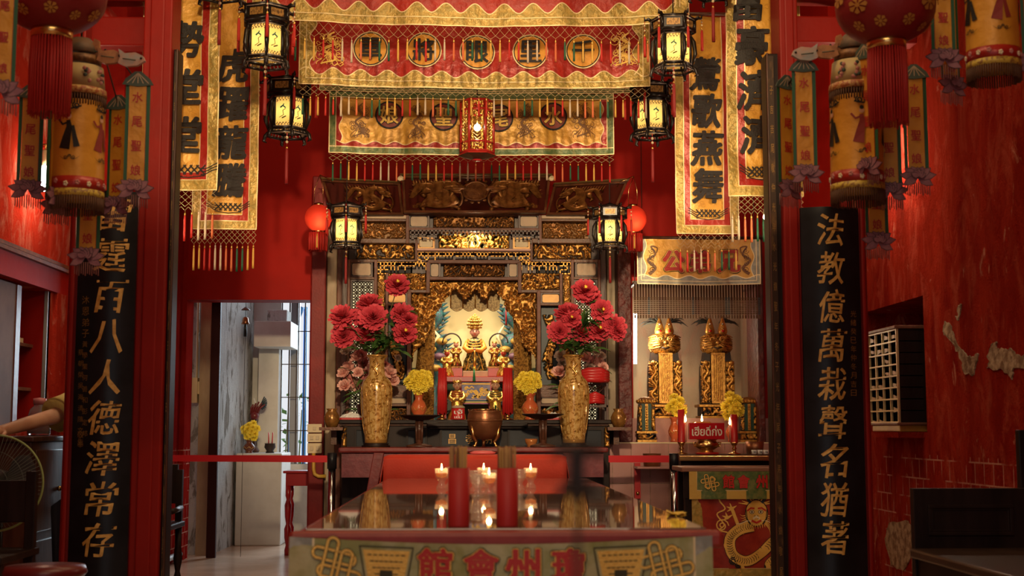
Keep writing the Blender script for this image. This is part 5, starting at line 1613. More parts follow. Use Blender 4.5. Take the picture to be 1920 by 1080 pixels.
    cd = MB(); cd.tube([(0, 0, 0), (0, 0, 4.78 - c.z)], .004, DARKSTEEL, 5); cd.build('hanging_cord', t)
    return t
STR = [(112, -10, 92, 282, R(6)), (64, 40, 125, 305, R(-18)), (-96, 20, 110, 278, R(12)), (-30, -25, 130, 300, R(62)), (4, 70, 215, 400, R(0)), (-60, 80, 140, 300, R(30))]
STR2 = [(102, -10, 76, 268, R(4)), (126, 30, 100, 290, R(-28)), (-76, 40, 90, 292, R(20)), (-116, 0, 85, 270, R(8)), (-6, -52, 60, 262, R(55)), (-58, 72, 220, 385, R(0))]
canopy_lantern('yellow cloth canopy lantern with red lettered ribbons before the left calligraphy board', 153, 70, 5.0, STR)
canopy_lantern('yellow cloth canopy lantern with red lettered ribbons before the right calligraphy board', 1600, 62, 5.0, STR2, -1)
canopy_lantern('yellow cloth canopy lantern at the right edge, cut by the top of the photo', 1852, -160, 4.6, [(104, -20, 100, 284, R(6)), (70, 40, 140, 320, R(-18)), (-90, 20, 110, 278, R(12))], -1)
canopy_lantern('yellow cloth canopy lantern beyond the left edge, only one ribbon in view', -80, -130, 4.05, [(103, -20, 60, 305, R(6)), (-70, 40, 140, 320, R(-18)), (-90, 20, 110, 278, R(12))], 1)
# ================================================================ flowers
def petal_verts(c, dirv, up, ln, wd, cup):
    d = dirv.normalized(); s = d.cross(up).normalized(); n = s.cross(d)
    out = []
    for (u, w_) in ((0, .25), (.5, 1), (1, .7)):
        for k in (-1, 0, 1):
            out.append(c + d * (ln * u) + s * (k * wd * w_ * .5) + n * (cup * (u * u) * ln + (abs(k)) * wd * .12 * u + (.10 * ln if u == 1 and k == 0 else 0)))
    return out, [(0, 1, 4, 3), (1, 2, 5, 4), (3, 4, 7, 6), (4, 5, 8, 7)]
BLOOM = {}
def bloom_mesh(kind, m, layers, seed=0, core=None):
    """layers: (n, elevation deg, length, width, cup)"""
    if (kind, seed) not in BLOOM:
        rn = random.Random(seed); b = MB()
        for (n, el, ln, wd, cup) in layers:
            a0 = rn.uniform(0, 6)
            for i in range(n):
                a = a0 + 2 * math.pi * (i + rn.uniform(-.3, .3)) / n; e = R(el + rn.uniform(-10, 10))
                d = Vector((math.cos(a) * math.cos(e), math.sin(a) * math.cos(e), math.sin(e)))
                l_ = ln * rn.uniform(.85, 1.12)
                v, f = petal_verts(d * .08 * ln, d, Vector((0, 0, 1)) if el < 75 else Vector((1, .1, 0)), l_, wd * rn.uniform(.85, 1.15), cup)
                b.add(v, f, m, True)
        if core: b.ball((0, 0, core[1]), core[0], core[2], 8, 6)
        o = b.build(kind); BLOOM[(kind, seed)] = o.data; bpy.data.objects.remove(o)
    return BLOOM[(kind, seed)]
PEON = [(12, -30, 1, .5, .2), (14, -8, 1.04, .46, .15), (15, 12, 1.0, .42, .1), (16, 30, .96, .40, .05), (16, 46, .90, .36, 0), (15, 60, .84, .32, -.1), (12, 72, .78, .28, -.1), (8, 84, .72, .24, 0)]
ROSEL = [(6, -5, 1, .8, .3), (6, 20, .95, .8, .35), (6, 42, .9, .75, .35), (5, 60, .85, .6, .3), (4, 78, .8, .5, .1)]
MUML = [(16, -20, 1, .30, .1), (16, 8, 1, .30, .1), (16, 32, .95, .28, .05), (14, 54, .85, .26, 0), (10, 75, .75, .24, 0)]
def bloom(parent, kind, loc, r, face, seed):
    m, lay = {'peony': (PEONY, PEON), 'rose': (ROSE, ROSEL), 'dark_rose': (ROSED, ROSEL), 'white_rose': (WROSE, ROSEL), 'chrysanthemum': (MUM, MUML)}[kind]
    me = bloom_mesh(kind + '_bloom', m, lay, seed % 3, (.16, .62, MUM) if kind == 'peony' and seed % 3 == 1 else None)
    o = bpy.data.objects.new(kind.replace('dark_', '').replace('white_', '') + '_bloom', me); COL.objects.link(o)
    o.parent = parent; o.location = loc; o.scale = (r, r, r)
    o.rotation_euler = Vector(face).to_track_quat('Z', 'Y').to_euler()
    return o
def leaf(mb, base, d, ln, wd, m=LEAF):
    d = Vector(d).normalized(); s = d.cross(Vector((0, -.4, 1))).normalized(); n = s.cross(d)
    if n.z < 0: n = -n
    vs = []; fs = []
    for i, (u, w_) in enumerate(((0, .1), (.3, .9), (.6, .85), (.85, .4), (1, .02))):
        for k in (-1, 0, 1): vs.append(Vector(base) + d * ln * u + s * k * wd * w_ * .5 + n * (.10 * ln * math.sin(math.pi * u) + abs(k) * wd * .1) - Vector((0, 0, .15 * ln * u * u)))
    for i in range(4):
        for k in range(2): a = i * 3 + k; fs.append((a, a + 1, a + 4, a + 3))
    mb.add(vs, fs, m, True)

# ---------------------------------------------------------------- the two tall vases on the maroon table
VASE = None
def vase_mat():
    m = mat('gilt_figured_porcelain', (.40, .20, .05), .16, .25, coat=.6)
    nt = m.node_tree; N = nt.nodes; L = nt.links; b = N['Principled BSDF']
    tc = N.new('ShaderNodeTexCoord'); v = N.new('ShaderNodeTexVoronoi'); v.inputs['Scale'].default_value = 34
    n = N.new('ShaderNodeTexNoise'); n.inputs['Scale'].default_value = 42; n.inputs['Detail'].default_value = 5; n.inputs['Distortion'].default_value = 1.5
    L.new(tc.outputs['Object'], v.inputs['Vector']); L.new(tc.outputs['Object'], n.inputs['Vector'])
    r = N.new('ShaderNodeValToRGB'); e = r.color_ramp.elements
    e[0].position = .30; e[0].color = (.035, .014, .005, 1); e[1].position = .70; e[1].color = (.62, .42, .15, 1)
    for p, c in ((.44, (.24, .11, .022, 1)), (.55, (.46, .25, .06, 1))): x = e.new(p); x.color = c
    mx = N.new('ShaderNodeMath'); mx.operation = 'MULTIPLY_ADD'; mx.inputs[1].default_value = .35
    L.new(v.outputs['Distance'], mx.inputs[0]); L.new(n.outputs['Fac'], mx.inputs[2])
    sb = N.new('ShaderNodeMath'); sb.operation = 'SUBTRACT'; sb.inputs[1].default_value = .09; L.new(mx.outputs[0], sb.inputs[0])
    L.new(sb.outputs[0], r.inputs['Fac']); L.new(r.outputs['Color'], b.inputs['Base Color'])
    return m
VM = vase_mat()
VGOLD = mat('vase_gilt_band', (.52, .28, .07), .25, .5)
def tall_vase(label, px):
    Y = TY + .32; s = Y / 2500
    base = Vector((P(px, 825, Y).x, Y, tz))
    t = thing('tall_vase', label, 'vase', base, 'tall gilt vases on the maroon table')
    st = MB(); st.lathe([(s * 20, 0), (s * 26, 0), (s * 27, .008), (s * 22, .014), (s * 24, .022), (s * 22, .026), (.001, .026)], BLACKWOOD, n=20); st.build('wooden_stand', t)
    top = P(px, 666, Y).z - tz
    pr = [(.001, .026), (20, .026), (21, .03), (21, .05), (24, .16), (27, .27), (28.5, .36), (28, .40), (26, .43), (20, .455), (15.5, .475), (14.5, .51), (14, .55), (15, .58), (18.5, .593), (20, .596), (20, .604), (18, .606), (14, .59), (12, .55)]
    k = (top - .026) / (.604 - .026)
    pr = [(max(.001, r * s) if r > .01 else r, .026 + (z - .026) * k) for r, z in pr]
    b = MB(); b.lathe(pr, VM, n=32, mz=[(.0, .05, VGOLD), (.025 + .404 * k, .026 + .412 * k, VGOLD), (.026 + .565 * k, .7, VGOLD)])
    b.build('body', t)
    # raised panels of figures, dragon handle on the neck
    d = MB()
    for a in (-90, -30, 30, 90, 150, 210):
        for e in (-24, 24):
            pts = []
            for j in range(12):
                z = .09 + .31 * j / 11
                r = 22 + 6.6 * math.sin(math.pi * (j / 11) * .62)
                aa = R(a + e * (1 if 1 < j < 10 else .8))
                pts.append((s * (r + .3) * math.cos(aa), s * (r + .3) * math.sin(aa), .026 + (z - .026) * k))
            d.tube(pts, .0022, VGOLD, 4)
    d.build('panel_border', t)
    h = MB(); h.tube([(0, -s * 14.5, .57 * k), (s * 5, -s * 18, .54 * k), (-s * 3, -s * 18, .51 * k), (s * 4, -s * 19, .48 * k), (0, -s * 21, .455 * k)], [.004, .007, .007, .007, .003], VGOLD, 7); h.build('dragon_ornament', t)
    return base + Vector((0, 0, top))
vl = tall_vase('tall gilt porcelain vase on the maroon table, left of the bronze censer', 705)
vr = tall_vase('tall gilt porcelain vase on the maroon table, right of the bronze censer', 1076)

def bouquet(label, mouth, blooms, leaves, Y, seed):
    t = thing('peony_bouquet', label, 'flowers', mouth, 'peonies in the tall vases')
    rn = random.Random(seed); s = Y / 2500
    st = MB(); lf = MB()
    for k, (px, py, r) in enumerate(blooms):
        p = P(px, py, Y + rn.uniform(-.07, .05)) - mouth
        f = Vector((p.x * .9, -.55 - rn.random() * .4, .35 + rn.uniform(-.2, .5)))
        bloom(t, 'peony', p, r * s * 1.12, f, k + seed)
        q = bez((p.x * .03, 0, -.09), (p.x * .1, 0, p.z * .3), (p.x * .7, p.y * .6, p.z * .6), tuple(p), 8)
        st.tube(q, .0035, STEMG, 5)
        for i in range(3):
            a = Vector(q[3 + i]); leaf(lf, a, (rn.uniform(-1, 1), rn.uniform(-1, .1), rn.uniform(-.1, .8)), rn.uniform(.07, .13), .045)
    for (px, py) in leaves:
        p = P(px, py, Y - .03) - mouth
        for i in range(3): leaf(lf, p * .6, (p.x * .5 + rn.uniform(-.05, .05), -.06 + rn.uniform(-.05, .02), p.z * .5 + rn.uniform(-.04, .05)), rn.uniform(.10, .16), .05)
        leaf(lf, p, (p.x + rn.uniform(-.1, .1), rn.uniform(-.1, 0), rn.uniform(-.05, .1)), .11, .045)
    st.build('stems', t); lf.build('leaves', t)
bouquet('tall spray of red peonies in the vase left of the bronze censer', vl, [(745, 536, 19), (693, 572, 20), (700, 596, 22), (683, 594, 18), (642, 594, 20), (645, 630, 20), (690, 629, 21), (754, 590, 19), (765, 600, 15), (759, 626, 19)],
        [(725, 640), (748, 660), (670, 655), (730, 655), (705, 650), (690, 655), (755, 585), (740, 640)], TY + .32, 1)
bouquet('full bunch of red peonies in the vase right of the bronze censer', vr, [(1096, 547, 20), (1108, 556, 16), (1066, 590, 21), (1128, 583, 18), (1152, 612, 19), (1091, 625, 21), (1122, 622, 19), (1157, 622, 14), (1050, 622, 19), (1072, 600, 15)],
        [(1105, 570), (1112, 590), (1100, 600), (1125, 600), (1060, 650), (1085, 650), (1115, 655), (1090, 655), (1108, 575), (1050, 652)], TY + .32, 4)

# ---------------------------------------------------------------- low rose arrangements on the altar cabinet
def roses(label, cx, cy, list_, Y, seed, pot):
    base = Vector((P(cx, cy, Y).x, Y, cab_top))
    t = thing('rose_arrangement', label, 'flowers', base, 'pale rose arrangements on the altar cabinet')
    s = Y / 2500; rn = random.Random(seed); lf = MB(); st = MB()
    pm = MB(); pm.lathe([(.001, 0), (.05, 0), (.075, .04), (.085, .11), (.08, .115), (.065, .11)], pot, n=20); pm.build('basket', t)
    for k, (px, py, r, kd) in enumerate(list_):
        p = P(px, py, Y + rn.uniform(-.08, .04)) - base
        bloom(t, kd, p, r * s, (p.x * 1.5 + rn.uniform(-.1, .1), -.8, .3 + rn.uniform(-.2, .4)), k + seed)
        st.tube([(0, 0, .1), tuple(p * .6), tuple(p)], .003, STEMG, 5)
    for k in range(26):
        a = rn.uniform(0, 6.28); z = rn.uniform(.05, .40); rr = rn.uniform(.05, .16)
        leaf(lf, (math.cos(a) * rr, math.sin(a) * rr * .7, z), (math.cos(a), math.sin(a) * .8, rn.uniform(-.5, .5)), rn.uniform(.07, .12), .035)
    st.build('stems', t); lf.build('leaves', t)
lr = []
rn = random.Random(3)
for px, py in ((668, 672), (655, 690), (682, 685), (672, 700), (656, 715), (690, 700), (668, 722), (688, 715), (700, 690), (645, 700), (678, 668), (697, 722), (722, 690), (730, 700), (648, 724), (735, 715), (722, 712)):
    lr.append((px, py, 12 + rn.uniform(-1.5, 1.5), 'dark_rose' if rn.random() < .3 else 'rose'))
lr += [(648, 660, 9, 'white_rose'), (662, 652, 8, 'white_rose'), (746, 672, 7, 'white_rose')]
roses('pink and white rose arrangement behind the left tall vase', 690, 785, lr, 9.78, 1, DARKWOOD)
rr = []
for px, py in ((1055, 680), (1048, 698), (1060, 712), (1110, 680), (1098, 672), (1120, 678), (1130, 690), (1052, 668), (1104, 692), (1128, 705)):
    rr.append((px, py, 11 + rn.uniform(-1.5, 1.5), 'rose' if rn.random() < .7 else 'white_rose'))
rr += [(1118, 660, 9, 'white_rose'), (1126, 668, 9, 'white_rose'), (1100, 662, 9, 'white_rose'), (1112, 690, 10, 'white_rose')]
roses('pale rose arrangement behind the right tall vase', 1085, 785, rr, 9.93, 2, DARKWOOD)

# ---------------------------------------------------------------- yellow chrysanthemums in small vases
def mums(label, px0, py0, px1, py1, Y, n, mouth, seed, group):
    t = thing('chrysanthemum_bunch', label, 'flowers', mouth, group)
    rn = random.Random(seed); s = Y / 2500; st = MB(); lf = MB()
    c = P((px0 + px1) / 2, (py0 + py1) / 2, Y) - mouth; w_ = (px1 - px0) / 2 * s; h = (py1 - py0) / 2 * s
    for k in range(n):
        a = k * 2.4; q = math.sqrt((k + .5) / n)
        p = c + Vector((w_ * .78 * q * math.cos(a), -w_ * .7 * math.sqrt(max(0, 1 - q * q)) - .005, h * .78 * q * math.sin(a)))
        bloom(t, 'chrysanthemum', p, w_ * (.36 if n > 8 else .5), (p.x - c.x, -.03 - w_ * .4, p.z - c.z + .02), k + seed)
        st.tube([(0, 0, -.03), tuple((p + Vector((0, 0, 0))) * .5), tuple(p)], .002, STEMG, 4)
        if k % 2 == 0: leaf(lf, p * .55, (p.x, -.1, rn.uniform(-.05, .1)), .05, .02)
    st.build('stems', t); lf.build('leaves', t)
def small_vase(label, px, pyt, pyb, Y, z0, group, rr=(20, 13), mm=TERRA):
    s = Y / 2500; base = Vector((P(px, pyb, Y).x, Y, z0))
    H = P(px, pyt, Y).z - z0
    t = thing('small_vase', label, 'vase', base, group)
    a, b_ = rr[0] * s, rr[1] * s
    m = MB(); m.lathe([(.001, 0), (b_ * .85, 0), (b_ * .9, H * .06), (b_ * .7, H * .12), (a * .95, H * .32), (a, H * .45), (a * .8, H * .6), (b_ * .62, H * .74), (b_ * .72, H * .88), (b_, H * .97), (b_, H), (b_ * .75, H * .98), (b_ * .55, H * .8)], mm, n=24); m.build('body', t)
    g = MB()
    for k in range(5): g.tube([(a * 1.01 * math.cos(q), a * 1.01 * math.sin(q), H * (.40 + .08 * math.sin(q * 5 + k))) for q in [R(-150 + 24 * k + 4 * i) for i in range(6)]], .0018, GOLDEMB, 4)
    g.build('gilt_flourish', t)
    return base + Vector((0, 0, H))
GV = 'orange vases beside the shrine opening'
m1 = small_vase('orange glazed vase with yellow flowers left of the shrine opening', 785, 735, 776, 9.68, cab_top, GV, (15, 11))
m2 = small_vase('orange glazed vase with yellow flowers right of the shrine opening', 994, 737, 785, 9.70, cab_top, GV, (16, 11))
GM = 'yellow chrysanthemums before the shrine'
mums('round bunch of yellow chrysanthemums left of the seated deity', 760, 693, 813, 738, 9.68, 18, m1, 1, GM)
mums('round bunch of yellow chrysanthemums right of the seated deity', 966, 696, 1016, 738, 9.70, 18, m2, 2, GM)

# ---------------------------------------------------------------- footed offering stands and bronze censer on the maroon table
def offering_stand(label, px, pyt, Y):
    s = Y / 2500; base = Vector((P(px, 838, Y).x, Y, tz)); H = P(px, pyt, Y).z - tz
    t = thing('offering_stand', label, 'stand', base, 'dark wooden offering stands')
    b = MB(); b.lathe([(.001, 0), (s * 24, 0), (s * 24, .012), (s * 18, .018), (s * 7, .026), (s * 6, .05)], DARKWOOD, n=24); b.build('base', t)
    b = MB(); b.lathe([(s * 6, .045), (s * 5.5, H * .5), (s * 8, H * .56), (s * 5.5, H * .62), (s * 6, H - .045), (s * 9, H - .03)], DARKWOOD, n=14)
    for k in range(4):
        a = R(45 + 90 * k); b.tube([(s * 7 * math.cos(a), s * 7 * math.sin(a), .03), (s * 8 * math.cos(a), s * 8 * math.sin(a), H - .04)], .007, DARKWOOD, 5)
    b.build('stem', t)
    b = MB(); b.lathe([(.001, H - .036), (s * 18, H - .03), (s * 36, H - .006), (s * 40, H), (s * 39, H + .004), (s * 33, H - .008), (.001, H - .016)], BLACKWOOD, n=28); b.build('dish', t)
    return base + Vector((0, 0, H))
o1 = offering_stand('dark footed wooden offering stand beside the left tall vase', 786, 779, TY + .12)
o2 = offering_stand('dark footed wooden offering stand beside the right tall vase', 1018, 777, TY + .12)
Y = TY + .17; s = Y / 2500
cb = Vector((P(909, 836, Y).x, Y, tz))
t = thing('bronze_censer', 'round bronze incense censer on three legs at the centre of the maroon table', 'censer', cb)
Hc = P(909, 770, Y).z - tz
b = MB(); b.lathe([(.001, Hc * .20), (s * 16, Hc * .22), (s * 27, Hc * .38), (s * 32.5, Hc * .65), (s * 32, Hc * .86), (s * 30, Hc * .95), (s * 31.5, Hc), (s * 29, Hc), (s * 28, Hc * .9), (.001, Hc * .85)], BRONZE, n=36); b.build('bowl', t)
for k in range(3):
    a = R(-90 + 65 + 120 * k)
    b = MB(); c_, s_ = math.cos(a), math.sin(a)
    b.tube([(s * 30 * c_, s * 30 * s_, Hc * .62), (s * 26 * c_, s * 26 * s_, Hc * .3), (s * 19 * c_, s * 19 * s_, Hc * .15), (s * 22 * c_, s * 22 * s_, .012), (s * 25 * c_, s * 25 * s_, .004)], [.008, .016, .012, .010, .013], BRASS, 8); b.build('leg', t)
b = MB()
for k in range(8): q = 2 * math.pi * k / 8; b.tube([(s * 30.5 * math.cos(q), s * 30.5 * math.sin(q), Hc * .98), (s * 31 * math.cos(q), s * 31 * math.sin(q), Hc * 1.03), (s * 30.5 * math.cos(q + .3), s * 30.5 * math.sin(q + .3), Hc * .98)], .003, BRONZE, 5)
b.lathe([(s * 32.6, Hc * .70), (s * 33.4, Hc * .73), (s * 32.6, Hc * .76)], BRONZE, n=36)
b.build('rim_ornament', t)
# brass bowl, red tin, red cloth tassel sticks on the altar cabinet
Y = 9.62; s = Y / 2500
c = P(893, 785, Y); t = thing('brass_bowl', 'wide polished brass bowl behind the bronze censer', 'bowl', (c.x + .05, Y + .08, cab_top))
b = MB(); b.lathe([(.001, 0), (s * 14, 0), (s * 15, .008), (s * 22, .03), (s * 25, .07), (s * 26, .078), (s * 24, .078), (s * 22, .05), (.001, .03)], BRASS, n=32); b.build('body', t)
c = P(859, 786, 9.52); t = thing('red_tin', 'red tin with white Thai writing left of the bronze censer', 'tin', (c.x, 9.60, cab_top + .001))
s = 9.52 / 2500
b = MB(); b.lathe([(s * 12, 0), (s * 12.5, .004), (s * 12, .085), (.001, .086)], CANDLER, n=24)
k = len(b.v); b.text('เจ้', 0, .057, s * 17, .034, 0, WHITE, .02); b.text('แม่', 0, .020, s * 15, .022, 0, WHITE, .02)
for i in range(k, len(b.v)):
    v = b.v[i]; a = -math.pi / 2 + v.x / (s * 12.5); b.v[i] = Vector((s * 12.9 * math.cos(a), s * 12.9 * math.sin(a), v.z))
b.build('body', t)
b = MB(); b.lathe([(s * 12.8, .082), (s * 12.8, .09), (s * 9, .10), (.001, .102)], mat('incense_ash', (.4, .3, .2), .9), n=20); b.build('ash_fill', t)
for nm, px, w_ in (('left', 829, 7), ('right', 952, 8)):
    Y = 9.66; s = Y / 2500; c = P(px, 780, Y)
    t = thing('thread_candle', 'tall red candle wrapped in hanging red thread, ' + ('beside the red tin' if nm == 'left' else 'at the right of the brass bowl'), 'candle', (c.x, Y, cab_top), 'red thread candles')
    H = P(px, 690, Y).z - cab_top
    b = MB(); b.lathe([(s * 9, 0), (s * 10, .006), (s * 4, .015), (s * 3.5, .04), (s * 7, .05)], BRASS, n=16); b.build('holder', t)
    b = MB()
    for k in range(14):
        a = k / 14 * 6.283; b.tube([(s * w_ * .8 * math.cos(a), s * w_ * .8 * math.sin(a), H), (s * w_ * math.cos(a), s * w_ * math.sin(a), H * .6), (s * w_ * 1.05 * math.cos(a), s * w_ * 1.05 * math.sin(a), .05 - .008 * (k % 3))], s * 2.2, CANDLER, 5)
    b.build('red_thread', t)
    b = MB(); b.lathe([(s * w_ * .8, .05), (s * w_ * .75, H - .005), (.001, H)], CANDLER, n=12); b.build('candle', t)
# small glazed bowl, photo card, white offering parcels, brass jars
c = P(1000, 833, 9.3); s = 9.3 / 2500
t = thing('amber_bowl', 'small amber lotus bowl on the maroon table beside the offering stand', 'bowl', (P(996, 835, 9.28).x, 9.28, tz))
b = MB(); b.lathe([(.001, .0), (s * 8, 0), (s * 7, .01), (s * 11, .03), (s * 12, .055), (s * 10, .055), (s * 8, .02)], mat('amber_glaze', (.50, .18, .05), .2, .2), n=18); b.build('body', t)
for k, (px, lab) in enumerate(((660, 'crumpled white paper offering on a red tray at the left end of the altar cabinet'), (1040, 'crumpled white paper offering on a red tray right of the orange vase'))):
    c = P(px, 783, 9.70); t = thing('paper_offering', lab, 'offering', (c.x, 9.64, cab_top), 'white paper offerings')
    b = MB(); b.rrect(-.085, .085, -.06, .06, 0, .014, CANDLER, .02)
    for i in range(len(b.v)): v = b.v[i]; b.v[i] = Vector((v.x, v.z, v.y))
    b.build('tray', t)
    b = MB(); rn = random.Random(k); n = 14
    vs = []; fs = []
    for j in range(n + 1):
        for i in range(n + 1):
            u, v = i / n, j / n; x = (u - .5) * .16; y = (v - .5) * .10
            z = .016 + .035 * max(0, (1 - abs(u - .5) * 2)) ** .5 * max(0, 1 - abs(v - .5) * 2) ** .5 * (1 + .8 * noise.noise(Vector((u * 7, v * 7, k * 5))))
            vs.append((x, y, z))
    for j in range(n):
        for i in range(n): fs.append((j * (n + 1) + i, j * (n + 1) + i + 1, (j + 1) * (n + 1) + i + 1, (j + 1) * (n + 1) + i))
    b.add(vs, fs, WHITE); b.build('paper', t)
for px, Y, lab in ((622, 9.45, 'brown glazed jar on a pillar bracket at the left foot of the shrine'), (1160, 9.45, 'brown glazed jar on a pillar bracket at the right foot of the shrine')):
    s = Y / 2500; c = P(px, 801, Y); zc = P(px, 801, Y).z
    t = thing('glazed_jar', lab, 'jar', c, 'brown jars on brackets')
    b = MB(); b.lathe([(.001, 0), (s * 10, 0), (s * 14, .04), (s * 15, .07), (s * 11, .10), (s * 8, .115), (s * 11, .13), (s * 9, .13)], mat('brown_gilt_glaze', (.20, .09, .025), .25, .4, col2=(.34, .17, .04), ns=20), n=20); b.build('body', t)
    br = MB(); x0, x1, z0, z1 = BX(px - 22, 801, px + 22, 807, Y)
    br.box(x0, x1, Y - .06, 10.2, z0, z1, BROWNWOOD); br.box((x0 + x1) / 2 - .02, (x0 + x1) / 2 + .02, Y + .15, 10.2, z0 - .10, z0, BROWNWOOD)
    tag(br.build('wall_bracket'), 'small brown wooden bracket under the ' + ('left' if px < 900 else 'right') + ' brown glazed jar', 'bracket')

# carved chair with red cloth bundle at the right of the altar
Y = 9.60; x0, x1, z0, z1 = BX(1092, 715, 1140, 790, Y)
t = thing('altar_chair', 'small dark carved chair holding red cloth on the right end of the altar cabinet', 'chair', ((x0 + x1) / 2, Y, cab_top))
W = x1 - x0
for dx in (-W / 2, W / 2 - .012):
    for yy in (0, .12):
        b = MB(); b.box(dx, dx + .014, yy, yy + .014, 0, .30 if yy else .26, DARKWOOD); b.build('leg', t)
b = MB(); b.box(-W / 2, W / 2, 0, .134, .09, .105, DARKWOOD); b.build('seat', t)
b = MB()
for k in range(5): b.tube([(-W / 2 + W * k / 4, .12, .16), (-W / 2 + W * ((k + 2) % 5) / 4, .12, .25)], .004, DARKWOOD, 4)
b.box(-W / 2, W / 2, .118, .132, .25, .265, DARKWOOD); b.build('lattice_back', t)
t = thing('red_cloth_bundle', 'folded red cloth bundle lying across the top of the small altar chair', 'cloth', ((x0 + x1) / 2 - .01, Y + .03, cab_top + .262))
b = MB()
for k in range(4): b.tube([(-W * .6, -.02, .02 + .018 * k), (-W * .2, -.05 + .01 * k, .03 + .02 * k), (W * .25, -.045, .028 + .021 * k), (W * .6, .0, .02 + .018 * k)], [.016, .026, .026, .014], CANDLER, 8)
b.build('folds', t)
t = thing('red_cloth_bundle', 'crumpled red cloth lying on the seat of the small altar chair', 'cloth', ((x0 + x1) / 2, Y + .03, cab_top + .106))
b = MB()
for k in range(4): b.tube([(-W * .35, -.02 + .01 * k, .015 + .015 * k), (0, -.04, .03 + .016 * k), (W * .35, 0, .015 + .015 * k)], [.014, .02, .012], CANDLER, 8)
b.build('folds', t)
# ================================================================ figures in the shrine
ROBE = mat('black_gilt_robe', (.03, .025, .012), .4, .3, col2=(.50, .30, .07), ns=55, mix=(.5, .58), bump=.3)
ORANGE = mat('orange_silk', (.72, .26, .03), .5)
FACEP = mat('pink_painted_face', (.62, .28, .22), .45)
FACER = mat('red_painted_face', (.45, .04, .02), .4)
def statue(name, label, px, py0, py1, Y, z0, robe, face, trim, crown, group=None, wide=.48, seat=True, sleeves=None):
    """robed temple figure: one body with head, crown, robe and sleeves"""
    H = P(px, py0, Y).z - z0
    base = Vector((P(px, (py0 + py1) / 2, Y).x, Y, z0))
    t = thing(name, label, 'statue', base, group)
    W = H * wide
    b = MB()
    fz = .70 if crown > .2 else .86
    hd = H * (.075 if crown > .2 else .085)
    # robe: broad knees, waist, shoulders, neck
    prof = [(.001, 0), (W * .50, 0), (W * .52, H * .05), (W * .47, H * .18), (W * .36, H * .27), (W * .31, H * .38), (W * .34, H * (fz - .20)), (W * .24, H * (fz - .13)), (W * .09, H * (fz - .085)), (.001, H * (fz - .08))]
    b.lathe(prof, robe, n=22, squash=(1, .72))
    body = b.build('robe', t)
    h = MB(); h.ball((0, -W * .05, H * fz), hd, face, 14, 10, hd * 1.25)
    h.tube([(0, 0, H * (fz - .11)), (0, 0, H * (fz - .04))], hd * .5, face, 8)
    h.ball((0, -W * .05 - hd, H * fz - hd * .1), hd * .16, face, 6, 5, hd * .3)
    for s in (-1, 1):
        h.ball((s * hd * .38, -W * .05 - hd * .92, H * fz + hd * .18), hd * .11, INK, 6, 5); h.ball((s * hd, -W * .03, H * fz), hd * .22, face, 6, 5, hd * .45)
        h.tube([(s * hd * .15, -W * .05 - hd * .93, H * fz + hd * .42), (s * hd * .6, -W * .05 - hd * .82, H * fz + hd * .45)], hd * .05, INK, 4)
    h.ball((0, -W * .05 - hd * .9, H * fz - hd * .55), hd * .22, CANDLER, 6, 5, hd * .09)
    h.build('head', t)
    a = MB()
    for s in (-1, 1):
        a.tube([(s * W * .27, 0, H * (fz - .15)), (s * W * .40, -W * .10, H * (fz - .28)), (s * W * .26, -W * .34, H * (fz - .34)), (s * W * .06, -W * .42, H * (fz - .32))], [W * .11, W * .13, W * .12, W * .09], sleeves or robe, 10)
    a.ball((0, -W * .46, H * (fz - .31)), W * .06, face, 8, 6); a.build('sleeves', t)
    g = MB()
    for k in range(3): g.tube([(W * .30 * math.cos(q) * (1 + .1 * k), -abs(W * .24 * math.sin(q)) - W * .08, H * (fz - .14 - .05 * k) + .02 * H * math.cos(2 * q)) for q in [math.pi * i / 12 for i in range(13)]], W * .018, trim, 5)
    g.tube([(0, -W * .36, H * .40), (0, -W * .40, H * .22), (0, -W * .42, H * .02)], [W * .05, W * .06, W * .08], trim, 6)
    for s in (-1, 1): g.tube([(s * W * .1, -W * .33, H * .36), (s * W * .26, -W * .38, H * .2), (s * W * .36, -W * .34, H * .02)], [W * .02, W * .03, W * .035], trim, 6)
    g.build('gilt_trim', t)
    c = MB(); zt = H * fz + hd * .95
    c.lathe([(hd * 1.05, zt - hd * .3), (hd * 1.15, zt), (hd * .8, zt + hd * .4), (.001, zt + hd * .55)], BRIGHTGOLD, n=16)
    if crown > .2:
        rn = random.Random(1)
        for ring, (n, r, z) in enumerate(((15, 1.5, .2), (13, 1.7, .9), (11, 1.5, 1.7), (8, 1.0, 2.3), (4, .5, 2.8), (1, 0, 3.3))):
            for i in range(n):
                q = math.pi * (1 + (i + .5) / n) if n > 1 else 0
                p = Vector((hd * r * math.cos(q), hd * r * .6 * math.sin(q) - W * .03, zt + hd * z))
                c.ball(p, hd * .26, BRIGHTGOLD, 7, 5); c.ball(p + Vector((0, -hd * .22, hd * .1)), hd * .10, CANDLER if (i + ring) % 3 == 0 else BRASS, 6, 4)
                c.tube([p, p + Vector((hd * .1 * math.cos(q), 0, hd * .5))], [hd * .06, hd * .02], BRIGHTGOLD, 4)
        c.ball((0, W * .04, zt + hd * 1.4), hd * 1.2, mat('dark_gilt', (.25, .13, .03), .35, .7), 14, 10, hd * 1.7, hd * .5)
    else:
        for i in range(5): q = math.pi * (1 + i / 4); c.tube([(hd * math.cos(q), hd * .8 * math.sin(q), zt), (hd * 1.1 * math.cos(q), hd * .9 * math.sin(q), zt + hd * .9)], [hd * .2, hd * .04], BRIGHTGOLD, 5)
    c.build('crown', t)
    return t, base, H
zs = P(890, 697, 10.75).z    # top of the dais the deity sits on
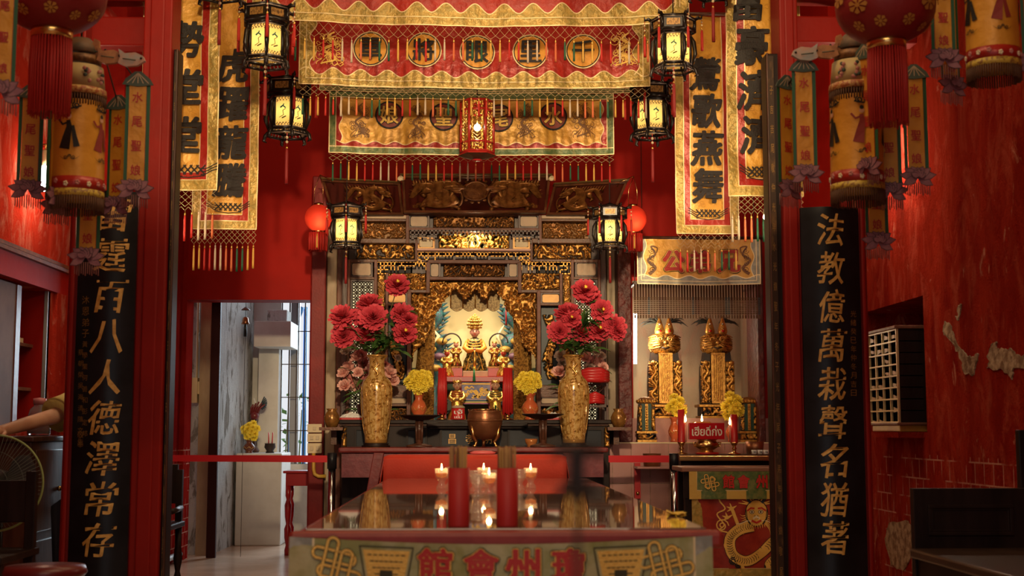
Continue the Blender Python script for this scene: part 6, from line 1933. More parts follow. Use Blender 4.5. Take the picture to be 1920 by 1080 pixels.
# stepped dais and small red altar with an embroidered front
t = thing('dais', 'red lacquered dais carrying the seated deity inside the shrine', 'dais', (P(890, 790, 10.6).x, 10.6, rz))
b = MB(); x0, x1, z0, z1 = BX(826, 706, 958, 716, 10.55); b.box(x0, x1, 10.52, 11.1, z0, z1, mat('red_lacquer', (.40, .015, .015), .3)); b.build('tabletop', t, True, bevel=.004)
b = MB(); x0, x1, z0, z1 = BX(868, 698, 915, 706, 10.6); b.box(x0, x1, 10.6, 11.0, z0 - .003, zs, CREAMPLAQUE); b.build('deity_step', t, True, bevel=.003)
for px in (832, 862, 920, 950):
    b = MB(); x0, x1, z0, z1 = BX(px - 3, 716, px + 3, 790, 10.56); b.box(x0, x1, 10.54, 10.58, rz, z1, CANDLER); b.box(x0, x1, 11.0, 11.04, rz, z1, CANDLER); b.build('leg', t, True)
b = MB(); x0, x1, z0, z1 = BX(866, 717, 919, 758, 10.53)
b.box(x0, x1, 10.525, 10.53, z0, z1, mat('blue_silk', (.10, .13, .30), .5, col2=(.30, .28, .42), ns=8))
scrolls(b, x0 + .01, x1 - .01, z0 + .05, z1 - .03, 10.523, GOLDEMB, 5, 16, .009)
for k in range(4): b.ribbon([(x0, z0 + .006 + .011 * k), (x1, z0 + .006 + .011 * k)], .006, 10.522, (CANDLER, MUM, GREENEDGE, PINKTILE)[k])
b.ribbon([(x0, z1 - .012), (x1, z1 - .012)], .012, 10.521, GOLDEMB); b.build('embroidered_front', t, True)
statue('deity_statue', 'seated goddess statue in a tall gold crown and orange sleeves at the shrine centre', 890, 592, 697, 10.72, zs, ROBE, FACEP, BRIGHTGOLD, .4, wide=.42, sleeves=ORANGE)
tb = MB(); pd = P(889, 690, 10.5)
tb.tube([(pd.x, 10.50, P(889, 690, 10.5).z), (pd.x, 10.5, P(889, 715, 10.5).z)], [.004, .012], mat('green_tassel', (.02, .22, .08), .5), 8)
tb.ball((pd.x, 10.5, P(889, 690, 10.5).z), .008, MUM, 7, 5); tag(tb.build('hanging_tassel'), 'little green tassel hanging in front of the crowned goddess', 'tassel')
GILT = mat('gilt_robe', (.62, .36, .08), .3, .75, col2=(.30, .03, .02), ns=40, mix=(.5, .56), bump=.3)
for px, s in ((855, -1), (927, 1)):
    zz = P(px, 688, 10.75).z
    pb = MB(); x0, x1, z0, z1 = BX(px - 12, 688, px + 12, 706, 10.75); pb.box(x0, x1, 10.66, 10.86, P(px, 706, 10.75).z, zz, CANDLER); pb.box(x0 - .008, x1 + .008, 10.65, 10.87, zz - .012, zz, BROWNGOLD)
    tag(pb.build('pedestal'), 'small red and gilt pedestal under the halo ringed attendant ' + ('left' if s < 0 else 'right') + ' of the goddess', 'pedestal')
    t, base, H = statue('attendant_statue', 'small gilt attendant statue with a dark halo ring ' + ('left' if s < 0 else 'right') + ' of the goddess', px, 640, 688, 10.75, zz, GILT, FACEP, BRIGHTGOLD, .1, 'attendants on red pedestals', .46)
    r = MB(); r.tube([(s * .035 - s * .075 * math.cos(q), .05, H * .95 + .07 * math.sin(q) * 1.1) for q in [R(-20 + 200 * i / 20) for i in range(21)]], .006, DARKSTEEL, 6); r.build('halo_ring', t)
for px, s in ((838, -1), (944, 1)):
    zz = P(px, 706, 10.56).z
    statue('warrior_statue', 'small gilt warrior statue with a red face at the ' + ('left' if s < 0 else 'right') + ' end of the dais', px, 656, 706, 10.62, zz, mat('gilt_armour', (.70, .42, .10), .28, .8, bump=.4), FACER, BRIGHTGOLD, .1, 'red faced warriors on the dais', .5)
for px, s in ((857, -1), (929, 1)):
    statue('guardian_statue', 'standing gilt guardian statue ' + ('in a red sash left' if s < 0 else 'in a green sash right') + ' of the embroidered altar front', px, 712, 775, 10.42, rz, mat('gilt_armour', (.70, .42, .10), .28, .8, bump=.4) if s < 0 else mat('gilt_armour', (.7, .42, .1)), SKIN, CANDLER if s < 0 else GREENEDGE, .1, 'guardians in front of the dais', .42)
# ================================================================ the right niche
# bamboo bead curtain under the niche banner
Y = 9.85
x0, x1, z0, z1 = BX(1188, 533, 1426, 592, Y)
b = MB(); n = 46
BC = [mat('bead_tan', (.13, .072, .038), .7, spec=.1), mat('bead_blue_grey', (.065, .075, .08), .7, spec=.1), mat('bead_brown', (.07, .03, .016), .7, spec=.1)]
for i in range(n):
    x = x0 + (x1 - x0) * (i + .5) / n; w_ = (x1 - x0) / n * .3
    k = int(i / 4.3) % 3 if (i // 3) % 2 else 0
    b.box(x - w_ * .9, x + w_ * .9, Y - .002, Y + .002, z1 - (z1 - z0) * .52, z1, BC[2])
    j = 0; z = z1 - (z1 - z0) * .42
    while z > z0 + .02:
        b.box(x - w_ * 1.25, x + w_ * 1.25, Y - w_, Y + w_, z - .010, z, BC[k]); z -= .0145
    b.box(x - w_ * .9, x + w_ * .9, Y - w_, Y + w_, z0 - .02, z, BC[0])
b.box(x0, x1, Y - .008, Y + .008, z1, z1 + .015, DARKWOOD); b.box(x0, x0 + .02, Y, WY, z1, z1 + .015, DARKWOOD); b.box(x1 - .02, x1, Y, WY, z1, z1 + .015, DARKWOOD)
for sx in (x0 + .01, x1 - .01): b.box(sx - .003, sx + .003, Y - .003, Y + .003, z1, 2.6, DARKSTEEL)
o = b.build('hanging_bead_curtain'); tag(o, 'short brown and grey bead curtain hanging under the small niche banner', 'bead curtain'); o['kind'] = 'stuff'
# lit tube at the left side of the niche
b = MB(); p0, p1 = P(1191, 588, 10.75), P(1191, 682, 10.75)
b.tube([p0, p1], .014, TUBELIGHT, 10); o = b.build('wall_lamp_tube'); tag(o, 'upright glowing white tube lamp at the left side of the niche', 'lamp')
point('niche_lamp', (p0.x + .10, 10.62, (p0.z + p1.z) / 2), 11, (1, .82, .55), .08)
point('niche_candle_glow', P(1320, 790, 9.8), 2.5, (1, .62, .30), .03)

# two tall gilded tablets crowned with eyes and feathers
TABG = mat('tablet_gilding', (.62, .34, .07), .34, .65, col2=(.42, .20, .04), ns=30, bump=.25, bs=90)
def tablet(label, px, seed):
    Y = 10.72; s = Y / 2500
    c = P(px, 783, Y); zb = 1.085; base = Vector((c.x, Y, zb))
    t = thing('gilded_tablet', label, 'tablet', base, 'tall gilded tablets in the niche')
    H = P(px, 590, Y).z - zb; k = H / 193
    b = MB(); b.box(-36 * s, 36 * s, -.10, .12, 0, 5 * k, TABG); b.box(-33 * s, 33 * s, -.09, .11, 5 * k, 21 * k, DARKGROUND); b.box(-38 * s, 38 * s, -.11, .13, 21 * k, 26 * k, TABG); b.build('plinth', t, bevel=.004)
    b = MB(); b.relief(-32 * s, 32 * s, 5 * k, 21 * k, -.09, .03, TABG, DARKGROUND, seed, 22); b.build('plinth_carving', t)
    # body: wider low, waisted under the shoulders
    out = [(-31, 26), (31, 26), (32, 60), (31, 95), (27, 108), (25, 122), (-25, 122), (-27, 108), (-31, 95), (-32, 60)]
    b = MB(); b.prism([(x * s, z * k) for x, z in out], -.03, .05, DARKGROUND); b.build('body', t)
    b = MB(); b.rrect(-13 * s, 13 * s, 28 * k, 120 * k, -.065, -.03, TABG, .008); b.frame(-13 * s, 13 * s, 28 * k, 121 * k, -.072, -.03, 3 * s, GOLD)
    rn = random.Random(seed)
    for j in range(34):
        for i in range(5):
            b.ball(((i - 2) * 3.6 * s, -.066, (34 + j * 2.5) * k), 1.1 * s, GOLD if (seed % 2) else TABG, 5, 4)
    b.build('inscribed_strip', t)
    for sg in (-1, 1):
        b = MB()
        b.relief(-32 * s if sg < 0 else 13 * s, -13 * s if sg < 0 else 32 * s, 28 * k, 106 * k, -.035, .035, TABG, DARKGROUND, seed + sg + 5, 34, .34)
        q = smooth_path([(sg * 20, 34), (sg * 27, 45), (sg * 18, 58), (sg * 27, 72), (sg * 19, 86), (sg * 25, 100)], 6)
        b.tube([(x * s, -.07, z * k) for x, z in q], [3.2 * s * (1 - .4 * i / len(q)) for i in range(len(q))], TABG, 7)
        b.ball((sg * 24 * s, -.085, 102 * k), 5 * s, TABG, 8, 6)
        b.build('dragon_side', t)
    # head: swollen carved lion mask
    b = MB(); pr = [(.001, 118), (24, 120), (30, 128), (31, 138), (28, 150), (22, 156), (.001, 158)]
    b.lathe([(r * s if r > .01 else r, z * k) for r, z in pr], mat('dark_tablet_gilding', (.50, .26, .05), .36, .6, col2=(.09, .04, .01), ns=55, mix=(.47, .58), bump=.5, bs=70), n=24, squash=(1, .5))
    for sg in (-1, 1):
        for j in range(6):
            b.tube([(sg * (3 + j) * s, -16 * s, (136 + j) * k), (sg * (13 + j) * s, -16 * s, (131 + j * 4.5) * k), (sg * (22 + .5 * j) * s, -11 * s, (129 + j * 4.6) * k), (sg * 30 * s, -3 * s, (130 + j * 4) * k)], 1.3 * s, GOLD, 5)
        b.tube([(x * s, -17 * s, z * k) for x, z in spiral(sg * 9, 146, 6, 1.5, 0, sg * 1.6, 16)], 1.5 * s, GOLD, 5)
    b.ball((0, -17 * s, 140 * k), 4 * s, GOLD, 9, 6); b.tube([(-7 * s, -16 * s, 131 * k), (0, -17.5 * s, 129 * k), (7 * s, -16 * s, 131 * k)], 1.8 * s, DARKGROUND, 5)
    b.build('lion_head', t)
    # two horned crests with red eyes, dark feathers behind
    for sg in (-1, 1):
        b = MB(); X = sg * (9 if seed % 2 == 0 else 12)
        b.lathe([(8 * s, 154 * k), (9.5 * s, 162 * k), (7 * s, 172 * k), (3 * s, 184 * k), (.001, 190 * k)], TABG, (X * s, -.01, 0), 12, squash=(1, .7))
        b.ball((X * s, -8 * s, 162 * k), 3.6 * s, mat('red_glass_eye', (.5, .02, .015), .15), 8, 6, 2.4 * s); b.ball((X * s, -6 * s, 175 * k), 2.5 * s, SILVEYE, 7, 5)
        for j in range(4): b.tube([(X * s + 4 * s * math.cos(j), -8 * s, (160 + 5 * j) * k), (X * s - 4 * s, -8 * s, (164 + 5 * j) * k)], 1.0 * s, GOLD, 4)
        b.build('crest', t)
    f = MB(); FE = mat('dark_feather', (.03, .035, .03), .6)
    for i in range(26):
        a = R(8 + 164 * i / 25 + rn.uniform(-6, 6)); ln = (21 + rn.uniform(-6, 6)) * s
        o = Vector((0, .04, 178 * k)); d = Vector((math.cos(a), rn.uniform(-.2, .3), math.sin(a) * .7))
        sx = (12 if math.cos(a) > 0 else -12) * s
        p = [o + Vector((sx * .6, 0, 0)), o + Vector((sx, 0, 0)) + d * ln * .5, o + Vector((sx, 0, 0)) + d * ln - Vector((0, 0, ln * .12)), o + Vector((sx, 0, 0)) + d * ln * 1.35 - Vector((0, 0, ln * .42))]
        f.tube(p, [.002, .006, .006, .001], FE, 5, flat=.3)
    f.build('feathers', t)
SILVEYE = mat('silvered_glass', (.6, .58, .5), .15, .8)
tablet('tall gilded tablet with feather crest, the one nearer the glowing tube lamp', 1247, 40)
tablet('tall gilded tablet with feather crest, the one nearer the sooty right wall', 1345, 53)
# small tablets with green strips
def small_tablet(label, px, pyt, seed):
    Y = 10.12; s = Y / 2500; zb = .905
    base = Vector((P(px, 829, Y).x, Y, zb)); H = P(px, pyt, Y).z - zb
    t = thing('small_tablet', label, 'tablet', base, 'small tablets with green strips')
    b = MB(); b.box(-18 * s, 18 * s, -.05, .06, 0, H * .05, TABG); b.box(-19 * s, 19 * s, -.055, .065, H * .19, H * .24, TABG); b.box(-17 * s, 17 * s, -.045, .055, H * .05, H * .19, DARKGROUND)
    b.relief(-17 * s, 17 * s, H * .055, H * .185, -.045, .018, TABG, DARKGROUND, seed, 26); b.build('plinth', t)
    b = MB(); b.prism([(-17 * s, H * .24), (17 * s, H * .24), (16 * s, H * .6), (14 * s, H * .86), (-14 * s, H * .86), (-16 * s, H * .6)], -.02, .03, DARKGROUND)
    b.relief(-16 * s, -8 * s, H * .25, H * .84, -.022, .02, TABG, DARKGROUND, seed + 1, 24, .36); b.relief(8 * s, 16 * s, H * .25, H * .84, -.022, .02, TABG, DARKGROUND, seed + 2, 24, .36); b.build('body', t)
    b = MB(); b.box(-9 * s, 9 * s, -.028, -.02, H * .25, H * .85, mat('dark_green_strip', (.015, .055, .035), .45)); b.box(-2.6 * s, 2.6 * s, -.036, -.028, H * .26, H * .84, TABG)
    for j in range(9): b.ball((0, -.037, H * (.3 + .06 * j)), 2 * s, GOLD, 6, 4)
    b.build('green_strip', t)
    b = MB(); b.lathe([(17 * s, H * .85), (19 * s, H * .88), (15 * s, H * .95), (8 * s, H * .99), (.001, H)], BROWNGOLD, n=14, squash=(1, .5))
    for j in range(9): q = math.pi * (1 + j / 8); b.ball((16 * s * math.cos(q), 8 * s * math.sin(q), H * .9), 3.4 * s, TABG, 7, 5)
    b.build('crown', t)
small_tablet('small carved tablet with green strips at the left post of the niche', 1212, 744, 61)
small_tablet('small carved tablet with green strips at the right post, behind yellow flowers', 1404, 744, 71)
# vases and flowers of the niche
GN = 'orange vases in the niche'; GF = 'yellow chrysanthemums in the niche'
a = small_vase('orange vase left of the red candle and the Thai sign', 1264, 782, 829, 10.10, .905, GN, (11, 8))
mums('small loose bunch of yellow chrysanthemums left of the Thai sign', 1248, 740, 1286, 784, 10.10, 7, a, 3, GF)
a = small_vase('orange vase hidden behind the red candle right of the Thai sign', 1372, 786, 829, 10.12, .905, GN, (11, 8))
mums('small loose bunch of yellow chrysanthemums right of the Thai sign', 1350, 736, 1394, 786, 10.12, 8, a, 4, GF)
# gold edged ledge carrying candles, censer, sign and cups
LY = 9.62
lz = P(1355, 852, LY).z
l0, l1, _, _ = BX(1273, 852, 1446, 860, LY - .08)
t = thing('wall_shelf', 'narrow shelf with a gilt front edge below the niche', 'shelf', ((l0 + l1) / 2, LY, lz))
b = MB(); b.box(l0, l1 + .06, LY - .08, 9.95, lz - .02, lz, DARKWOOD); b.build('board', t, True)
b = MB(); b.box(l0, l1 + .06, LY - .10, LY - .08, lz - .045, lz - .008, BRASS); b.build('gilt_edge', t, True, bevel=.004)
b = MB(); b.box(l0 + .02, l1, LY - .04, 9.95, lz - .30, lz - .02, BLACKWOOD); b.build('underframe', t, True)
for px, pyt, lab in ((1278, 768, 'thick red candle with a lit side wick left of the Thai sign'), (1377, 777, 'thick red candle with a lit side wick right of the Thai sign')):
    s = LY / 2500; base = Vector((P(px, 850, LY).x, LY, lz))
    H = P(px, pyt, LY).z - lz; hb = P(px, 829, LY).z - lz
    t = thing('candlestick', 'brass candlestick under the thick red candle ' + ('left' if px < 1300 else 'right') + ' of the Thai sign', 'candlestick', base, 'brass candlesticks')
    b = MB(); b.lathe([(.001, 0), (12 * s, 0), (12 * s, .006), (4 * s, .014), (3 * s, .03), (5 * s, .042), (3 * s, .054), (5 * s, hb - .02), (6 * s, hb - .012), (8 * s, hb), (.001, hb)], BRASS, n=18); b.build('body', t)
    t = thing('red_candle', lab, 'candle', base + Vector((0, 0, hb)), 'thick red candles in the niche')
    b = MB(); b.lathe([(7.2 * s, 0), (7.0 * s, .003), (6.4 * s, H - hb), (.001, H - hb - .005)], CANDLER, n=18)
    b.tube([(7 * s if px < 1300 else -7 * s, 0, .0), (8 * s if px < 1300 else -8 * s, -.004, (H - hb) * .6)], 2.2 * s, mat('pale_wax', (.7, .3, .2), .4), 8); b.build('wax', t)
    b = MB(); fx = 8 * s if px < 1300 else -8 * s; b.lathe([(.001, 0), (.008, .012), (.006, .03), (.001, .055)], FLAME, (fx, -.004, (H - hb) * .6 + .003), 10); b.build('flame', t)
s = LY / 2500
t = thing('brass_incense_pot', 'low brass incense pot under the red Thai sign', 'censer', (P(1327, 850, LY).x, LY + .02, lz))
b = MB(); b.lathe([(.001, 0), (22 * s, 0), (22 * s, .014), (12 * s, .018), (11 * s, .03), (20 * s, .05), (23 * s, .07), (18 * s, .09), (17 * s, .10), (21 * s, .11), (.001, .105)], BRASS, n=28, squash=(1, .8), mz=[(-.001, .0145, CANDLER)]); b.build('body', t)
b = MB()
for sg in (-1, 1): b.tube([(sg * 20 * s, 0, .085), (sg * 26 * s, 0, .085), (sg * 24 * s, 0, .06), (sg * 21 * s, 0, .055)], .005, BRASS, 6)
b.build('handles', t)
t = thing('sign_box', 'red box sign with white Thai writing between the niche candles', 'sign', (P(1325, 829, LY - .03).x, LY - .02, lz + .108))
x0, x1, z0, z1 = BX(1292, 798, 1358, 829, LY - .06); W = (x1 - x0) / 2; Hs = z1 - z0
b = MB(); b.box(-W, W, -.03, .03, 0, Hs, mat('red_acrylic', (.48, .010, .016), .2)); b.text('เฮียดี่ก่ง', 0, Hs * .52, W * 1.72, Hs * .62, -.0325, mat('sign_white', (.8, .74, .6), .4), .022, ext=0); b.build('panel', t, bevel=.002)
t = thing('oil_lamp', 'round amber glass oil lamp with a flame behind the Thai sign', 'oil lamp', (P(1318, 800, LY + .1).x, LY + .14, lz))
b = MB(); hz = P(1318, 797, LY + .14).z - lz; b.lathe([(.001, 0), (.05, 0), (.05, .01), (.015, .03), (.015, hz - .07), (.05, hz - .06), (.082, hz - .02), (.085, hz), (.06, hz + .025), (.001, hz + .02)], mat('amber_glass', (.62, .26, .07), .1, .1, coat=.5), n=24); b.build('body', t)
b = MB(); b.lathe([(.001, 0), (.008, .012), (.006, .03), (.001, .055)], FLAME, (0, 0, hz + .022), 10); b.build('flame', t)
for k, px in enumerate((1414, 1425, 1436)):
    base = (P(px, 850, LY).x, LY, lz); t = MB()
    t.lathe([(.001, 0), (.014, 0), (.018, .005), (.020, .032), (.018, .032), (.015, .006), (.001, .005)], WHITE, n=16)
    for q in range(4): t.tube([(.0205 * math.cos(R(-110 + 14 * q)), .0205 * math.sin(R(-110 + 14 * q)), .022), (.0205 * math.cos(R(-104 + 14 * q)), .0205 * math.sin(R(-104 + 14 * q)), .013)], .0016, INK, 4)
    tag(place(t.build('teacup'), base), 'white teacup on the gilt edged shelf, %s of three' % ('the one nearest the candle', 'middle one', 'the one nearest the dark board')[k], 'cup', 'white teacups')
for k, (px, lab) in enumerate(((1224, 'dark brass beaker on the pink step left of the candles'), (1418, 'dark brass beaker behind the white teacups'))):
    s = 9.75 / 2500; t = thing('incense_beaker', lab, 'beaker', (P(px, 852, 9.75).x, 9.80, P(px, 852, 9.8).z if px > 1300 else .73), 'dark brass beakers')
    b = MB(); b.lathe([(.001, 0), (15 * s, 0), (17.5 * s, 24 * s), (17 * s, 24 * s), (14.5 * s, 4 * s), (.001, 3 * s)], BRONZE, n=22); b.build('body', t)
# bracket shelf for the left beaker
b = MB(); x0, x1, z0, z1 = BX(1192, 852, 1270, 858, 9.8); b.box(x0, x1, 9.7, 9.95, .715, .73, PINKTILE); tag(b.build('wall_ledge'), 'short pink tiled ledge under the dark brass beaker by the flaking post', 'ledge')

# lower offering table with the two embroidered frontals
DY = 8.6
dzt = P(1380, 876, DY).z
d0 = P(1278, 885, DY).x; d1 = 2.33
t = thing('niche_table', 'dark wooden offering table below the niche, dressed with dragon frontals', 'table', ((d0 + d1) / 2, DY, 0))
b = MB(); b.box(d0, d1, DY, DY + .42, dzt - .03, dzt, mat('pale_brown_tabletop', (.24, .11, .07), .35)); b.build('tabletop', t, bevel=.006, world=True)
for x in (d0 + .03, d1 - .09):
    for yy in (DY + .06, DY + .33): b = MB(); b.box(x, x + .06, yy, yy + .06, 0, dzt - .03, BLACKWOOD); b.build('leg', t, True)
b = MB(); b.box(d0 + .02, d1 - .02, DY + .05, DY + .07, dzt - .2, dzt - .03, BLACKWOOD); b.build('apron', t, True)
# dragon frontal
fy2 = DY - .012
def G(px, py): p = P(px, py, fy2); return p.x, p.z
b = MB(); x0, z1 = G(1296, 888); x1 = d1 - .02; z0 = .05
n = 20; vs = []; fs = []
for j in range(15):
    for i in range(n + 1): vs.append((x0 + (x1 - x0) * i / n, fy2, z1 + (z0 - z1) * j / 14))
for j in range(14):
    for i in range(n): fs.append((j * (n + 1) + i, (j + 1) * (n + 1) + i, (j + 1) * (n + 1) + i + 1, j * (n + 1) + i + 1))
b.add(vs, fs, mat('brick_red_satin', (.30, .028, .012), .45, .05, col2=(.22, .014, .008), ns=9, bump=.4, bs=14), True)
b.poly([(x0, z0), (x0 + .095, z0), (x0 + .095, z1), (x0, z1)], fy2 - .002, GGCLOTH)
zb = G(1380, 1066)[1]
b.poly([(x0, zb - .12), (x1, zb - .12), (x1, zb), (x0, zb)], fy2 - .0025, GGCLOTH); b.ribbon([(x0 + .095, z1), (x0 + .095, zb), (x1, zb)], .006, fy2 - .003, PIPING)
k = len(b.v)
xa, za = G(1366, 1062); xb, zb2 = G(1510, 940)
# frontal dragon: face, coiled body, claws
cx, cz = G(1418, 962); S_ = 9.0 / 2500 * 1.0
def dd(pts, w_, m, y): b.ribbon([(cx + p[0] * S_, cz - p[1] * S_) for p in pts], [q * S_ for q in w_] if isinstance(w_, list) else w_ * S_, y, m)
yy = fy2 - .004
body = smooth_path([(-6, 22), (-30, 28), (-48, 45), (-44, 72), (-20, 84), (8, 70), (30, 48), (52, 34), (70, 42), (66, 66), (40, 74), (20, 90), (28, 108), (52, 104)], 7)
dd(body, [22 - 9 * i / len(body) for i in range(len(body))], INK, yy); dd(body, [20 - 9 * i / len(body) for i in range(len(body))], GOLDEMB, yy - .0006)
for i in range(1, len(body) - 1):
    p, q = body[i], body[i + 1]; dx, dz_ = q[0] - p[0], q[1] - p[1]; d = math.hypot(dx, dz_) or 1
    dd([(p[0] - dz_ / d * 5, p[1] + dx / d * 5), (p[0] + dx / d * 2, p[1] + dz_ / d * 2), (p[0] + dz_ / d * 5, p[1] - dx / d * 5)], 1.0, INK, yy - .0012)
b.disc(cx, cz, 21 * S_, yy - .002, INK, 24, 24 * S_); b.disc(cx, cz, 19.5 * S_, yy - .0025, GOLDEMB, 24, 22.5 * S_)
for sg in (-1, 1):
    b.disc(cx + sg * 8 * S_, cz + 2 * S_, 4.6 * S_, yy - .0030, INK, 14, 3.6 * S_); b.disc(cx + sg * 8 * S_, cz + 2 * S_, 3.6 * S_, yy - .0034, CREAM, 14, 2.6 * S_); b.disc(cx + sg * 8 * S_, cz + 2 * S_, 1.7 * S_, yy - .0039, INK, 10)
    for j in range(7): dd(bez((sg * 14, 4 + j * 2), (sg * 20, 2 + j * 4), (sg * 24, 8 + j * 3), (sg * (30 - j), 2 + j * 6), 8), [2.6 - .28 * q for q in range(9)], GOLDEMB, yy - .0012)
    for j in range(4): dd([(sg * (2 + 4 * j), 19 + j * .2), (sg * (3 + 4 * j), 28 - j)], [2, .6], GOLDEMB, yy - .0034)
    dd([(sg * 2, 4), (sg * 5, 8), (sg * 2, 10)], 1.2, INK, yy - .0036); dd([(sg * 19, -8), (sg * 17, 10), (sg * 11, 19)], 1.4, INK, yy - .0033)
    dd([(sg * 3, -8), (sg * 10, -9), (sg * 17, -4)], 3, REDEMB, yy - .0032)
    dd([(sg * 10, -18), (sg * 20, -30), (sg * 24, -42)], [5, 4, 1], mat('blue_black_horn', (.02, .03, .05), .5), yy - .003)
    dd(bez((sg * 8, 14), (sg * 22, 10), (sg * 26, 22), (sg * 36, 18), 8), 1.6, CREAM, yy - .0032)
    for j in range(5): dd([(sg * (4 + 3 * j), -20 + j), (sg * (8 + 6 * j), -34 + 4 * j)], [3, 1], GOLDEMB, yy - .0018)
dd([(-9, 13), (0, 17), (9, 13)], 3.5, REDEMB, yy - .0033); dd([(-6, 10), (0, 6), (6, 10)], 4, CREAM, yy - .0034)
for (fx, fz_) in ((-44, -8), (-24, 104), (52, 8), (-52, 8)):
    for a in (-50, 0, 50, 130): dd([(fx, fz_), (fx + 10 * math.cos(R(a + 200)), fz_ + 10 * math.sin(R(a + 200)))], [5, 1], GOLDEMB, yy - .0015)
dd([(-30, 30), (-44, -8)], 6, GOLDEMB, yy - .0008); dd([(-30, 80), (-24, 104)], 6, GOLDEMB, yy - .0008)
dd(smooth_path([(-78, -48), (-60, -44), (-66, -24), (-56, -8), (-70, 2), (-58, 20), (-66, 30), (-50, 36), (-58, 56), (-50, 70)], 5), 2.4, GOLDEMB, yy)
for q in ((-62, 22, 12), (-74, -40, 8), (-52, -30, 6), (-50, 60, 6)): b.ribbon([(x, z) for x, z in spiral(cx + q[0] * S_, cz - q[1] * S_, q[2] * S_, 2 * S_, 0, 1.7, 18)], 2.2 * S_, yy - .0004, GOLDEMB)
for q in ((-40, -36), (-20, -32), (-34, 90), (-44, 84)): b.ribbon([(x, z) for x, z in spiral(cx + q[0] * S_, cz - q[1] * S_, 7 * S_, 2 * S_, 1, 1.7, 14)], 2.4 * S_, yy - .0004, INK)
def wv2(v): v.y += .006 * math.sin(v.x * 21) + .004 * math.sin(v.x * 47 + v.z * 6); return v
b.warp(wv2)
tag(b.build('altar_frontal'), 'red frontal embroidered with a gold dragon, hanging from the niche table', 'altar cloth', None)
b = MB(); fy2 = DY - .03
x0, z1 = G(1292, 884); _, z0 = G(1292, 936); x1 = d1
b.add([(x0 + (x1 - x0) * i / 20, fy2, z) for z in (z1, (z0 + z1) / 2, z0) for i in range(21)], [(j * 21 + i, (j + 1) * 21 + i, (j + 1) * 21 + i + 1, j * 21 + i + 1) for j in range(2) for i in range(20)], GREENCLOTH, True)
b.poly([(x0, z0), (x1, z0), (x1, z0 + .055), (x0, z0 + .055)], fy2 - .002, mat('gold_hem', (.55, .36, .08), .4, .2, bump=.4, bs=30)); b.poly([(x0, z0), (x0 + .05, z0), (x0 + .05, z1), (x0, z1)], fy2 - .0024, mat('gold_hem', (.5, .3, .1)))
b.ribbon([(x0 + .05, z1), (x0 + .05, z0 + .055), (x1, z0 + .055)], .004, fy2 - .003, PIPING)
x, z = G(1331, 905); knot(b, x, z, .055, fy2 - .003, GOLDEMB, OUTL, R(10))
for px, ch in ((1366, '館'), (1394, '會'), (1428, '州'), (1460, '瓊')):
    x, z = G(px, 903); b.text(ch, x, z, .082, .09, fy2 - .003, OUTL, .06, .02); b.text(ch, x, z, .078, .086, fy2 - .0042, REDEMB, .035, .02)
b.warp(lambda v: (setattr(v, 'y', v.y + .005 * math.sin(v.x * 23)), v)[1])
tag(b.build('altar_frontal'), 'narrow green frontal with a gold knot, over the top of the dragon frontal', 'altar cloth', None)
# ================================================================ calligraphy boards on the partition
def board(label, px0, px1, pyt, Y, text, tx0, ty0, tx1, ty1, sz, small, rz=0):
    x0 = P(px0, 800, Y).x; x1 = P(px1, 800, Y).x; W = x1 - x0; cx = (x0 + x1) / 2
    zt = P((px0 + px1) / 2, pyt, Y).z
    t = thing('calligraphy_board', label, 'board', (cx, Y, 0), 'black calligraphy boards')
    b = MB(); n = 14; vs = []; fs = []
    def bow(u): return -.045 * math.sin(math.pi * u)
    for j in range(2):
        for i in range(n + 1): vs.append((-W / 2 + W * i / n, bow(i / n), j * zt))
    for i in range(n): fs.append((i, i + 1, n + 2 + i, n + 1 + i))
    b.add(vs, fs, BLACK, True); b.box(-W / 2, W / 2, .0, .02, 0, zt, BLACK)
    b.build('panel', t)
    b = MB()
    n = len(text)
    for i, ch in enumerate(text):
        p = P(tx0 + (tx1 - tx0) * i / (n - 1), ty0 + (ty1 - ty0) * i / (n - 1), Y - .045)
        b.text(ch, p.x - cx, p.z, sz[0] * Y / 2500, sz[1] * Y / 2500, 0, GOLDINK, .013, .05, .15)
    for (col, px, py, dpy, s_) in small:
        for i, ch in enumerate(col):
            p = P(px - .0 * i, py + dpy * i, Y - .04); b.text(ch, p.x - cx, p.z, s_ * Y / 2500, s_ * Y / 2500, 0, mat('dim_gold_lettering', (.26, .14, .035), .5, .3), .0, .03)
    b.warp(lambda v: (setattr(v, 'y', bow(max(0, min(1, v.x / W + .5))) - .003 + v.y), v)[1])
    b.build('gilt_lettering', t)
BYB = PY - .03
board('black gilt lettered board hanging on the left pillar, beside the electric fan', 136, 246, 360, BYB, '雷霆百八人德澤常存', 212, 402, 184, 1012, (58, 62), [('沐恩弟子', 159, 562, 21, 15), ('黃學業何善和彭定邦', 158, 645, 21, 11), ('蔡朝榮吳海清陳文生', 149, 660, 21, 11), ('敬奉', 149, 815, 18, 13)])
board('black gilt lettered board hanging on the right pillar, beside the niche in the red wall', 1510, 1620, 390, BYB, '法教億萬栽聲名猶著', 1558, 430, 1566, 1008, (50, 62), [('光緒癸巳年仲冬月吉日', 1602, 588, 16.5, 12)])
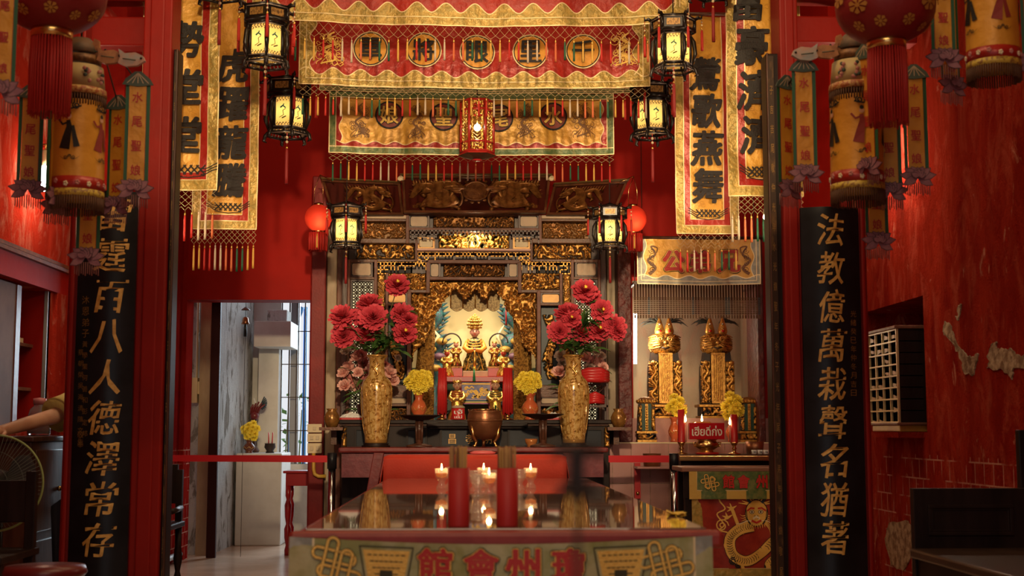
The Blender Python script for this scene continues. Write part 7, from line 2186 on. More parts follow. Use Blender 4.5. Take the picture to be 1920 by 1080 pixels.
# narrow dark boards seen edge on beside the opening
def leaf_board(label, px0, px1, pyt, Y, sg):
    x0 = P(px0, 800, Y + (.12 if sg > 0 else 0)).x; x1 = P(px1, 800, Y + (.12 if sg < 0 else 0)).x; zt = P((px0 + px1) / 2, pyt, Y).z
    t = thing('standing_board', label, 'board', ((x0 + x1) / 2, Y, 0), 'dark boards edging the opening')
    b = MB(); b.box(x0, x1, Y, Y + .12, 0, zt, BLACKWOOD); b.box(x0 if sg > 0 else x1 - .012, x0 + .012 if sg > 0 else x1, Y - .012, Y, 0, zt, DARKWOOD); b.build('panel', t, True, bevel=.006)
    xa, xb = (x0 + (x1 - x0) * .5, x1 - .006) if sg < 0 else (x0 + .006, x0 + (x1 - x0) * .42)
    b = MB(); b.box(xa, xb, Y - .02, Y, 0, zt - .02, mat('worn_gilt_board', (.034, .015, .006), .45, .2, col2=(.13, .065, .02), ns=22, mix=(.52, .7), stretch=(1, 1, .35)))
    rn = random.Random(px0)
    for i in range(26):
        z = .2 + (zt - .4) * i / 25; c = rn.choice('光緒年仲冬吉日弟子敬獻水尾聖娘')
        b.text(c, (xa + xb) / 2, z, (xb - xa) * .6, .045, Y - .0215, mat('dim_gold_lettering', (.26, .14, .035), .5, .3), 0, .04)
    b.build('worn_gilt_strip', t, True)
leaf_board('dark worn standing board edging the opening beside the left red pillar', 306, 326, 92, 6.66, -1)
leaf_board('dark worn standing board edging the opening beside the right red pillar', 1440, 1480, 100, 6.66, 1)

# ================================================================ lamps on the side walls and between the boards
def wall_lamp(label, px, py0, py1, sg, power):
    X = (XL if sg < 0 else XR) - sg * .09
    d = ROT @ Vector(((px - 960) / F, (540 - (py0 + py1) / 2) / F, -1)); p = CAMLOC + d * (X / d.x)
    h = (py1 - py0) * p.y / 2500
    t = thing('wall_lamp', label, 'lamp', p, 'lit wall lamps')
    b = MB()
    for k in range(4):
        a = R(45 + 90 * k); b.tube([(.02 * math.cos(a), .02 * math.sin(a), -h / 2), (.02 * math.cos(a), .02 * math.sin(a), h / 2)], .013, TUBELIGHT, 8)
    b.build('tube', t)
    b = MB(); b.lathe([(.03, 0), (.034, .03), (.03, .05), (.02, .09)], IVORY, (0, 0, h / 2), 16); b.build('holder', t)
    b = MB(); b.tube([(0, 0, h / 2 + .08), (0, 0, h / 2 + .12), (sg * .09, 0, h / 2 + .12)], .010, BRASS, 8); b.build('bracket', t)
    point('wall_lamp_light', (-sg * .05, 0, -.02), power, (1, .74, .48), .05, t)
wall_lamp('bright white compact lamp on the left red wall behind the canopy lantern', 84, 312, 358, -1, 15)
wall_lamp('bright white compact lamp on the right red wall behind the big globe lantern', 1657, 232, 345, 1, 26)
for sx, px in ((1, 1437), (-1, 312)):
    Yb = 6.85
    c = P(px, 407, Yb)
    if sx < 0: c.x = P(310, 407, Yb).x - .01
    t = thing('spot_bulb_mount', 'small bare bulb behind the dark board on the %s of the opening' % ('right' if sx > 0 else 'left'), 'lamp', c, 'bare bulbs behind the boards')
    b = MB(); b.ball((0, 0, 0), .018, BULB, 10, 7); b.build('bulb', t)
    b = MB(); b.lathe([(.014, .015), (.016, .03), (.012, .05)], IVORY, n=12); b.tube([(0, 0, .05), (0, 0, .09), (.035 if sx > 0 else .05, -.075, .06)], .005, DARKSTEEL, 5); b.build('holder', t)
    point('banner_bulb_light', (0, .0, 0), 20, (1, .76, .42), .02, t)

# ================================================================ left side: cupboard, bottle, fan, person
cy0, cy1, cz0, cz1 = 5.6, 7.83, 1.0, 1.80
t = thing('built_in_cupboard', 'red shelved cupboard set into the left wall behind the fan', 'cupboard', (XL - .2, 7.0, cz0))
b = MB(); b.box(XL - .44, XL - .42, cy0, cy1, cz0, cz1, REDWALL); b.box(XL - .44, XL, cy1 - .02, cy1, cz0, cz1, REDWALL); b.box(XL - .44, XL + .0, cy0, cy1, cz0, cz0 + .02, REDWALL); b.build('carcass', t, True)
for z in (1.22, 1.47): b = MB(); b.box(XL - .42, XL - .08, cy0, cy1 - .02, z, z + .018, MAUVEWOOD); b.build('shelf', t, True)
b = MB(); b.box(XL - .02, XL + .0, cy1 - .03, cy1 + .01, cz0, cz1, mat('aluminium_edge', (.45, .42, .40), .35, .6)); b.build('metal_edge', t, True)
b = MB(); b.box(XL - .05, XL - .035, cy0, 7.36, cz0 + .02, cz1 - .01, mat('frosted_sliding_door', (.20, .13, .11), .6, spec=.1, col2=(.16, .10, .085), ns=3)); b.box(XL - .055, XL - .03, 7.36, 7.43, cz0 + .02, cz1 - .01, MAROON); b.build('sliding_door', t, True)
t = thing('letter_stack', 'pale letters and a box standing on the upper cupboard shelf', 'papers', (XL - .2, 7.6, 1.488))
b = MB(); b.box(-.1, .1, -.16, .1, 0, .03, CREAM); b.build('box', t)
b = MB()
for k in range(4): b.box(-.08 + .035 * k, -.07 + .035 * k, -.12, .05, .03, .14 + .01 * (k % 2), mat('tan_card', (.3, .18, .1), .6)); 
b.build('cards', t)
# cabinet below, bottle on it
t = thing('side_cabinet', 'dark brown wooden cabinet against the left wall under the cupboard', 'cabinet', (XL + .17, 7.35, 0))
b = MB(); b.box(-.16, .17, -.8, .75, 0, .94, DARKWOOD); b.build('body', t, bevel=.006)
b = MB(); b.box(-.165, .185, -.82, .77, .94, .965, DARKWOOD); b.build('top', t, bevel=.005)
for y0_, y1_ in ((-.75, -.05), (.0, .7)):
    for z0_, z1_ in ((.50, .90), (.08, .46)):
        b = MB(); b.box(.17, .18, y0_, y1_, z0_, z1_, DARKWOOD); o = b.build('drawer', t, bevel=.006)
        h = MB(); h.ball((.19, (y0_ + y1_) / 2, (z0_ + z1_) / 2), .014, BRASS, 8, 6); h.build('knob', o)
c = P(50, 785, 7.25); t = thing('plastic_jar', 'clear plastic jar with a pink cap on the side cabinet', 'jar', (XL + .14, 7.28, .965))
b = MB(); b.lathe([(.055, 0), (.06, .01), (.06, .10), (.05, .14), (.03, .16), (.03, .175), (.028, .175), (.028, .16), (.048, .138), (.057, .10), (.057, .012)], mat('clear_plastic', (.9, .82, .82), .1, trans=.85, ior=1.3), n=24); b.build('body', t)
b = MB(); b.lathe([(.034, .17), (.034, .20), (.001, .205)], mat('pink_cap', (.6, .2, .2), .4), n=18); b.build('cap', t)
# electric fan standing in front of the cabinet
FYc = 6.15
fc_ = P(-9, 906, FYc); s = FYc / 2500; fr_ = 87 * s
t = thing('electric_fan', 'electric pedestal fan with a green rimmed guard at the left edge', 'fan', (fc_.x, FYc, 0))
b = MB(); zc = fc_.z
FANG = mat('fan_wire', (.10, .11, .09), .4, .3); GR = mat('green_fan_rim', (.24, .30, .10), .4)
for k in range(72):
    a = 2 * math.pi * k / 72
    b.tube([(.04 * math.cos(a), -.055, zc + .04 * math.sin(a)), (fr_ * .6 * math.cos(a + .12), -.06, zc + fr_ * .6 * math.sin(a + .12)), (fr_ * math.cos(a + .2), 0, zc + fr_ * math.sin(a + .2))], .0011, FANG, 4, False)
for q in (.35, .68): b.tube([(fr_ * q * math.cos(R(5 * i)), -.06, zc + fr_ * q * math.sin(R(5 * i))) for i in range(73)], .0013, FANG, 4, False)
b.build('wire_guard', t)
b = MB(); b.tube([(fr_ * math.cos(R(5 * i)), 0, zc + fr_ * math.sin(R(5 * i))) for i in range(73)], .005, GR, 8, False); b.build('guard_rim', t)
for k in range(3):
    b = MB(); vs = []; fs = []
    for i in range(7):
        for j in range(7):
            r = .035 + (fr_ * .86 - .035) * i / 6; a = 2.094 * k + .25 + 1.35 * (j / 6 - .5) * (.55 + .6 * math.sin(math.pi * min(1, i / 6 * .9))); vs.append((r * math.cos(a), .015 + .05 * (j / 6 - .5), zc + r * math.sin(a)))
    for i in range(6):
        for j in range(6): fs.append((i * 7 + j, i * 7 + j + 1, (i + 1) * 7 + j + 1, (i + 1) * 7 + j))
    b.add(vs, fs, mat('smoky_fan_blade', (.045, .045, .045), .3), True); b.build('blade', t)
b = MB(); b.lathe([(.001, -.07), (.03, -.068), (.045, -.05), (.04, .0), (.06, .05), (.05, .15), (.001, .16)], BLACK, n=20)
for i in range(len(b.v)): v = b.v[i]; b.v[i] = Vector((v.x, v.z, zc + v.y))
b.build('motor', t)
b = MB(); b.tube([(0, .08, zc), (0, .08, .04)], .016, BLACK, 10); b.build('pole', t)
b = MB(); b.lathe([(.19, 0), (.19, .02), (.05, .05), (.001, .05)], BLACK, (0, .08, 0), 28); b.build('base', t)

# the person behind the left board: only a forearm and a yellow sleeve show
def person():
    t = thing('person', 'person in a yellow short sleeved shirt behind the left board, forearm reaching to the fan', 'person', (-2.02, 7.0, 0))
    base = t.location
    el = P(94, 783, 6.82) - base; sh = Vector((-.02, .02, 1.16)); hand = P(2, 808, 6.45) - base
    el = P(104, 780, 6.88) - base
    pel = Vector((.16, .12, .66)); chest = Vector((.10, .08, 1.02)); neck = Vector((.10, .06, 1.22)); head = Vector((.12, .03, 1.36))
    v = [pel, Vector((.13, .10, .84)), chest, neck, head, head + Vector((0, -.01, .10)),
         Vector((-.02, .03, 1.13)), el, el.lerp(hand, .55), hand,
         Vector((.30, .10, 1.12)), Vector((.34, .02, .90)), Vector((.26, -.14, .78)),
         Vector((.06, .06, .62)), Vector((.04, -.28, .60)), Vector((.03, -.26, .08)), Vector((.03, -.36, .03)),
         Vector((.27, .06, .62)), Vector((.29, -.28, .60)), Vector((.29, -.26, .08)), Vector((.29, -.36, .03))]
    e = [(0, 1), (1, 2), (2, 3), (3, 4), (4, 5), (2, 6), (6, 7), (7, 8), (8, 9), (2, 10), (10, 11), (11, 12), (0, 13), (13, 14), (14, 15), (15, 16), (0, 17), (17, 18), (18, 19), (19, 20)]
    r = [.13, .12, .13, .05, .085, .075, .055, .044, .037, .027, .055, .042, .03, .08, .065, .04, .03, .08, .065, .04, .03]
    # hand: palm and five fingers along the reach
    d = (hand - el).normalized(); up = Vector((0, 0, 1)); sd = d.cross(up).normalized()
    palm = len(v); v.append(hand + d * .06 + Vector((0, 0, .004))); e.append((9, palm)); r.append(.030)
    for k, (o, ln) in enumerate(((-.030, .065), (-.010, .078), (.010, .074), (.028, .058))):
        a = len(v); v.append(v[palm] + sd * o + d * .03); r.append(.0095); e.append((palm, a))
        v.append(v[a] + d * ln * .5 + Vector((0, 0, .004))); r.append(.0088); e.append((a, a + 1))
        v.append(v[a + 1] + d * ln * .5 - Vector((0, 0, .018))); r.append(.0075); e.append((a + 1, a + 2))
    a = len(v); v.append(hand + d * .02 - sd * .035 - Vector((0, 0, .01))); r.append(.011); e.append((9, a)); v.append(v[a] + d * .04 - sd * .015); r.append(.009); e.append((a, a + 1))
    me = bpy.data.meshes.new('body'); me.from_pydata(v, e, []); me.materials.append(SKIN)
    o = bpy.data.objects.new('body', me); COL.objects.link(o); o.parent = t
    sk = o.modifiers.new('skin', 'SKIN'); sk.use_smooth_shade = True
    for i, q in enumerate(r): me.skin_vertices[0].data[i].radius = (q, q)
    me.skin_vertices[0].data[0].use_root = True
    o.modifiers.new('sub', 'SUBSURF').levels = 1; o.modifiers['sub'].render_levels = 2
    f = MB(); hp = head + Vector((0, -.005, .05))
    for s_ in (-1, 1):
        f.ball(hp + Vector((s_ * .03, -.085, .0)), .009, INK, 7, 5); f.ball(hp + Vector((s_ * .085, 0, -.01)), .018, SKIN, 7, 5, .03)
    f.tube([hp + Vector((0, -.085, 0)), hp + Vector((0, -.105, -.03)), hp + Vector((0, -.09, -.04))], [.008, .013, .008], SKIN, 6); f.tube([hp + Vector((-.025, -.085, -.065)), hp + Vector((.025, -.085, -.065))], .006, CANDLER, 5); f.build('face', t)
    h = MB(); h.ball(hp + Vector((0, .02, .03)), .105, BLACK, 16, 10, .105); h.build('hair', t)
    s = MB(); SH = mat('yellow_shirt', (.72, .55, .16), .7, bump=.3, bs=20, bdist=.02)
    s.lathe([(.155, 0), (.165, .12), (.175, .32), (.165, .44), (.07, .50)], SH, (.12, .09, .68), 22, squash=(1.0, .8))
    a, b_ = Vector((-.02, .03, 1.13)), el
    up_ = a.lerp(b_, .93)
    s.tube([Vector((.06, .05, 1.14)), a, a.lerp(b_, .5), up_], [.085, .082, .085, .092], SH, 14)
    s.tube([up_, up_ + (b_ - a).normalized() * .004], [.094, .086], SH, 14, False)
    s.build('shirt', t)
    tr = MB()
    for dx in (.05, .28): tr.tube([(dx, .08, .62), (dx, -.28, .60), (dx, -.27, .12)], [.105, .09, .06], mat('dark_trousers', (.02, .02, .03), .8), 12)
    tr.build('trousers', t)
    st = thing('stool', 'round dark stool carrying the person behind the left board', 'stool', base + Vector((.16, .12, 0)))
    b = MB(); b.lathe([(.17, .50), (.17, .535), (.001, .535)], DARKWOOD, n=24); b.build('seat', st)
    for k in range(4): a = R(45 + 90 * k); b = MB(); b.tube([(.13 * math.cos(a), .13 * math.sin(a), .5), (.16 * math.cos(a), .16 * math.sin(a), 0)], .016, DARKWOOD, 8); b.build('leg', st)
person()
# dark chair and red stool at the lower left corner
t = thing('wooden_chair', 'dark wooden chair with a tall back post at the lower left edge', 'chair', (P(0, 1000, 5.6).x - .16, 5.6, 0))
cx = t.location.x
for dx, h in ((0, .82), (.18, .82)):
    b = MB(); b.box(dx - .022, dx + .022, .30, .34, 0, h, BLACKWOOD); b.build('back_post', t, bevel=.004)
for dx in (0, .18): b = MB(); b.box(dx - .022, dx + .022, -.10, -.06, 0, .46, BLACKWOOD); b.build('leg', t, bevel=.004)
b = MB(); b.box(-.03, .21, -.12, .36, .46, .49, BLACKWOOD); b.build('seat', t, bevel=.005)
b = MB(); b.box(-.02, .20, .305, .33, .60, .78, BLACKWOOD); b.build('backrest', t, bevel=.004)
t = thing('cushion_stool', 'low round stool with a dark red padded top at the lower left corner', 'stool', (P(85, 1070, 5.2).x, 5.2, 0))
b = MB(); z = P(85, 1058, 5.2).z; b.lathe([(.14, z - .05), (.155, z - .03), (.145, z - .005), (.001, z)], mat('dark_red_leatherette', (.12, .012, .012), .35), n=28); b.build('seat', t)
for k in range(4): a = R(45 + 90 * k); b = MB(); b.tube([(.11 * math.cos(a), .11 * math.sin(a), z - .05), (.13 * math.cos(a), .13 * math.sin(a), 0)], .014, DARKSTEEL, 8); b.build('leg', t)
# carved chair behind the left board
t = thing('carved_chair', 'dark carved chair half hidden behind the left standing board', 'chair', (P(300, 1000, 7.6).x + .02, 7.75, 0))
for dx, h in ((-.18, P(316, 880, 7.6).z), (.05, P(316, 882, 7.6).z)):
    b = MB(); b.box(dx - .018, dx + .018, -.018, .018, .45, h, BLACKWOOD); b.lathe([(.02, 0), (.02, .1), (.028, .14), (.014, .2), (.026, .27), (.018, .34), (.02, .45)], BLACKWOOD, (dx, 0, 0), 12); b.build('leg', t)
    b = MB(); b.lathe([(.02, 0), (.026, .2), (.02, .45)], BLACKWOOD, (dx, -.35, 0), 12); b.build('leg', t)
b = MB(); b.box(-.21, .08, -.38, .03, .45, .48, BLACKWOOD); b.build('seat', t, bevel=.006)
b = MB(); b.box(-.17, .04, -.012, .012, .58, .80, BLACKWOOD); b.build('backrest', t)
b = MB(); b.tube([(.06, 0, P(316, 955, 7.6).z), (.08, -.2, P(316, 955, 7.6).z), (.09, -.36, P(316, 955, 7.6).z)], .016, BLACKWOOD, 8); b.build('armrest', t)

# ================================================================ right side: pigeonhole cabinet, bench, chair
t = thing('pigeonhole_cabinet', 'dark cabinet of small gilt edged pigeonholes standing in the wall niche', 'cabinet', (2.33, 7.45, nz0))
PX = 2.33; a0, a1 = 7.2, 7.72
z0c = P(1690, 797, 7.2).z; z1c = P(1690, 612, 7.2).z
b = MB(); b.box(PX + .14, PX + .40, a0 + .01, a1 - .01, z0c + .012, z1c - .012, BLACKWOOD); b.box(PX + .012, PX + .40, a0, a0 + .012, z0c + .012, z1c - .012, BLACKWOOD); b.box(PX + .012, PX + .40, a1 - .012, a1, z0c + .012, z1c - .012, BLACKWOOD)
for j in range(1, 8): z = z0c + .016 + (z1c - z0c - .032) * j / 8; b.box(PX + .012, PX + .14, a0, a1, z - .003, z + .003, BLACKWOOD)
b.build('body', t, True)
b = MB(); b.box(PX - .012, PX + .42, a0 - .012, a1 + .012, z1c - .012, z1c + .006, MAUVEWOOD); b.build('top', t, True, bevel=.004)
b = MB(); b.box(PX - .012, PX + .42, a0 - .012, a1 + .012, z0c, z0c + .014, MAUVEWOOD); b.build('bottom', t, True, bevel=.004)
GE = mat('pale_gilt_lattice', (.60, .44, .22), .4, .2)
b = MB()
for i in range(5): y = a0 + .008 + (a1 - a0 - .016) * i / 4; b.box(PX, PX + .012, y - .005, y + .005, z0c + .014, z1c - .012, GE)
for j in range(9): z = z0c + .016 + (z1c - z0c - .032) * j / 8; b.box(PX - .001, PX + .012, a0, a1, z - .004, z + .004, GE)
b.build('lattice_front', t, True)
rn = random.Random(9)
for i in range(4):
    for j in range(8):
        if rn.random() < .45:
            y = a0 + (a1 - a0) * (i + .5) / 4; z = z0c + (z1c - z0c) * (j + .28) / 8
            b = MB(); b.hexa([(PX + .004, y - .028, z - .012), (PX + .004, y + .03, z - .012 + rn.uniform(-.01, .02)), (PX + .004, y + .028, z + .004 + rn.uniform(0, .012)), (PX + .004, y - .028, z + .004), (PX + .011, y - .028, z - .012), (PX + .011, y + .03, z - .012), (PX + .011, y + .028, z + .008), (PX + .011, y - .028, z + .004)], CREAMPLAQUE); b.build('paper_slip', t, True)
b = MB(); b.box(PX + .01, PX + .42, a0 + .01, a1 - .01, nz0 + .002, z0c, mat('yellow_wrapped_base', (.50, .27, .04), .3, col2=(.42, .2, .03), ns=6)); b.build('base', t, True, bevel=.004)
b = MB(); b.box(PX - .02, PX + .45, a0 - .05, a1 + .05, nz0 - .03, nz0 + .001, REDPLASTER); b.build('niche_sill', wr)

BYY = 5.05
t = thing('dark_bench', 'dark wooden bench with a panelled upright end at the lower right', 'bench', (P(1800, 1025, BYY).x, BYY, 0))
sz_ = P(1712, 1028, BYY).z
bx0 = P(1705, 1028, BYY).x; bx1 = P(1930, 1028, BYY).x
b = MB(); b.box(bx0, bx1, BYY - 2.4, BYY, sz_ - .035, sz_, mat('worn_dark_bench_top', (.035, .018, .012), .32, col2=(.05, .028, .018), ns=9, stretch=(1, .15, 1))); b.build('seat', t, True, bevel=.008)
p0 = P(1712, 916, BYY); p1 = P(1935, 912, BYY)
b = MB(); b.box(p0.x, p1.x, BYY, BYY + .04, 0, p0.z, BLACKWOOD)
x0, x1, z0, z1 = BX(1740, 946, 1900, 1004, BYY)
b.frame(x0, x1, z0, z1, BYY - .008, BYY, .014, BLACKWOOD); b.frame(x0 + .014, x1 - .014, z0 + .014, z1 - .014, BYY - .004, BYY, .008, BLACKWOOD); b.build('end_panel', t, True, bevel=.006)
b = MB(); b.box(bx0 + .03, bx0 + .05, BYY - 2.3, BYY, .0, sz_ - .035, BLACKWOOD); b.build('side_board', t, True)
for yy in (BYY - .1, BYY - 2.35): b = MB(); b.box(bx1 - .08, bx1 - .02, yy, yy + .06, 0, sz_ - .035, BLACKWOOD); b.build('leg', t, True)
t = thing('wooden_chair', 'dark wooden chair behind the bench at the right edge, one back post in view', 'chair', (P(1935, 1000, 5.2).x, 5.2, 0))
h = P(1912, 806, 5.2).z; w0 = P(1909, 850, 5.2).x - t.location.x
for dx in (w0 + .015, w0 + .22):
    b = MB(); b.box(dx - .018, dx + .018, -.018, .018, 0, h, BLACKWOOD); b.build('back_post', t, bevel=.005)
    b = MB(); b.box(dx - .018, dx + .018, .32, .356, 0, .45, BLACKWOOD); b.build('leg', t)
b = MB(); b.box(w0, w0 + .236, -.02, .37, .45, .48, BLACKWOOD); b.build('seat', t)
b = MB(); b.box(w0 + .03, w0 + .2, -.01, .01, h - .12, h - .02, BLACKWOOD); b.build('backrest', t)

# ================================================================ barriers, switches, front table things
def stanchion(px, pyt, Y, lab):
    zt = P(px, pyt, Y).z; x = P(px, 900, Y).x
    t = thing('belt_stanchion', lab, 'stanchion', (x, Y, 0), 'belt barrier posts')
    b = MB(); b.tube([(0, 0, .02), (0, 0, zt - .10)], .026, STEEL, 18); b.build('pole', t)
    b = MB(); b.lathe([(.033, zt - .11), (.033, zt - .002), (.028, zt), (.001, zt)], BLACK, n=20); b.build('belt_head', t)
    b = MB(); b.lathe([(.16, 0), (.16, .012), (.03, .03), (.001, .03)], BLACK, n=28); b.build('base', t)
    return Vector((x, Y, zt))
BYD = 9.35
s1 = stanchion(622, 849, BYD, 'chrome barrier post with a black head left of the maroon table')
s2 = stanchion(1264, 850, BYD, 'chrome barrier post with a black head by the dragon frontal')
BELT = mat('red_webbing', (.55, .012, .020), .5)
def belt(a, b_, z0, z1, lab):
    m = MB(); m.hexa([(a.x, a.y - .001, z0[0]), (b_.x, b_.y - .001, z1[0]), (b_.x, b_.y - .001, z1[1]), (a.x, a.y - .001, z0[1]), (a.x, a.y + .001, z0[0]), (b_.x, b_.y + .001, z1[0]), (b_.x, b_.y + .001, z1[1]), (a.x, a.y + .001, z0[1])], BELT)
    return tag(m.build('hanging_belt'), lab, 'belt', 'red barrier belts')
a = P(300, 858, BYD + .1); b_ = P(606, 860, BYD)
belt(Vector((a.x, BYD + .1, 0)), Vector((s1.x - .034, BYD, 0)), (P(310, 865, BYD + .1).z, P(310, 853, BYD + .1).z), (P(606, 867, BYD).z, P(606, 854, BYD).z), 'red barrier belt stretched across the yard doorway')
belt(Vector((P(1141, 858, 9.3).x, 9.3, 0)), Vector((s2.x - .034, BYD, 0)), (P(1141, 867, 9.3).z, P(1141, 854, 9.3).z), (P(1250, 867, BYD).z, P(1250, 854, BYD).z), 'red barrier belt stretched right of the maroon table')
# small wall bracket the first belt is clipped to at its far end
m = MB(); m.box(-2.23, -2.19, BYD + .05, BYD + .15, P(310, 870, BYD + .1).z, P(310, 848, BYD + .1).z, BLACK); 
x = P(300, 858, BYD + .1).x; m.box(min(-2.23, x), x + .01, BYD + .09, BYD + .11, P(310, 862, BYD + .1).z, P(310, 856, BYD + .1).z, BELT); tag(m.build('wall_mount'), 'black wall clip holding the far end of the doorway barrier belt', 'clip')
# switches and conduit on the jamb
for k, (y0_, y1_) in enumerate(((795, 811), (813, 829), (831, 850))):
    x0, x1, z0, z1 = BX(576, y0_, 603, y1_, 10.16); t = thing('light_switch', 'ivory light switch plate on the maroon jamb, %s of three' % ('topmost', 'middle', 'lowest')[k], 'switch', ((x0 + x1) / 2, 10.17, (z0 + z1) / 2), 'ivory switch plates')
    W, H = (x1 - x0) / 2, (z1 - z0) / 2
    b = MB(); b.rrect(-W, W, -H, H, 0, .03, IVORY, .006); b.build('plate', t, bevel=.002)
    for dx in ((-.4, .4) if k else (0,)): b = MB(); b.box(dx * W - .012, dx * W + .012, -.008, .0, -H * .45, H * .45, mat('rocker_ivory', (.6, .5, .34), .35)); b.build('rocker', t, bevel=.002)
m = MB(); p = [P(588, 850, 10.17), P(588, 880, 10.17), P(590, 889, 10.17), P(597, 893, 10.17), P(611, 893, 10.17)]
m.tube([tuple(q) for q in p], .014, mat('yellow_conduit', (.6, .36, .05)), 8); tag(m.build('wall_conduit_pipe'), 'bent yellow conduit pipe under the ivory switches', 'pipe')
m = MB(); x0, x1, z0, z1 = BX(346, 706, 358, 754, 10.6); m.box(x0, x1, 10.84, 10.95, z0, z1, IVORY); m.box(x1, x1 + .05, 10.86, 10.95, z0 + .07, z1 - .03, IVORY); m.tube([((x0 + x1) / 2, 10.93, z1), ((x0 + x1) / 2, 10.93, 2.4)], .01, IVORY, 8)
tag(m.build('switch_box'), 'ivory electrical box on the grey wall just inside the yard doorway', 'switch box')
m = MB(); m.tube([(-2.19, 9.6, .06), (-2.19, 10.35, .06)], .022, mat('grey_pipe', (.4, .4, .4), .4), 10); tag(m.build('floor_pipe'), 'grey pipe lying along the foot of the left tiled wall', 'pipe')
# yard room contents: altar block with vase, hand statue, red incense, bell, red stand
t = thing('stone_counter', 'pale stone counter in the yard room behind the barrier belt', 'counter', (P(485, 900, 12.0).x, 12.0, 0))
x0, x1, z0, z1 = BX(441, 850, 527, 1004, 11.75); ct_ = z1
b = MB(); b.box(x0, x1, 11.75, 12.34, 0, z1, WHITEPLASTER); b.build('block', t, True, bevel=.01)
Y = 11.9; s = Y / 2500
a = small_vase('dark brown vase on the pale counter in the yard room', 467, 824, 852, Y, ct_, None, (11, 8), mat('brown_glaze', (.14, .04, .02), .25))
mums('round bunch of yellow chrysanthemums on the counter in the yard room', 452, 790, 490, 826, Y, 12, a, 6, None)
t = thing('hand_statue', 'dark carved hand statue with a feather behind the yard room flowers', 'statue', (P(474, 852, 12.15).x, 12.15, ct_))
b = MB(); zt = P(474, 765, 12.15).z - ct_
b.lathe([(.05, 0), (.06, .02), (.03, .06), (.028, zt * .6), (.035, zt * .75)], DARKWOOD, n=12); b.build('arm', t)
b = MB(); b.ball((.01, 0, zt * .82), .04, MAROON, 10, 7, .045)
for k in range(5): b.tube([(.0 + .012 * (k - 2), 0, zt * .85), (.02 * (k - 2) + .02, -.01, zt * 1.0), (.026 * (k - 2) + .05, -.02, zt * (1.08 + .03 * (2 - abs(k - 2))))], [.011, .010, .006], MAROON, 6)
b.build('hand', t)
b = MB()
for k in range(9): q = R(50 - 14 * k); b.tube([(.05, 0, zt * 1.02), (.05 + .07 * math.cos(q), 0, zt * 1.02 + .07 * math.sin(q) + .04)], [.003, .006], mat('peacock_feather', (.02, .05, .06), .4), 4)
b.tube([(.03, 0, zt), (.0, 0, zt * 1.22)], .005, WHITE, 5); b.build('feather', t)
t = thing('incense_pot', 'small dark pot with red incense sticks on the yard room counter', 'censer', (P(506, 852, Y).x, Y, ct_))
b = MB(); b.lathe([(.001, 0), (.04, 0), (.03, .02), (.05, .05), (.045, .08), (.05, .085), (.001, .08)], DARKSTEEL, n=16); b.build('pot', t)
for dx in (-.012, .018): b = MB(); b.tube([(dx, 0, .08), (dx * 1.2, 0, .18)], .005, CANDLER, 6); b.build('incense_stick', t)
t = thing('hanging_bell', 'small dark bell with a clapper tassel hanging in the yard doorway', 'bell', P(461, 566, 10.75))
b = MB(); b.tube([(0, 0, 0), (0, 0, -.13)], .002, DARKSTEEL, 4); b.tube([(0, 0, 0), (0, 0, dz + .1 - t.location.z + .05)], .002, DARKSTEEL, 4); b.build('cord', t)
b = MB(); b.lathe([(.004, -.04), (.034, -.062), (.036, -.068), (.004, -.066)], DARKWOOD, n=14); b.build('cap', t)
b = MB(); b.lathe([(.006, -.12), (.022, -.13), (.026, -.16), (.034, -.18), (.03, -.18), (.018, -.14)], BRONZE, n=14); b.build('bell_body', t)
b = MB(); b.tube([(0, 0, -.17), (0, 0, -.20), (0, 0, -.28)], [.004, .012, .014], BLACK, 8); b.build('clapper_tassel', t)
m = MB(); m.box(P(430, 560, 10.75).x, P(490, 560, 10.75).x, 10.7, 10.72, dz + .05, dz + .1, DARKWOOD); m.box(P(430, 560, 10.75).x, P(432, 560, 10.75).x, WY + T, 10.72, dz + .05, dz + .1, DARKWOOD); tag(m.build('wall_bracket'), 'dark bar over the yard doorway from which the bell hangs', 'bracket')
t = thing('red_stand', 'red wooden stand with turned legs in the yard doorway', 'stand', (P(563, 1000, 10.95).x, 10.95, 0))
RS = mat('red_gloss_stand', (.30, .012, .014), .28); zt = P(560, 882, 10.95).z
b = MB(); b.box(-.13, .13, -.13, .13, zt - .02, zt, RS); b.build('top', t, bevel=.006)
b = MB(); b.box(-.11, .11, -.11, .11, zt - .12, zt - .02, RS); b.build('apron', t, bevel=.004)
for dx in (-.09, .09):
    for dy in (-.09, .09):
        b = MB(); h = zt - .12; b.lathe([(.022, 0), (.024, .04), (.014, .08), (.026, h * .25), (.028, h * .38), (.014, h * .45), (.024, h * .55), (.028, h * .72), (.014, h * .8), (.022, h * .86), (.022, h)], RS, (dx, dy, 0), 12); b.build('leg', t)
b = MB(); b.box(-.1, .1, -.1, .1, .12, .15, RS); b.build('stretcher_shelf', t)
m = MB(); x0, x1, z0, z1 = BX(1190, 868, 1201, 935, 9.9); m.box(x0, x1, 9.90, 9.946, z0, z1, CANDLER); m.tube([((x0 + x1) / 2, 9.895, z0 + .05), ((x0 + x1) / 2, 9.895, z0 + .03)], .012, BRASS, 8)
tag(m.build('wall_plaque_strip'), 'narrow dark red strip with a brass stud on the pink tiles', 'plaque')

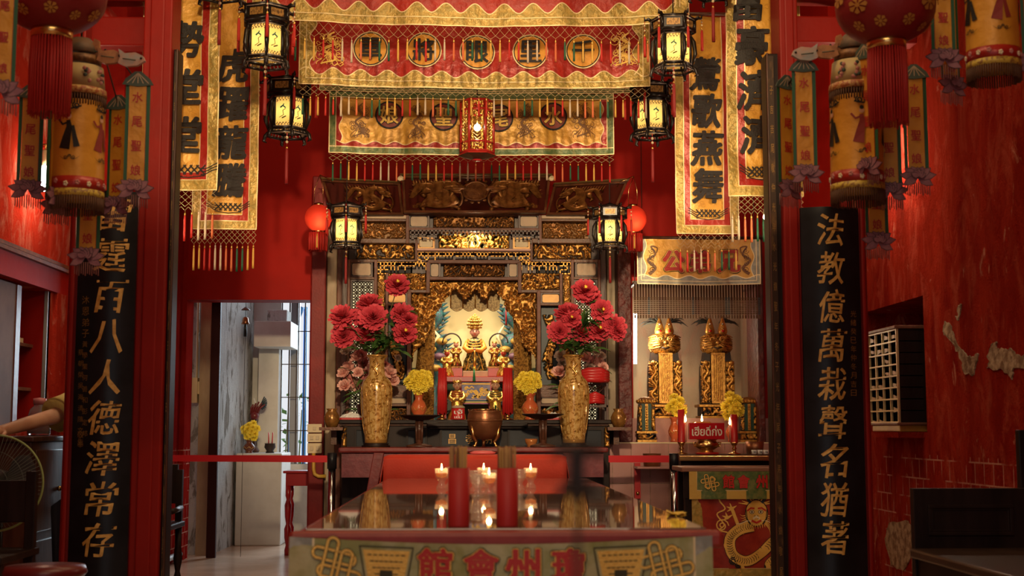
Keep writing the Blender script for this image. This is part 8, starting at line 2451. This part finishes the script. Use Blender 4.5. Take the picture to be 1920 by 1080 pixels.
# incense tubes on the glass table
for k, (px, lab) in enumerate(((860, 'red tube of incense sticks on the glass table, nearer the left calligraphy board'), (951, 'red tube of incense sticks on the glass table, nearer the right calligraphy board'))):
    Yt = gy0 + .06; s = Yt / 2500
    t = thing('incense_tube', lab, 'incense holder', (P(px, 980, Yt).x, Yt, GZ), 'red incense tubes')
    H = P(px, 877, Yt).z - GZ; r = 20 * s
    b = MB(); b.lathe([(.001, .002), (r * .98, 0), (r, .003), (r, H), (r * .9, H), (r * .9, H * .8), (.001, H * .8)], mat('red_paper_tube', (.46, .022, .018), .55), n=30); b.build('tube', t)
    rn = random.Random(k)
    hs = P(px, 838, Yt).z - GZ
    IN = [mat('incense_stick_' + q, c, .7) for q, c in (('tan', (.36, .20, .075)), ('brown', (.16, .06, .03)), ('ochre', (.45, .26, .08)))]
    for i in range(46):
        a = rn.uniform(0, 6.28); q = r * .82 * math.sqrt(rn.random())
        o = MB(); o.tube([(q * math.cos(a) * .9, q * math.sin(a) * .9, H * .2), (q * 1.06 * math.cos(a), q * 1.06 * math.sin(a), hs + rn.uniform(-.006, .003))], .0021, IN[i % 3], 5); o.build('incense_stick', t)
# little glass oil lamps
def oil_glass(px, py, Yt, lab, lit=True, hh=.085):
    t = thing('glass_oil_lamp', lab, 'oil lamp', (P(px, py, Yt).x, Yt, GZ), 'glass oil lamps on the long table')
    b = MB(); b.lathe([(.001, .001), (.022, 0), (.024, .006), (.014, .022), (.013, .03), (.026, .048), (.030, hh), (.027, hh), (.022, .05), (.001, .042)], GLASS, n=20); b.build('glass', t)
    if lit:
        b = MB(); b.lathe([(.001, .045), (.022, .052), (.0245, .066), (.001, .066)], mat('lamp_oil', (.85, .45, .16), .2, transl=(1, .6, .22)), n=18); b.build('oil', t)
        b = MB(); b.lathe([(.001, 0), (.004, .007), (.003, .016), (.001, .028)], FLAME, (0, 0, hh - .008), 10); b.build('flame', t)
        point('oil_lamp_glow', (0, 0, hh + .01), .35, (1, .6, .25), .01, t)
for px, Yt, lab, lit in ((828, 5.7, 'lit glass oil lamp on the long table, left of the red tubes', True), (846, 5.9, 'unlit glass oil lamp half behind a red tube, next to the leftmost lit one', False),
                         (907, 5.8, 'lit glass oil lamp between the red tubes, the farther of two', True), (917, 5.1, 'lit glass oil lamp between the red tubes, the nearer of two', True), (891, 5.45, 'unlit glass oil lamp between the red tubes', False),
                         (974, 5.6, 'unlit glass oil lamp half behind the red tube by the rightmost flame', False), (995, 5.75, 'lit glass oil lamp on the long table, right of the red tubes', True), (897, 5.0, 'small unlit glass oil lamp close before the others between the tubes', False), (932, 5.5, 'unlit glass oil lamp just left of the right red tube', False)):
    oil_glass(px, 900, Yt, lab, lit)
# gold paper flower lying on the glass, red packet on the cloth
t = thing('paper_flower', 'crumpled yellow paper flower near the right edge of the glass table', 'paper flower', P(1266, 973, (1 - GZ) / (160 / 2500)))
t.location.z = GZ
b = MB(); rn = random.Random(2)
for i in range(22):
    a = rn.uniform(0, 6.28); l = rn.uniform(.015, .035); d = Vector((math.cos(a), math.sin(a), rn.uniform(.05, .5))); e = Vector((-math.sin(a), math.cos(a), .2)) * l * .5
    b.add([Vector((0, 0, .002)), d * l * .6 + e, d * l, d * l * .6 - e], [(0, 1, 2, 3)], mat('yellow_paper', (.75, .50, .06), .5))
b.build('petals', t)
t = thing('red_packet', 'pale red packet lying on the orange red tablecloth behind a red tube', 'packet', P(905, 851, 8.0)); t.location.z = fz + .002
b = MB(); b.lathe([(.001, 0), (.07, .002), (.08, .012), (.05, .022), (.001, .024)], mat('pale_red_packet', (.6, .12, .12), .4), n=20, squash=(1, .5)); b.build('packet', t)
# slender iron candle stand close to the camera
Yn = .78
t = thing('iron_candle_stand', 'slender dark iron stand with curled leaves, close and out of focus', 'stand', (P(1082, 900, Yn).x, Yn, 0))
zt = P(1082, 832, Yn).z
b = MB(); b.lathe([(.09, 0), (.09, .01), (.02, .03), (.004, .06)], DARKSTEEL, n=24); b.build('base', t)
b = MB(); b.tube([(0, 0, .03), (0, 0, zt - .03)], .0019, DARKSTEEL, 8); b.build('stem', t)
b = MB(); b.lathe([(.003, zt - .034), (.0062, zt - .028), (.0048, zt - .016), (.0052, zt - .004), (.003, zt)], DARKSTEEL, n=14); b.build('candle_cup', t)
for z, ln in ((zt - .006, .016), (zt - .029, .014)):
    for k in range(6):
        a = R(60 * k + 10); b = MB(); b.tube([(0, 0, z), (ln * .6 * math.cos(a), ln * .6 * math.sin(a), z + .004), (ln * math.cos(a), ln * math.sin(a), z - .003)], [.002, .0035, .001], DARKSTEEL, 6, flat=.4); b.build('leaf', t)
